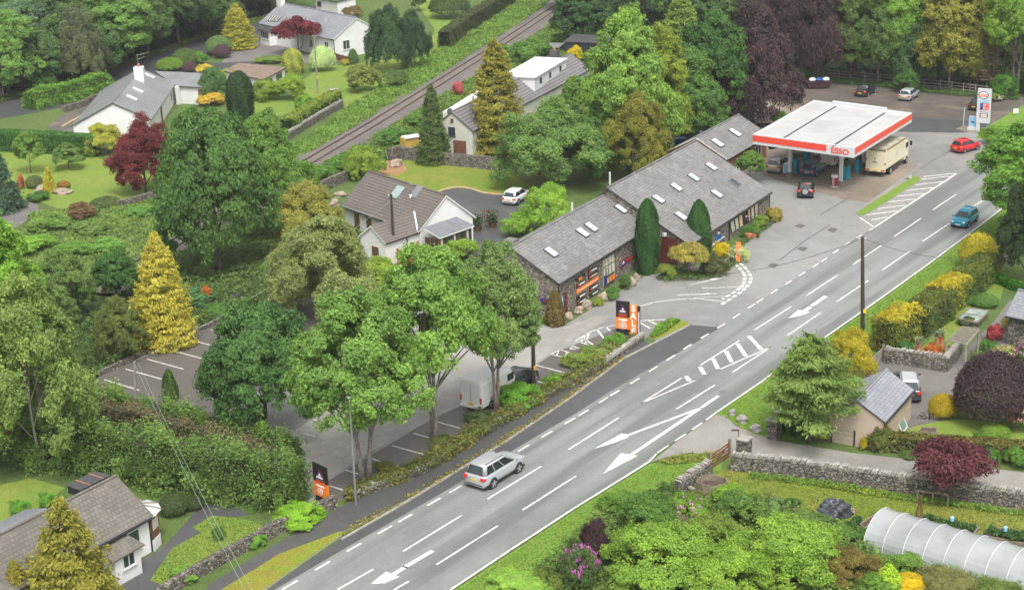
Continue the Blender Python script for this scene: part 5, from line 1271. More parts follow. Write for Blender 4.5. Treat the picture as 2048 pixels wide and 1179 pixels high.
mb = MB(); mb.prism([c0 - d * .25 + n * .25, c1_ + d * .25 + n * .25, c1_ + d * .25 - n * 3.0, c0 - d * .25 - n * 3.0], 2.36, 2.55); mb.build('bay_roof', M_DARKGREY, o)
window(o, g_(c0.lerp(c1_, .5), 1.05), d, n, 2.5, 1.25, 4, 1, M_PVC)
q = [H7.on_roof(*Z7(*k)) for k in ((640, 190), (785, 205), (725, 262), (600, 245))]
mb = MB(); mb.poly([p + H7.rn * .1 for p in q][::-1]); mb.build('roof_glazing', M_GLASS, r)
for i in range(5):
    mb = MB(); mb.beam(q[3].lerp(q[2], .1 + i * .2) + H7.rn * .14, q[0].lerp(q[1], .1 + i * .2) + H7.rn * .14, .12, .06); mb.build('glazing_bar', M_CREAM, r)
mb = MB(); mb.tube([H7.b - H7.n * .1 + Zv * -.1, g_(H7.b - H7.n * .1, 0)], .06, 6); mb.build('downpipe', M_BLACK, r)
r = thing('shed', 'small white shed with dark window behind the long bungalow roof', 'shed', G0(P(665, 25)))
a, b = P(633, 22), P(676, 31); d = (b - a).normalized(); n = Vector((-d.y, d.x, 0)); L = (b - a).length
mb = MB(); mb.prism([a, b, b + n * 4, a + n * 4], 0, 2.5); mb.build('wall', M_WHITE, r)
mb = MB(); mb.para(a - d * .3 - n * .3 + Zv * 2.5, d * (L + .6), n * 4.6 + Zv * .5, Zv * .12); mb.build('roof', plain('green_felt', (.06, .1, .05), .9, .3, 2), r)
window(r, g_(a + d * 1.2, 1.1), d, -n, 1.4, .8, 1, 1, M_DARKGREY)

# grey-roofed house by the lane
Z8 = zoomc(140, 100, 6.55)
B = P(351.5, 167, 2.6); A = P(303, 239, 2.6)
r = thing('house', 'white house with steep grey roof, three roof lights and white chimney beside the dark lane', 'house', G0(A))
H8 = Gable(r, A, B, 4.75, 2.4, M_WHITE, M_SLATE2 if False else roofing('mid_grey_roof', (.215, .222, .222), .1, .3, .4, .02, .7, None, .4), back=5.6, rise_b=2.8, ov=.25, gut=False)
for x, y in ((810, 628), (890, 528), (1040, 340)): H8.skylight(*Z8(x, y), .8, 1.5, M_PVC, M_PVC)
p = H8.Ra.lerp(H8.Rb, .72) - H8.n * .9; mb = MB(); mb.box(p + Zv * .1, (1.2, 1.3, 2.6), math.atan2(H8.u.y, H8.u.x)); o = mb.build('chimney', M_WHITE, r)
for s in (-.25, .25):
    mb = MB(); mb.tube([p + H8.u * s + Zv * 1.4, p + H8.u * s + Zv * 1.8], .16, 8); mb.build('chimney_pot', M_TERRA, o)
p = H8.Ra.lerp(H8.Rb, .93); mb = MB(); mb.tube([p, p + Zv * 2.2], .04, 5)
for z, l in ((2.1, 1.6), (1.5, 1.0)): mb.tube([p + Zv * z - Vector((.1, 0, 0)), p + Zv * (z + .35) + Vector((l, .2, 0))], .035, 5)
mb.build('aerial', M_STEEL, r)
for x, y in ((1195, 800), (1330, 640)):
    p = H8.on_front(*Z8(x, y)); door(r, g_(p, .1), H8.u, -H8.n, 1.3, 2.0, M_BROWNW) if x < 1300 else window(r, g_(p, .8), H8.u, -H8.n, 1.5, 1.2, 2)
window(r, g_(H8.a + H8.n * 5.6, .5), -H8.n, -H8.u, 1.3, 1.2, 2, 1, M_BROWNW)
aq = [P(*Z8(*k), z) for k, z in (((1385, 470), 2.6), ((1745, 490), 2.6), ((1800, 305), 3.5), ((1110, 275), 3.5))]
mb = MB(); dz = Zv * .15; mb.poly(aq); mb.poly([p - dz for p in aq][::-1], 1)
for i in range(4): mb.poly([aq[i], aq[i] - dz, aq[(i + 1) % 4] - dz, aq[(i + 1) % 4]], 1)
mb.build('annex_roof', [MATS['mid_grey_roof'], M_DARKGREY], r)
d = (aq[1] - aq[0]).normalized(); n = Vector((-d.y, d.x, 0)); w0 = g_(aq[0] + n * .3, 0); L = (aq[1] - aq[0]).length
mb = MB(); mb.prism([w0, w0 + d * L, w0 + d * L + n * 3.6, w0 + n * 3.6], 0, 2.5); mb.build('annex_wall', M_WHITE, r)
door(r, w0 + d * (L * .86), d, -n, .9, 2.2, M_BROWNW); 
mb = MB(); p = w0 + d * .3; mb.box(g_(p - n * .4, 1.3), (.5, .5, 2.6), math.atan2(d.y, d.x)); mb.build('pillar', M_WHITE, r)

# low garage with mossy roof
q = [P(*Z7(*k), 2.5) for k in ((105, 830), (560, 935), (838, 785), (270, 735))]
r = thing('garage', 'low white garage with rust-brown mossy flat roof', 'garage', G0(q[1]))
mb = MB(); mb.prism(q, 2.35, 2.5, 1, 0); mb.build('roof', [M_RED, M_DARKGREY], r)
i_ = inset(q, .25); mb = MB(); mb.prism([g_(p, 0) for p in i_], 0, 2.34); mb.build('wall', M_WHITE, r)
d = (i_[2] - i_[1]).normalized(); n = d.cross(Zv); window(r, g_(i_[1].lerp(i_[2], .72), .8), d, n, 2.2, 1.3, 2, 1, M_DARKGREY); door(r, g_(i_[1].lerp(i_[2], .3), .02), d, n, 2.0, 2.0, M_DARKGREY)

# bungalow in the bottom left corner
Z10 = zoomc(0, 900, 4.225)
B = P(307.7, 1030, 2.5); A0 = P(214, 1081, 2.5); u = (B - A0).normalized(); A = B - u * 17.5
r = thing('bungalow', 'white bungalow with mottled brown tiled roof in the near left corner behind the olive conifer', 'house', G0(B))
H10 = Gable(r, A, B, 3.0, 2.05, M_WHITE, M_TILE2); no = -H10.n
p = H10.on_front(*Z10(1085, 780)); window(r, g_(p, .75), H10.u, no, 1.9, 1.35, 2)
mb = MB(); c = P(193, 962, H10.Ra.z) + H10.n * .8 - Zv * .42; mb.box(c, (2.3, 1.2, .5), math.atan2(H10.u.y, H10.u.x)); o = mb.build('dormer', M_BLACK, r)
mb = MB(); mb.box(c + Zv * .28, (2.45, 1.35, .06), math.atan2(H10.u.y, H10.u.x)); mb.build('dormer_roof', M_DARKGREY, o)
for s in (-.4, .7):
    mb = MB(); mb.box(c + Zv * .33 + H10.u * s, (.05, 1.35, .04), math.atan2(H10.u.y, H10.u.x)); mb.build('roof_joint', M_TERRA, o)
# hexagonal bay on the gable end
c = H10.b + H10.n * 1.35 + H10.u * .05; c = g_(c, 0); ang0 = math.atan2(H10.u.y, H10.u.x)
hexp = [c + Vector((math.cos(ang0 + t), math.sin(ang0 + t), 0)) * 1.5 for t in (-PI / 2, -.85, -.3, .3, .85, PI / 2)]
mb = MB(); mb.prism(hexp, 0, .75); o = mb.build('bay', M_WHITE, r)
mb = MB(); mb.prism([c + (p - c) * .97 for p in hexp], .755, 1.35); mb.build('bay_panel', M_BROWNW, o)
mb = MB(); mb.prism([c + (p - c) * .93 for p in hexp], 1.355, 2.45); mb.build('pane', M_GLASS, o)
for i in range(5):
    a, b = hexp[i], hexp[i + 1]; e = (b - a).normalized()
    mb = MB(); mb.box(g_(c + (a - c) * .96, 1.9), (.12, .12, 1.1), ang0); mb.build('bay_post', M_BROWNW, o)
mb = MB(); mb.para(g_(c + (hexp[0] - c) * .97, 1.36).lerp(g_(c + (hexp[1] - c) * .97, 1.36), .1), (hexp[1] - hexp[0]) * .78, (hexp[1] - hexp[0]).normalized().cross(Zv) * .03, Zv * 1.0); mb.build('blind', M_CREAM, o)
apx = g_(c, 3.0); mb = MB(); rp = [g_(c + (p - c) * 1.15, 2.45) for p in hexp]
for i in range(5): mb.poly([rp[i], rp[i + 1], apx])
mb.poly([apx, rp[5], rp[0]]); mb.poly(rp[::-1]); mb.build('bay_roof', M_PVC, o)
for p in rp[1:5]:
    mb = MB(); mb.beam(p + Zv * .03, apx + Zv * .05, .08, .06); mb.build('roof_bar', M_WOOD, o)
# front porch
p = H10.on_front(*Z10(985, 800)); p = g_(p, 0); mb = MB(); f0 = p - H10.u * 1.2 + no * 1.5
mb.prism([p + H10.u * .5 - no * .05, p + H10.u * .5 + no * 1.5, p - H10.u * 1.6 + no * 1.5, p - H10.u * 1.6 - no * .05], 0, 1.75); o = mb.build('porch', M_WHITE, r)
mb = MB(); mb.para(p + H10.u * .75 + no * 1.7 + Zv * 1.8, -H10.u * 2.6, -no * 1.85 + Zv * .35, Zv * .1); mb.build('porch_roof', M_TILE2, o)
window(o, g_(p + H10.u * .5 + no * .75, .9), no, H10.u, .8, .95, 1); window(o, g_(p - H10.u * .5 + no * 1.5, .9), H10.u, no, 1.0, .95, 2)
mb = MB(); mb.tube([H10.b + Zv * -.15, g_(H10.b, 0)], .07, 6); mb.build('downpipe', M_BLACK, r)
mb = MB(); mb.box(g_(p + H10.u * .85 + no * .3, .5), (.35, .35, .9)); mb.build('bin', M_BLACK, r)
A2, B2 = P(0 - 80, 1085, 2.3), P(*Z10(335, 500), 2.3)
r = thing('outbuilding', 'low slate-roofed outbuilding with white gable behind the corner bungalow', 'outbuilding', G0(B2))
u = H10.u; bb = P(*Z10(385, 485), 2.9); n = H10.n
mb = MB(); a = g_(bb, 2.9) - u * 9.0; mb.poly([a - n * 2.0 - Zv * .6, g_(bb, 2.3) - n * 2.0, g_(bb, 2.9), a]); mb.poly([a, g_(bb, 2.9), g_(bb, 2.3) + n * 2.0, a + n * 2.0 - Zv * .6]); mb.build('roof', M_SLATE2, r)
mb = MB(); mb.prism([g_(a - n * 1.7, 0), g_(bb - n * 1.7 - u * .2, 0), g_(bb + n * 1.7 - u * .2, 0), g_(a + n * 1.7, 0)], 0, 2.28); mb.build('wall', M_WHITE, r)

# beige garage on the right
A, B = P(1771, 844, 2.3), P(1828.8, 779, 2.3)
r = thing('garage', 'beige rendered garage with new grey slate roof beside the feathery conifer', 'garage', G0(A))
u = (B - A).normalized(); h, ri = solve_ridge(A, u, (1718, 797)); h2, ri2 = solve_ridge(B, u, (1771, 741.7))
H11 = Gable(r, A, B, max(2.0, (h + h2) / 2), max(1.1, (ri + ri2) / 2), M_BEIGE, M_NEWSLATE, ov=.15, ovg=.1)
mb = MB(); mb.tube([H11.A - H11.n * .02 - Zv * .1, g_(H11.a - H11.n * .03 - H11.u * .05, 1.9), g_(H11.a - H11.n * .03 - H11.u * .05, 0)], .05, 6); mb.build('downpipe', M_BROWNW, r)
r = thing('leaning_window', 'white framed window unit leaning against the beige garage wall', 'window frame', G0(P(1815, 858)))
p = P(1803, 866); q = P(1822, 845); d = (q - p); d.z = 0; d.normalize(); n = d.cross(Zv); L = 1.25
up = (Zv * 1.0 - n * .45).normalized(); p = p - n * 0 
mb = MB()
for a, b in ((0, .1), (L - .1, .1)): mb.para(p + d * a, d * b, n * .08, up * 1.25)
for z in (0, 1.15): mb.para(p + d * .1 + up * z, d * (L - .2), n * .078, up * .1)
o = mb.build('frame', M_PVC, r); mb = MB(); mb.para(p + d * .05 + up * .05 + n * .02, d * (L - .1), n * .03, up * 1.15); mb.build('pane', plain('green_glass', (.16, .24, .2), .1, .2, 1), o)

# stone shed on the right edge
A = P(2010.5, 630.7, 2.6); u = Vector((math.cos(math.radians(-42)), math.sin(math.radians(-42)), 0)); B = A + u * 5.5
r = thing('stone_shed', 'stone shed with dark slate roof on the right edge behind the pink azaleas', 'shed', G0(A))
h, ri = solve_ridge(A, u, (2036, 579)); H12 = Gable(r, A, B, max(2, h), max(1.2, ri), M_DRYST, M_SLATE2)
# dark sheds behind the yellow bush
a, b = P(1131, 121), P(1194, 124); d = (b - a).normalized(); n = Vector((-d.y, d.x, 0)); L = (b - a).length + 1.5
r = thing('shed', 'black boarded shed behind the bright yellow bush', 'shed', G0(a)); mb = MB(); mb.prism([a, a + d * L, a + d * L + n * 4, a + n * 4], 0, 2.9); mb.build('wall', plain('black_boards', (.02, .03, .035), .7, .3, 3), r)
mb = MB(); mb.para(a - d * .2 - n * .2 + Zv * 2.9, d * (L + .4), n * 4.4 + Zv * .4, Zv * .1); mb.build('roof', M_DARKGREY, r)
p = [P(*ZK(*k), 2.4) for k in ((1440, 165), (1500, 165), (1562, 122), (1400, 122))]
r = thing('carport', 'small lean-to with pale sheet roof left of the black shed', 'carport', G0(p[0])); mb = MB(); mb.prism(p, 2.34, 2.42); mb.build('roof', M_STEEL, r)
for q in p: mb = MB(); mb.tube([g_(q, 0), g_(q, 2.34)], .06, 5); mb.build('post', M_WOOD, r)
# polytunnel
ZQ = zoomc(1640, 960, 5.02)
bl0, bl1 = P(*ZQ(430, 670)), P(*ZQ(1850, 1100)); ax_ = (bl1 - bl0).normalized(); n = Vector((-ax_.y, ax_.x, 0))
apx = ray(*ZQ(655, 362)); M = Matrix(((apx.x, -n.x, 0), (apx.y, -n.y, 0), (apx.z, 0, -1))); t, hwid, hh = M.inverted() @ (bl0 - CAMP)
hwid, hh = 2.1, 1.65; Lp = (bl1 - bl0).length * 7.6 / 6.95; nh = 9; sp = (bl1 - bl0).length / 7
r = thing('polytunnel', 'long translucent plastic polytunnel with white hoops in the vegetable garden', 'polytunnel', G0(bl0))
arc = [(hwid - hwid * math.cos(a), hh * math.sin(a)) for a in np.linspace(0, PI, 17)]
Lp = sp * nh
m, t, b = newmat('polythene')
b.inputs['Base Color'].default_value = (.72, .75, .76, 1); b.inputs['Roughness'].default_value = .22; b.inputs['Specular IOR Level'].default_value = .6
f = noise(t, .5, 3); c = ramp(t, f, [(.3, (.36, .385, .4)), (.7, (.48, .5, .515))]); t.links.new(c, b.inputs['Base Color'])
trn = nd(t, 'ShaderNodeBsdfTransparent'); trn.inputs[0].default_value = (.9, .94, .93, 1); ms = nd(t, 'ShaderNodeMixShader'); t.links.new(ramp(t, noise(t, .4, 2), [(.3, .22), (.7, .42)]), ms.inputs[0]); t.links.new(b.outputs[0], ms.inputs[1]); t.links.new(trn.outputs[0], ms.inputs[2]); t.links.new(ms.outputs[0], t.nodes['Material Output'].inputs[0])
mb = MB(); cols = 4 * nh; rnd = random.Random(3)
for i in range(cols):
    for j in range(16):
        pt = lambda i_, j_: bl0 + ax_ * (i_ * Lp / cols) + n * arc[j_][0] + Zv * (arc[j_][1]) - Zv * (.05 * math.sin(PI * (i_ % 4) / 4))
        mb.poly([pt(i, j), pt(i + 1, j), pt(i + 1, j + 1), pt(i, j + 1)])
mb.poly([bl0 + n * a[0] + Zv * a[1] for a in arc])
mb.build('cover', m, r, smooth=True)
for i in range(nh + 1):
    mb = MB(); mb.tube([bl0 + ax_ * (i * sp) + n * a[0] + Zv * (a[1] + .02) for a in arc], .022, 6); mb.build('hoop', M_PVC, r)
# ------------------------------------------------------------------ vehicles
def loft(mb, rings, m=0, closed=True, caps=True):
    n = len(rings[0]); base = []
    for rg in rings: base.append(len(mb.v)); mb.v += [Vector(p) for p in rg]
    for i in range(len(rings) - 1):
        for q in range(n if closed else n - 1):
            q2 = (q + 1) % n; mb.f.append([base[i] + q, base[i] + q2, base[i + 1] + q2, base[i + 1] + q]); mb.m.append(m)
    if caps:
        mb.f.append([base[0] + q for q in range(n)][::-1]); mb.m.append(m); mb.f.append([base[-1] + q for q in range(n)]); mb.m.append(m)
def car(label, cat, wr, wf, side, L, W, H, pt, shape='hatch', name=None, glass=None, roofmat=None, clad=None, spare=False, rails=False, bike=False, rear_plate=True, brake=False):
    """wr, wf: pixel of the rear and front wheel contacts on one side ('R' or 'L')"""
    a, b = P(*wr), P(*wf); d = (b - a); d.z = 0; d.normalize(); lft = Vector((-d.y, d.x, 0))
    wb = L * .6; mid = a + d * wb / 2 + lft * (W / 2 - .12) * (1 if side == 'R' else -1)
    mid += d * (L * .0)
    r = thing(name or 'parked_car', label, cat, (mid.x, mid.y, .045), math.atan2(d.y, d.x))
    zb, zs = .2 * (1.35 if shape == 'suv' else 1), H * (.62 if shape != 'sedan' else .64)
    hood = H * (.60 if shape != 'suv' else .62); boot = {'hatch': zs, 'suv': zs, 'estate': zs, 'sedan': H * .66}[shape]
    w = W / 2 - .02
    st = [(-.5, .84, .32, boot * .80), (-.488, .93, .24, boot * .96), (-.45, .985, .2, boot), (-.3, 1, .2, zs), (0, 1, .2, zs), (.22, 1, .2, zs * .985), (.3, .995, .2, hood), (.42, .95, .22, hood * .93), (.475, .86, .26, hood * .82), (.5, .74, .34, hood * .62)]
    rings = []
    for x, k, zl, zt in st:
        zl = zb if zl < .25 else zb + .08
        ww = w * k; zm = zl + (zt - zl) * .5
        h = [(ww * .86, zl), (ww * .985, zl + (zt - zl) * .22), (ww, zm), (ww * .985, zl + (zt - zl) * .78), (ww * .93, zt - .03), (ww * .8, zt + .005)]
        top = [(0, zt + .035)]
        ring = [(x * L, y, z) for y, z in h] + [(x * L, 0, zt + .03)] + [(x * L, -y, z) for y, z in h[::-1]]
        rings.append(ring)
    mb = MB(); loft(mb, rings); body = mb.build('body', pt, r, smooth=True, local=True)
    xr0, xr1, xf1, xf0 = {'hatch': (-.475, -.41, .06, .265), 'suv': (-.485, -.42, .03, .265), 'estate': (-.485, -.43, .06, .27), 'sedan': (-.36, -.2, .05, .26)}[shape]
    def cr(x, z, k): 
        yy = w * k
        return [(x, yy * .97, z), (x, yy, z)][:0]
    zc0 = zs - .04; y0, y1 = w * .93, w * .73
    def ring(f, inset=0.0):
        xa, xb = (xr0 + (xr1 - xr0) * f) * L, (xf0 + (xf1 - xf0) * f) * L; y = y0 + (y1 - y0) * f; z = zc0 + (H - .05 - zc0) * f
        return [(xa, -y * .86, z), (xa + .1, -y, z), (xb - .12, -y, z), (xb, -y * .84, z), (xb, y * .84, z), (xb - .12, y, z), (xa + .1, y, z), (xa, y * .86, z)]
    top = [((x * .9 + .1 * ((xr1 + xf1) / 2 * L)), y * .86, H) for x, y, z in ring(1)]
    mb = MB(); loft(mb, [ring(0), ring(.92), [(x * .985 + .015 * ((xr1 + xf1) / 2 * L), y * .97, H - .025) for x, y, z in ring(1)], top]); mb.build('cabin', roofmat or pt, r, smooth=True, local=True, bevel=.045)
    gm = glass or M_CARGL
    R = lambda f: [Vector(p) for p in ring(f)]
    lo, hi = R(.1), R(.88)
    def pane(nm, i, j, s0=.04, s1=.96, out=.012):
        a0, a1, b0, b1 = lo[i].lerp(lo[j], s0), lo[i].lerp(lo[j], s1), hi[i].lerp(hi[j], s0), hi[i].lerp(hi[j], s1)
        nn = (a1 - a0).cross(b0 - a0).normalized(); c = (a0 + a1) / 2
        if nn.dot(Vector((c.x - (xr0 + xf0) / 2 * L, c.y, 0))) < 0: nn = -nn
        q = [p + nn * out for p in (a0, a1, b1, b0)]
        if (q[1] - q[0]).cross(q[2] - q[0]).dot(nn) < 0: q.reverse()
        mb = MB(); mb.poly(q); return mb.build(nm, gm, r, local=True)
    pane('windscreen', 3, 4); pane('rear_window', 0, 7, .06, .94)
    for i, j in ((1, 2), (5, 6)):
        if (i, j) == (1, 2): segs = ((.05, .30), (.33, .62), (.65, .97)) if shape in ('suv', 'estate') else ((.06, .46), (.50, .96))
        else: segs = ((.03, .35), (.38, .67), (.70, .95)) if shape in ('suv', 'estate') else ((.04, .50), (.54, .94))
        for s0, s1 in segs: pane('side_window', i, j, s0, s1)
    Rw = .33 if shape != 'suv' else .38
    if W < 1.7: Rw = .29
    for sx in (-1, 1):
        for sy in (-1, 1):
            cx = sx * wb / 2 + (0 if sx < 0 else .02); yo = sy * (w - .0)
            mb = MB(); mb.tube([(cx, yo - sy * .25, Rw - .03), (cx, yo + sy * .004, Rw - .03)], Rw * 1.17, 18); mb.build('wheel_arch', clad or M_BLACK, r, local=True)
            mb = MB(); mb.tube([(cx, yo - sy * .2, Rw - .045), (cx, yo + sy * .02, Rw - .045)], Rw, 18); o = mb.build('wheel', M_TYRE, r, local=True)
            mb = MB(); mb.tube([(cx, yo, Rw - .045), (cx, yo + sy * .024, Rw - .045)], Rw * .7, 14, 1)
            for q in range(5):
                a_ = q * 1.2566 + .3; dv = Vector((math.cos(a_), 0, math.sin(a_))); sv = Vector((-math.sin(a_), 0, math.cos(a_))); c_ = Vector((cx, yo + sy * .02, Rw - .045))
                mb.para(c_ - sv * Rw * .11, dv * Rw * .7, sv * Rw * .22, Vector((0, sy * .02, 0)))
            mb.build('rim', [M_RIM, M_DARKGREY], o, local=True)
    ex = -.5 * L
    for s in (-1, 1):
        mb = MB(); mb.box((ex * .965, s * w * .77, boot * .80), (.26, w * .38, .2 if shape != 'suv' else .24)); mb.build('tail_light', M_TAIL, r, local=True, bevel=.03)
        mb = MB(); mb.box((.478 * L, s * w * .68, hood * .74), (.12, w * .3, .15)); mb.build('headlight', M_HEAD, r, local=True, bevel=.03)
        mb = MB(); mb.box((xf0 * L - .12, s * (w + .06), zs + .06), (.14, .2, .14)); mb.build('wing_mirror', pt, r, local=True, bevel=.03)
    mb = MB(); mb.box((ex - .0, 0, boot * (.68 if shape != 'sedan' else .62)), (.05, .5, .12)); mb.build('number_plate', M_PLATEY, r, local=True)
    mb = MB(); mb.box((.5 * L, 0, .42), (.05, .5, .11)); mb.build('number_plate', M_PLATEW, r, local=True)
    mb = MB(); mb.box((.492 * L, 0, hood * .66), (.06, w * .8, .12)); mb.build('grille', M_BLACK, r, local=True)
    mb = MB(); mb.box((ex + .04, 0, zb + .16), (.1, W * .72, .13)); mb.build('bumper_trim', M_DARKGREY, r, local=True, bevel=.02)
    mb = MB(); mb.box((0, 0, zb - .0), (L * .94, W * .9, .1)); mb.build('underbody', M_BLACK, r, local=True)
    if clad:
        for s in (-1, 1): mb = MB(); mb.box((0, s * w * .99, zb + .1), (L * .5, .05, .14)); mb.build('sill_trim', clad, r, local=True)
    if rails:
        for s in (-1, 1): mb = MB(); mb.tube([(xr1 * L + .1, s * w * .66, H + .02), (xf1 * L - .1, s * w * .66, H + .02)], .025, 5); mb.build('roof_rail', M_DARKGREY, r, local=True)
    if spare:
        mb = MB(); mb.tube([(ex + .05, 0, boot * .80), (ex - .18, 0, boot * .80)], .36, 18); o = mb.build('spare_wheel', M_BLACK, r, local=True)
        mb = MB(); mb.tube([(ex - .17, 0, boot * .80), (ex - .2, 0, boot * .80)], .3, 18); mb.build('cover', M_RIM, o, local=True)
        mb = MB(); mb.box((xr1 * L - .06, 0, H - .12), (.08, .4, .1)); mb.build('brake_light', M_TAIL, r, local=True)
    return r
pc = paint
car('silver SUV driving up the left lane of the main road', 'car', (985.9, 975.7), (1036, 945), 'R', 4.8, 1.93, 1.8, pc('silver', (.5, .52, .54), .35), 'suv', 'moving_car', rails=True)
car('teal blue hatchback coming towards the camera on the far lane of the main road', 'car', (1952, 443.7), (1931.3, 458.6), 'L', 4.06, 1.75, 1.48, pc('teal', (.0, .26, .38), .2), 'hatch', 'moving_car')
car('bright red small hatchback turning out by the price sign', 'car', (1928, 307), (1960, 299), 'R', 3.75, 1.68, 1.5, pc('red', (.55, .012, .02)), 'hatch', 'moving_car')
car('white hatchback on the black driveway beside the brown-roofed bungalow', 'car', (1036, 409), (1062, 393), 'R', 4.1, 1.75, 1.48, pc('white', (.74, .74, .72)), 'hatch')
car('black off-roader with round spare wheel cover facing away in front of the canopy', 'car', (1625.5, 395), (1628.5, 379), 'R', 3.9, 1.8, 1.72, pc('black', (.012, .012, .014)), 'suv', 'moving_car', spare=True)
car('mid blue hatchback at the middle fuel lane under the canopy', 'car', (1631.6, 353.6), (1652.3, 340.5), 'R', 4.3, 1.78, 1.5, pc('blue', (.05, .11, .25), .25), 'hatch')
car('silver-beige estate at the left fuel lane under the canopy', 'car', (1563.7, 346), (1584, 333.5), 'R', 4.3, 1.8, 1.6, pc('champagne', (.5, .49, .47), .3), 'estate')
car('grey car parked deep under the canopy by the shop wall', 'car', (1614, 312), (1633, 300), 'R', 4.3, 1.78, 1.5, pc('grey', (.3, .31, .32), .3), 'hatch')
car('dark charcoal saloon parked by the timber fence on the worn lot', 'car', (1734.9, 193.7), (1753.6, 183.2), 'R', 4.6, 1.8, 1.44, pc('charcoal', (.03, .034, .038), .3), 'sedan')
car('silver hatchback parked by the fence behind the canopy', 'car', (1822.5, 202), (1838.8, 192.2), 'R', 4.25, 1.78, 1.46, pc('silver', (.5, .52, .54), .35), 'hatch')
car('dark saloon half hidden behind the price sign', 'car', (1963, 221.5), (1984, 210.8), 'R', 4.6, 1.8, 1.44, pc('nightblue', (.025, .028, .035), .3), 'sedan')
car('dark off-roader with silver roof parked behind the beige garage', 'car', (1838.5, 800), (1832, 771), 'R', 4.3, 1.8, 1.75, pc('slate', (.06, .07, .08), .35), 'suv', roofmat=pc('silver', (.5, .52, .54), .35), clad=M_DARKGREY, rails=True)
car('dark car parked in front of the white van', 'car', (1040, 784), (1063, 768), 'R', 4.0, 1.72, 1.5, pc('darkgreen', (.02, .03, .03), .2), 'hatch')
car('dark car parked under the trees behind the shop roof', 'car', (1362, 283), (1402, 279.5), 'R', 4.4, 1.78, 1.45, pc('nightblue2', (.02, .03, .05), .3), 'hatch')
car('pale blue car hidden under the light green car park trees', 'car', (818, 748), (846, 731), 'R', 4.1, 1.72, 1.45, pc('paleblue', (.2, .27, .4), .3), 'hatch')

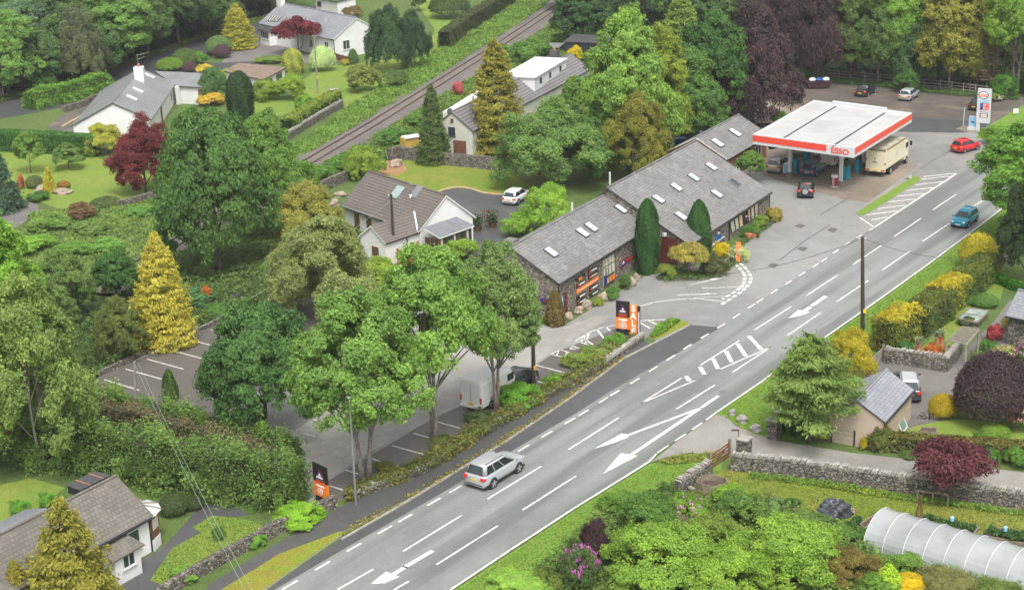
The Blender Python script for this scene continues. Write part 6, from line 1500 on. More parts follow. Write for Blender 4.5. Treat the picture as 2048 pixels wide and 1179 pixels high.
def boxvan(label, cat, wr, wf, L, W, H, pt, cab_l, lorry, name):
    a, b = P(*wr), P(*wf); d = (b - a); d.z = 0; d.normalize(); lft = Vector((-d.y, d.x, 0)); wb = L * .58
    mid = a + d * (wb / 2 + (.3 if lorry else .1)) + lft * (W / 2 - .1)
    r = thing(name, label, cat, (mid.x, mid.y, .045), math.atan2(d.y, d.x))
    z0 = .95 if lorry else .32
    if lorry:
        mb = MB(); mb.box((-cab_l / 2, 0, z0 + (H - z0) / 2), (L - cab_l, W, H - z0)); mb.build('box_body', pt, r, local=True, bevel=.05)
        mb = MB(); mb.box((-cab_l / 2, 0, H + .015), (L - cab_l - .05, W - .1, .04)); mb.build('box_roof', plain('algae_roof', (.4, .38, .27), .7, .35, 1.2), r, local=True)
        for s in (-1, 1): mb = MB(); mb.box((-cab_l / 2, s * (W / 2 - .01), H - .08), (L - cab_l - .3, .06, .1)); mb.build('roof_trim', M_BROWNW, r, local=True)
        mb = MB(); mb.box((-L / 2 - .01, 0, H - .12), (.05, W - .1, .2)); mb.build('roof_trim', M_WOOD, r, local=True)
        x1 = L / 2; x0 = x1 - cab_l + .08; hc = H - .55
        mb = MB(); loft(mb, [[(x0, s * W / 2 * .95, z) for s, z in ((-1, .55), (1, .55), (1, hc), (-1, hc))], [(x1 - .35, s * W / 2 * .95, z) for s, z in ((-1, .45), (1, .45), (1, hc - .02), (-1, hc - .02))], [(x1, s * W / 2 * .9, z) for s, z in ((-1, .45), (1, .45), (1, hc * .58), (-1, hc * .58))]]); mb.build('cab', pt, r, local=True, bevel=.06)
        mb = MB(); mb.box((0, 0, .72), (L * .96, 1.0, .4)); mb.box((-L * .08, W / 2 - .35, .62), (L * .4, .5, .5)); mb.box((-L * .08, -W / 2 + .35, .62), (L * .4, .5, .5)); mb.build('chassis', M_BLACK, r, local=True)
        mb = MB(); mb.box((-L / 2 + .03, 0, .82), (.1, W * .98, .34)); mb.build('rear_beam', pt, r, local=True)
        for s in (-1, 1):
            mb = MB(); mb.box((-L / 2 - .03, s * W * .38, .82), (.06, .42, .14)); mb.build('tail_light', M_TAIL, r, local=True)
            mb = MB(); mb.box((x0 + .75, s * (W / 2 * .95 + .01), hc - .5), (.75, .04, .62)); mb.build('side_window', M_CARGL, r, local=True)
            mb = MB(); mb.box((x1 - .1, s * (W / 2 + .18), hc - .45), (.12, .26, .5)); mb.build('wing_mirror', M_BLACK, r, local=True)
            mb = MB(); mb.box((x1 + .0, s * W * .36, .75), (.06, .3, .2)); mb.build('headlight', M_HEAD, r, local=True)
        mb = MB(); mb.poly([(x1 + .015, -W * .4, hc * .6), (x1 + .015, W * .4, hc * .6), (x1 - .33, W * .4, hc - .12), (x1 - .33, -W * .4, hc - .12)]); mb.build('windscreen', M_CARGL, r, local=True)
        mb = MB(); mb.box((-.5, -W / 2 - .005, H * .62), (.7, .02, .6)); mb.box((-.5, -W / 2 - .005, H * .44), (2.6, .018, .04)); mb.build('faded_lettering', M_CREAM if False else plain('faded_print', (.52, .5, .42), .6, .1, 2), r, local=True)
        mb = MB(); mb.box((-L / 2 - .02, .1, H * .66), (.03, .12, .3)); mb.box((-L / 2 - .02, .1, H * .54), (.028, .5, .16)); mb.build('faded_lettering', M_STEEL, r, local=True)
        for s, z in ((-1, H * .5), (1, H * .62)): mb = MB(); mb.box((-L / 2 - .02, s * W * .47, z), (.05, .12, .22)); mb.build('hinge', M_DARKGREY, r, local=True)
        py = .82; Rw = .46
    else:
        x1 = L / 2
        prof = [(-L / 2, z0, H * .93, .93), (-L / 2 + .08, z0, H, .97), (0, z0, H * 1.01, 1), (x1 - cab_l, z0, H, 1), (x1 - cab_l + .25, z0, H * .97, .99), (x1 - cab_l + .95, z0, H * .55, .98), (x1 - .2, z0, H * .47, .93), (x1, z0 + .05, H * .32, .84)]
        rings = []
        for x, za, zt, k in prof:
            y = W / 2 * k; rings.append([(x, y * .97, za), (x, y, za + (zt - za) * .35), (x, y * .985, zt - .3 if zt > 1.6 else zt - .12), (x, y * .86, zt), (x, -y * .86, zt), (x, -y * .985, zt - .3 if zt > 1.6 else zt - .12), (x, -y, za + (zt - za) * .35), (x, -y * .97, za)])
        mb = MB(); loft(mb, rings); mb.build('body', pt, r, local=True, smooth=False, bevel=.06)
        q = lambda t: x1 - cab_l + .25 + .7 * t
        mb = MB(); mb.poly([(q(.12) + .03, -W * .42, H * (.97 - .42 * .12)), (q(.92) + .03, -W * .45, H * (.97 - .42 * .92)), (q(.92) + .03, W * .45, H * (.97 - .42 * .92)), (q(.12) + .03, W * .42, H * (.97 - .42 * .12))]); mb.build('windscreen', M_CARGL, r, local=True)
        for s in (-1, 1):
            mb = MB(); mb.box((x1 - cab_l + .05, s * W / 2 * .975, H * .68), (.85, .06, .55)); mb.build('side_window', M_CARGL, r, local=True)
            mb = MB(); mb.box((-L / 2 - .005, s * W * .44, 1.0), (.05, .14, .45)); mb.build('tail_light', M_TAIL, r, local=True)
            mb = MB(); mb.box((0, s * W / 2 * .985, .85), (L * .6, .06, .06)); mb.build('side_trim', M_DARKGREY, r, local=True)
            mb = MB(); mb.tube([(-.6, s * W / 2 * .97, 1.55), (-.6, s * (W / 2 + .015), 1.55)], .36, 20); o = mb.build('emblem', M_REDP, r, local=True)
            mb = MB(); mb.tube([(-.56, s * W / 2 * .97, 1.58), (-.56, s * (W / 2 + .022), 1.58)], .26, 20); mb.build('emblem', M_WPAINT, o, local=True)
        mb = MB(); mb.box((-L / 2 - .03, 0, .42), (.12, W * .95, .2)); mb.build('rear_bumper', pt, r, local=True)
        mb = MB(); mb.box((-L / 2 - .012, 0, 1.35), (.03, .02, 1.7)); mb.build('door_seam', M_STEEL, r, local=True)
        py = .62; Rw = .36
    mb = MB(); mb.box((-L / 2 - .05, 0, py), (.04, .55, .13)); mb.build('number_plate', M_PLATEY, r, local=True)
    for x in (-L * .27, L * .5 - cab_l * .45):
        for s in (-1, 1):
            mb = MB(); mb.tube([(x, s * (W / 2 - .32), Rw - .045), (x, s * (W / 2 - .02), Rw - .045)], Rw, 18); o = mb.build('wheel', M_TYRE, r, local=True)
            mb = MB(); mb.tube([(x, s * (W / 2 - .1), Rw - .045), (x, s * (W / 2), Rw - .045)], Rw * .6, 12); mb.build('rim', M_RIM, o, local=True)
    return r
boxvan('cream box lorry with algae-stained roof standing right of the canopy', 'lorry', (1777, 351), (1813, 326), 8.2, 2.35, 3.25, pc('cream', (.72, .66, .47), 0, .4), 1.7, True, 'box_lorry')
boxvan('white van with red round emblem parked under the car park trees', 'van', (979, 818), (1030, 787), 5.6, 2.05, 2.45, pc('white', (.74, .74, .72)), 1.75, False, 'parked_van')
boxvan('white van at the far end of the middle fuel lane under the canopy', 'van', (1675, 333), (1690, 323), 5.0, 1.95, 2.1, pc('white', (.74, .74, .72)), 1.6, False, 'parked_van')
# ------------------------------------------------------------------ walls, fences, poles and small things
def drywall(label, path, h, th=.5, coping=True, name='stone_wall', cat='wall', mat=None, seed=1):
    pts = [P(*q) for q in path]; r = thing(name, label, cat, G0(pts[0])); rnd = random.Random(seed)
    mb = MB(); top = MB()
    for a, b in zip(pts[:-1], pts[1:]):
        d = b - a; L = d.length; d.normalize(); n = Vector((-d.y, d.x, 0)); k = max(1, int(L / 1.6))
        for i in range(k):
            p, q = a + d * (i * L / k), a + d * ((i + 1) * L / k); hh = h * rnd.uniform(.93, 1.04)
            mb.para(p - n * th / 2 - Zv * .05, q - p, n * (th + rnd.uniform(-.03, .03)), Zv * (hh + .05))
        if coping:
            s = 0
            while s < L - .1:
                w = rnd.uniform(.12, .24); t = rnd.uniform(-.1, .1)
                c = a + d * s; o = c - n * th * .46 + Zv * (h * .96)
                top.para(o, d * w * .8, n * th * rnd.uniform(.8, .95), (Zv * rnd.uniform(.16, .32) + d * .12))
                s += w
    mb.build('wall_face', mat or M_DRYST, r)
    if coping: top.build('coping', plain('coping_stone', (.3, .285, .25), .85, .45, 2.5), r)
    return r
drywall('long drystone wall with upright coping between the side driveway and the vegetable garden', [(1462, 938), (1520, 944), (1600, 953), (1740, 974), (1830, 986), (1940, 1001), (2060, 1018), (2140, 1030)], 1.15, .55)
drywall('short tumbled stone wall running down from the field gate to the bushes', [(1418, 944), (1395, 960), (1355, 986)], .8, .5, seed=2)
drywall('mossy roadside wall beside the footway in front of the corner bungalow', [(300, 1215), (356, 1176), (440, 1127), (560, 1063), (672, 1012)], .85, .45, False, seed=3)
drywall('plant-covered wall along the footway beside the car park', [(712, 996), (853, 944), (942, 886), (1078, 807), (1208, 735), (1284, 681)], .5, .45, True, seed=4)
drywall('stone garden wall along the grey yard below the orange azaleas', [(1768, 724), (1800, 728), (1850, 735), (1890, 742), (1908, 722), (1918, 704)], 1.15, .5, True, seed=5)
drywall('retaining wall of rough stone in front of the cream cottage', [(778, 322), (800, 316), (860, 326), (930, 333), (1010, 342)], 1.5, .6, False, seed=6)
drywall('low broken wall beside the railway left of the brown-roofed bungalow', [(632, 388), (662, 374), (692, 362)], 1.2, .6, False, seed=7)
drywall('drystone wall below the railway-side hedge', [(572, 282), (630, 246), (684, 214)], .9, .45, True, seed=8)
drywall('stone wall under the big lane hedge by the grey-roofed house', [(128, 225), (160, 215), (205, 196)], .9, .5, False, seed=9)
drywall('low stone wall edging the left lawn above the scrub', [(232, 416), (262, 410), (320, 392), (374, 372)], .8, .45, False, seed=10)
drywall('low kerb wall along the back edge of the car park bays', [(196, 752), (300, 704), (432, 648), (560, 596)], .4, .35, False, seed=11)
drywall('short stone wall edging the lawn by the golden dome shrub', [(1838, 836), (1858, 838), (1882, 836)], .45, .35, False, seed=12)
drywall('stone wall behind the roadside hedges near the dark yew', [(1985, 545), (2010, 525), (2040, 498)], 1.2, .5, True, seed=13)
drywall('low wall behind the shop where the dark car is parked', [(1412, 258), (1470, 246), (1500, 240)], 1.5, .5, False, seed=14)
def pier(label, x, y, w, h):
    p = P(x, y); r = thing('gate_pier', label, 'gate pier', G0(p)); mb = MB(); mb.box((p.x, p.y, h / 2), (w, w, h), .9); mb.build('shaft', M_DRYST, r)
    mb = MB(); mb.box((p.x, p.y, h + .06), (w + .12, w + .12, .12), .9); mb.build('cap', M_ROCKG, r)
pier('square stone gate pier with flat cap where the long garden wall starts', 1488, 913, .8, 1.35); pier('tall stone gate pier on the grass side of the driveway mouth', 1548, 876, .8, 1.45)
def fieldgate(label, a, b, h, mat, bars):
    A, B = P(*a), P(*b); d = (B - A); L = d.length; d.normalize(); r = thing('gate', label, 'gate', G0(A))
    for q in (A, B): mb = MB(); mb.box((q.x, q.y, h * .6), (.16, .16, h * 1.2), .5); mb.build('gate_post', M_WOOD, r)
    mb = MB()
    for i in range(bars): z = .15 + (h - .2) * i / (bars - 1); mb.beam(A + Zv * z, B + Zv * z, .05, .09)
    mb.beam(A + Zv * .15, B + Zv * (h - .1), .05, .08); mb.build('bars', mat, r)
fieldgate('brown barred field gate between the tumbled wall and the gate pier', (1420, 941), (1459, 913), 1.15, M_BROWNW, 5)
fieldgate('grey vertical-boarded gate at the yard entrance beside the gold shrub', (1738, 748), (1765, 722), 1.2, M_GREYPOLE, 8)
A = [P(*q) for q in ((1655, 157), (1700, 160), (1760, 165), (1815, 172), (1880, 179), (1950, 187), (2025, 196))]
r = thing('timber_fence', 'weathered post and rail fence along the edge of the wood behind the parked cars', 'fence', G0(A[0]))
rails_ = MB()
for a, b in zip(A[:-1], A[1:]):
    L = (b - a).length; k = max(1, round(L / 2.0))
    for i in range(k):
        p = a.lerp(b, i / k); mb = MB(); mb.box((p.x, p.y, .65), (.14, .12, 1.3)); mb.build('post', M_GREYPOLE, r)
    for z in (.35, .75, 1.15): mb = MB(); mb.beam(a + Zv * z, b + Zv * z, .05, .11); mb.build('rail', M_GREYPOLE, r)
def pole(label, bx, by, ty, r0=.15, mat=None, lean=0.0, tags=True, name='utility_pole', cat='utility pole', tx=None):
    p = P(bx, by); s = proj(p)[2]; h = (by - ty) / (s * math.cos(math.atan2(CAMH, p.y)))
    top = p + Zv * h
    if tx is not None: top = hit(tx, ty, p, Vector((0, 1, 0)))
    r = thing(name, label, cat, G0(p)); mb = MB(); mb.tube([p - Zv * .1, p.lerp(top, .5), top], [r0, r0 * .88, r0 * .72], 9); mb.build('shaft', mat or M_POLE, r)
    if tags:
        mb = MB(); q = p.lerp(top, .28); mb.box(q - Vector((0, r0 + .02, 0)) + Vector((r0 * .8, 0, 0)), (.22, .1, .32)); mb.build('tag', M_YEL, r)
        mb = MB(); q = p.lerp(top, .975); mb.tube([q - Vector((.28, 0, 0)), q + Vector((.28, 0, 0))], .035, 5); mb.build('bracket', M_STEEL, r)
        for s_ in (-1, 1): mb = MB(); mb.lathe(q + Vector((.24 * s_, 0, .02)), [(.05, 0), (.06, .08), (.03, .15)], 8); mb.build('insulator', M_PVC, r)
        mb = MB(); q0, q1 = p.lerp(top, .1), p.lerp(top, .93); mb.tube([q0 + Vector((r0 + .02, 0, 0)), q1 + Vector((r0 * .8, 0, 0))], .03, 5); mb.build('cable', M_STEEL, r)
    return top
t1 = pole('tall dark timber pole on the grass verge beside the gold-topped hedges', 1725, 676, 474, .17, tx=1725)
t2 = pole('dark timber pole with yellow tag in front of the brown-roofed bungalow', 789, 524, 388, .16, tx=782)
t3 = pole('dark timber pole by the white van in the car park', 1067, 770, 640, .16, tx=1065)
t5 = pole('weathered grey timber pole at the far left corner of the car park bays', 271, 803, 722, .12, M_GREYPOLE, tags=False, tx=269)
t6 = pole('slim timber pole on the lawn by the variegated domes', 635, 187, 70, .12, M_GREYPOLE, tx=628)
t4 = pole('slim grey lamp column in the hedge in front of the left light green tree', 712, 1012, 795, .085, M_STEEL, tags=False, name='lamp_column', cat='lamp column', tx=699)
mb = MB(); mb.box(t4 + Vector((.25, 0, .05)), (.7, .22, .12)); r_ = [o for o in COL.objects if o.name.startswith('lamp_column')][0]; mb.build('lamp_head', M_PVC, r_)
t7 = pole('pale floodlight pole behind the garage shop roof', 1444, 254, 213, .08, M_STEEL, tags=False, name='floodlight_pole', cat='floodlight', tx=1442)
r_ = [o for o in COL.objects if o.name.startswith('floodlight_pole')][0]
for s in (-1, 1): mb = MB(); mb.box(t7 + Vector((.35 * s, 0, .1 + .12 * s)), (.45, .3, .25)); mb.build('floodlight', M_PVC, r_)
def wire(label, a, b, sag, rad=.018, name='overhead_wire'):
    r = thing(name, label, 'wire', tuple(a)); pts = [a.lerp(b, t) - Zv * (sag * 4 * t * (1 - t)) for t in np.linspace(0, 1, 15)]
    mb = MB(); mb.tube(pts, rad, 4); mb.build('strand', plain('wire_dark', (.05, .05, .05), .5, .1, 2), r)
wire('wire dropping from the tall dark pole across the road to the shop', t1 - Zv * .1, P(1450, 547, 3.0), .5); wire('wire from the tall dark pole towards the far roadside trees', t1 - Zv * .1, P(1960, 520, 6.0), .5)
e = P(522, 1225, 5.0)
M_GW = plain('pale_wire', (.3, .35, .3), .5, .1, 2)
def gwire(label, a, b, sag):
    r = thing('overhead_wire', label, 'wire', tuple(a)); pts = [a.lerp(b, t) - Zv * (sag * 4 * t * (1 - t)) for t in np.linspace(0, 1, 17)]
    mb = MB(); mb.tube(pts, .013, 4); mb.build('strand', M_GW, r)
gwire('left strand of the paired pale wire running over the hornbeam hedge to the road', t5 + Vector((-.05, 0, -.1)), e + Vector((-.2, 0, 0)), .5); gwire('right strand of the paired pale wire running over the hornbeam hedge to the road', t5 + Vector((.25, 0, -.1)), e + Vector((.15, 0, .1)), .5)
gwire('pale wire from the car park corner pole towards the brown-roofed bungalow', t5, t2 - Zv * .6, .9)

# boulders
def boulder(label, x, y, w, h, mat, seed, group=None):
    p = P(x, y); rnd = np.random.default_rng(seed)
    bm = bmesh.new(); bmesh.ops.create_icosphere(bm, subdivisions=3, radius=1)
    ph = rnd.uniform(0, 6, 6)
    for v in bm.verts:
        k = 1 + .16 * math.sin(3 * v.co.x + ph[0]) * math.cos(2.5 * v.co.y + ph[1]) + .12 * math.sin(5 * v.co.z + 3 * v.co.x + ph[2]) + .05 * math.sin(9 * v.co.y + ph[3])
        v.co = Vector((v.co.x * w / 2 * k, v.co.y * w / 2 * k * .8, max(v.co.z, -.35) * h * .72 * k + h * .25))
    me = bpy.data.meshes.new('boulder'); bm.to_mesh(me); bm.free(); me.materials.append(mat)
    me.uv_layers.new(name='UVMap')
    o = linkmesh('boulder', me); o.location = (p.x, p.y, 0); o.rotation_euler = (0, 0, rnd.uniform(0, 3)); tag(o, label, 'boulder', group)
for i, (l, x, y, w, h) in enumerate([('largest brown boulder against the shop wall, near the planted corner', 1134, 638, 1.0, .75), ('flat brown boulder under the lower shop boards', 1158, 625, 1.1, .6), ('pale brown boulder under the tall shop window left side', 1174, 617, 1.0, .85), ('rounded brown boulder by the shop shrubs below the display window', 1206, 602, 1.1, .85), ('brown boulder at the right end of the shop planting', 1261, 570, 1.1, .85), ('small grey-brown boulder beyond the shop planting', 1274, 562, .8, .7)]): boulder(l, x, y, w, h, M_ROCK, 20 + i)
for i, (l, x, y, w, h) in enumerate([('small pale boulder on the grass tip by the road', 1464, 829, .7, .5), ('wide pale boulder in the middle of the grass tip', 1484, 843, 1.0, .6), ('brown boulder at the driveway side of the grass tip', 1511, 861, 1.0, .55), ('pale stone under the feathery conifer', 1560, 826, .9, .4), ('stone lump at the tip of the grass island', 1819, 358, .6, .5), ('flat pale stone on the top lawn', 668, 181, 1.8, .3)]): boulder(l, x, y, w, h, M_ROCKG, 40 + i)
for i, (l, x, y, w, h) in enumerate([('pale rockery stone beside the little golden cone', 86, 383, 2.0, .9), ('long dark rockery stone right of the little golden cone', 125, 386, 2.2, .6), ('orange rock on the bare earth behind the brown roof', 792, 332, 1.8, .9), ('orange rock by the low broken wall', 680, 392, 1.6, .6), ('pale round rock left of the brown roof', 669, 411, 1.2, .8)]): boulder(l, x, y, w, h, M_ROCK, 60 + i)
# tarpaulin heap
p = P(1664, 1030); bm = bmesh.new(); bmesh.ops.create_icosphere(bm, subdivisions=5, radius=1)
for v in bm.verts:
    x, y, z = v.co; k = 1 + .12 * math.sin(4 * x + 2 * y) + .07 * math.sin(9 * y - 5 * x + 4 * z) + .05 * math.sin(17 * x + 11 * z) + .04 * math.sin(23 * y + 13 * x)
    v.co = Vector((x * 1.35 * k, y * .95 * k, max(z, -.05) * .95 * k))
me = bpy.data.meshes.new('tarp'); bm.to_mesh(me); bm.free(); me.materials.append(M_TARP); o = linkmesh('tarpaulin_heap', me); o.location = (p.x, p.y, 0); o.rotation_euler = (0, 0, .5); tag(o, 'crumpled black tarpaulin heap on the vegetable garden grass', 'tarpaulin')
for i, (x, y) in enumerate(((1683, 1030), (1704, 1024), (1672, 1040))): boulder(['brown stone holding the tarpaulin edge', 'rightmost brown stone beside the tarpaulin heap', 'pale stone at the front of the tarpaulin heap'][i], x, y, .45, .4, M_ROCK, 80 + i)
# compost bin of vertical boards
p = P(1424, 990); r = thing('compost_bin', 'compost bin of upright brown boards below the field gate', 'compost bin', G0(p))
mb = MB(); rnd = random.Random(4)
for i in range(26):
    a = 2 * PI * i / 26; rr = 1.0; c = p + Vector((math.cos(a) * rr, math.sin(a) * rr * .85, 0)); mb.box((c.x, c.y, .55 + rnd.uniform(-.08, .08)), (.24, .05, 1.1), a + PI / 2)
mb.build('boards', M_WOOD, r); mb = MB(); mb.lathe(p, [(.85, .3), (.8, .7), (.3, .85)], 12); mb.build('compost', M_SOIL, r)
a, b = P(1380, 980), P(1400, 992); r = thing('sawn_log', 'sawn grey log lying beside the compost bin', 'log', G0(a)); mb = MB(); mb.tube([a + Zv * .2, b + Zv * .2], .17, 9); mb.build('log', M_GREYPOLE, r); mb = MB(); mb.tube([b + Zv * .2, b + (b - a).normalized() * .02 + Zv * .2], .15, 9); mb.build('cut_face', M_CREAM, r)
# rail bench by the wall, wigwam canes
a, b = P(1834, 1004), P(1895, 1012); r = thing('rail_frame', 'low pale timber rail frame standing in front of the long garden wall', 'rail frame', G0(a))
mb = MB(); mb.beam(a + Zv * .85, b + Zv * .85, .1, .08); mb.build('rail', M_WOOD, r)
for t in (0, .5, 1): q = a.lerp(b, t); mb = MB(); mb.box((q.x, q.y, .42), (.1, .1, .82)); mb.build('leg', M_WOOD, r)
p = P(1838, 1043); r = thing('cane_wigwam', 'narrow wigwam of brown canes behind the polytunnel', 'wigwam', G0(p))
for k in range(6): mb = MB(); a_ = k * PI / 3; mb.tube([p + Vector((math.cos(a_) * .28, math.sin(a_) * .28, 0)), p + Zv * 1.9 + Vector((math.cos(a_) * .03, math.sin(a_) * .03, 0))], .025, 5); mb.build('cane', M_BROWNW, r)
# raised beds
def bed(label, q, hgt=.28, plants=True, seed=1):
    pts = [P(*k) for k in q]; r = thing('raised_bed', label, 'raised bed', G0(pts[0]))
    for i in range(4): mb = MB(); mb.beam(pts[i] + Zv * hgt / 2, pts[(i + 1) % 4] + Zv * hgt / 2, .09, hgt); mb.build('board', M_WOOD, r)
    mb = MB(); mb.prism(inset(pts if (pts[1] - pts[0]).cross(pts[2] - pts[1]).z > 0 else pts[::-1], .06), 0, hgt - .08); mb.build('soil', M_SOIL, r)
    if plants:
        rng = np.random.default_rng(seed); N = 900; uv = rng.uniform(.05, .95, (N // 9, 2)); c = np.array([list(pts[0].lerp(pts[1], u).lerp(pts[3].lerp(pts[2], u), v)) for u, v in uv])
        p = np.repeat(c, 9, 0) + rng.normal(size=(len(c) * 9, 3)) * .08; p[:, 2] = hgt + rng.uniform(0, .16, len(p)); off = np.array(list(pts[0])); p -= off
        o = linkmesh('seedlings', leaf_mesh('seedlings', rng, p, np.array([0, 0, 1.]) + .5 * rng.normal(size=p.shape), .12, rng.uniform(0, 1, len(p))), r); o.color = (.07, .15, .04, 1)
bed('long raised bed of seedlings directly behind the polytunnel', [(1846, 1036), (1957, 1060), (1945, 1076), (1835, 1050)], seed=2)
bed('raised bed of seedlings behind the far right of the polytunnel', [(1980, 1059), (2075, 1078), (2062, 1096), (1962, 1076)], seed=3)
bed('narrow raised bed left of the polytunnel end', [(1720, 1054), (1757, 1030), (1766, 1034), (1730, 1062)], plants=False)
bed('small planted bed near the tarpaulin heap', [(1582, 1005), (1600, 1012), (1590, 1022), (1560, 1014)], seed=4)
bed('small raised bed on the lawn by the beige garage', [(1838, 868), (1843, 860), (1874, 861), (1872, 871)], plants=False)
bed('small bed with dark soil left of the narrow raised bed', [(1690, 1060), (1716, 1042), (1722, 1046), (1700, 1066)], seed=6)
for i, (x, y) in enumerate(((1903, 1058), (2009, 1078))):
    p = P(x, y); r = thing('bird_scarer', ['pale blue bottle on a stick in the long raised bed', 'pale blue bottle on a stick in the far right raised bed'][i], 'garden marker', G0(p)); mb = MB(); mb.tube([p, p + Zv * .7], .02, 5); mb.build('stick', M_WOOD, r); mb = MB(); mb.lathe(p + Zv * .6, [(.12, 0), (.13, .25), (.05, .33)], 9); mb.build('bottle', M_SKYB, r)
# cold frame and pergola
q = [P(*k, .55) for k in ((1916, 637), (1940, 616), (1978, 622), (1955, 645))]; r = thing('cold_frame', 'timber cold frame with glazed lids in the hedged garden', 'cold frame', G0(q[0]))
mb = MB(); mb.prism(inset(q if (q[1] - q[0]).cross(q[2] - q[1]).z > 0 else q[::-1], .08), 0, .5); mb.build('base', M_DRYST, r)
for i in range(4): mb = MB(); mb.beam(q[i], q[(i + 1) % 4], .14, .16); mb.build('frame', M_WOOD, r)
mb = MB(); mb.beam(q[0].lerp(q[1], .5), q[3].lerp(q[2], .5), .12, .14); mb.build('frame', M_WOOD, r)
mb = MB(); mb.poly([p + Zv * .03 for p in (q if (q[1] - q[0]).cross(q[2] - q[1]).z > 0 else q[::-1])]); mb.build('lid', plain('cloudy_glass', (.3, .36, .34), .1, .4, 1.5), r)
pc_ = [P(*k) for k in ((1900, 716), (1920, 708), (1958, 700), (1940, 696))]; r = thing('pergola', 'weathered timber pergola over the path beside the azaleas', 'pergola', G0(pc_[0]))
tp = [P(*k, 2.2) for k in ((1893, 683), (1932, 690), (1958, 660), (1922, 656))]
for p in tp: mb = MB(); mb.box((p.x, p.y, 1.1), (.14, .14, 2.2)); mb.build('post', M_GREYPOLE, r)
mb = MB(); mb.beam(tp[0], tp[3], .1, .14); mb.beam(tp[1], tp[2], .1, .14); mb.build('beam', M_GREYPOLE, r)
for i in range(9): mb = MB(); t = i / 8; mb.beam(tp[0].lerp(tp[3], t) + Zv * .12, tp[1].lerp(tp[2], t) + Zv * .12, .07, .12); mb.build('rafter', M_GREYPOLE, r)
for i, (x, y, l) in enumerate(((1873, 694, 'left terracotta chimney pot planter among the azaleas'), (1882, 691, 'right terracotta chimney pot planter among the azaleas'), (1837, 706, 'terracotta pot planter on the garden wall above the yard'))):
    p = P(x, y); r = thing('planter', l, 'planter', G0(p)); mb = MB(); mb.lathe(p, [(.22, 0), (.2, .9), (.26, 1.0)], 10); mb.build('pot', M_TERRA, r)
    rng = np.random.default_rng(i); N = 160; pp = rng.normal(size=(N, 3)) * .16 + np.array([0, 0, 1.15]); o = linkmesh('foliage', leaf_mesh('foliage', rng, pp, rng.normal(size=(N, 3)) + np.array([0, 0, 1.]), .12, rng.uniform(0, 1, N)), r); o.color = (.3, .36, .2, 1)
for x, y, l in ((1497, 478, 'squat terracotta pot in the right shop planting'), (1507, 476, 'upright terracotta pot at the tarmac edge of the shop planting')):
    p = P(x, y); r = thing('planter', l, 'planter', G0(p)); mb = MB(); mb.lathe(p, [(.25, 0), (.36, .5), (.38, .58)], 12); mb.build('pot', M_TERRA, r); mb = MB(); mb.lathe(p + Zv * .52, [(.3, 0), (.28, .05)], 12); mb.build('soil', M_SOIL, r)
p = P(1471, 528); r = thing('flag_banner', 'narrow orange upright banner by the dashed give-way lines', 'banner', G0(p))
mb = MB(); mb.tube([p, p + Zv * 2.3], .03, 6); mb.build('pole', M_STEEL, r); mb = MB(); mb.para(p + Vector((.02, -.02, .25)), Vector((.42, 0, 0)), Vector((0, .03, 0)), Vector((.03, 0, 1.95))); o = mb.build('banner', M_ORANGE, r)
for z in (1.0, 1.3, 1.6, 1.85): mb = MB(); mb.box(p + Vector((.24, -.03, z)), (.16, .02, .16)); mb.build('lettering', M_WARM, o)
M_SKIP = plain('skip_paint', (.055, .022, .024), .6, .3, 2)
p = P(1636, 176); r = thing('skip', 'low dark red skip beside the wood edge', 'skip', G0(p))
mb = MB(); loft(mb, [[(p.x - 1.3, p.y - .8, .15), (p.x + 1.3, p.y - .8, .15), (p.x + 1.3, p.y + .8, .15), (p.x - 1.3, p.y + .8, .15)], [(p.x - 1.8, p.y - 1, 1.0), (p.x + 1.8, p.y - 1, 1.0), (p.x + 1.8, p.y + 1, 1.0), (p.x - 1.8, p.y + 1, 1.0)]]); mb.build('body', M_SKIP, r); mb = MB()
for q0, q1 in (((-1.8, -1), (1.8, -1)), ((1.8, -1), (1.8, 1)), ((1.8, 1), (-1.8, 1)), ((-1.8, 1), (-1.8, -1))): mb.beam(p + Vector((*q0, 1.02)), p + Vector((*q1, 1.02)), .12, .1)
mb.build('rim', M_SKIP, r)
for x, m_, l in ((-.9, M_PVC, 'left white sack in the dark red skip'), (.1, M_BLUE, 'blue sack in the middle of the dark red skip'), (1.0, M_PVC, 'right white sack in the dark red skip')):
    bm = bmesh.new(); bmesh.ops.create_icosphere(bm, subdivisions=2, radius=.5)
    for v in bm.verts: v.co.z *= .6; v.co *= 1 + .15 * math.sin(5 * v.co.x + 7 * v.co.y)
    me = bpy.data.meshes.new('sack'); bm.to_mesh(me); bm.free(); me.materials.append(m_); o = linkmesh('sack', me); o.location = p + Vector((x, -.2, 1.25)); tag(o, l, 'sack')
p = P(1803, 181); r = thing('post_box', 'small red post box on a stand by the silver hatchback', 'post box', G0(p)); mb = MB(); mb.box((p.x, p.y, .35), (.18, .18, .7)); mb.build('stand', M_REDP, r); mb = MB(); mb.box((p.x, p.y, 1.0), (.55, .4, .65)); mb.build('box', M_REDP, r, bevel=.05)
p = P(1359, 296); r = thing('waste_container', 'bright blue waste container beside the shop roof under the trees', 'waste container', G0(p)); mb = MB(); mb.box((p.x, p.y, .62), (1.7, 1.1, 1.1), .2); mb.build('body', M_BLUE, r, bevel=.05); mb = MB(); mb.box((p.x, p.y, 1.22), (1.75, 1.15, .08), .2); mb.build('lid', M_NAVY, r)
p = P(16, 418); r = thing('bird_table', 'wooden bird table on the left patio', 'bird table', G0(p)); mb = MB(); mb.tube([p, p + Zv * 1.4], .05, 6); mb.build('post', M_WOOD, r); mb = MB(); mb.box(p + Zv * 1.5, (.6, .6, .1)); mb.build('tray', M_WOOD, r)
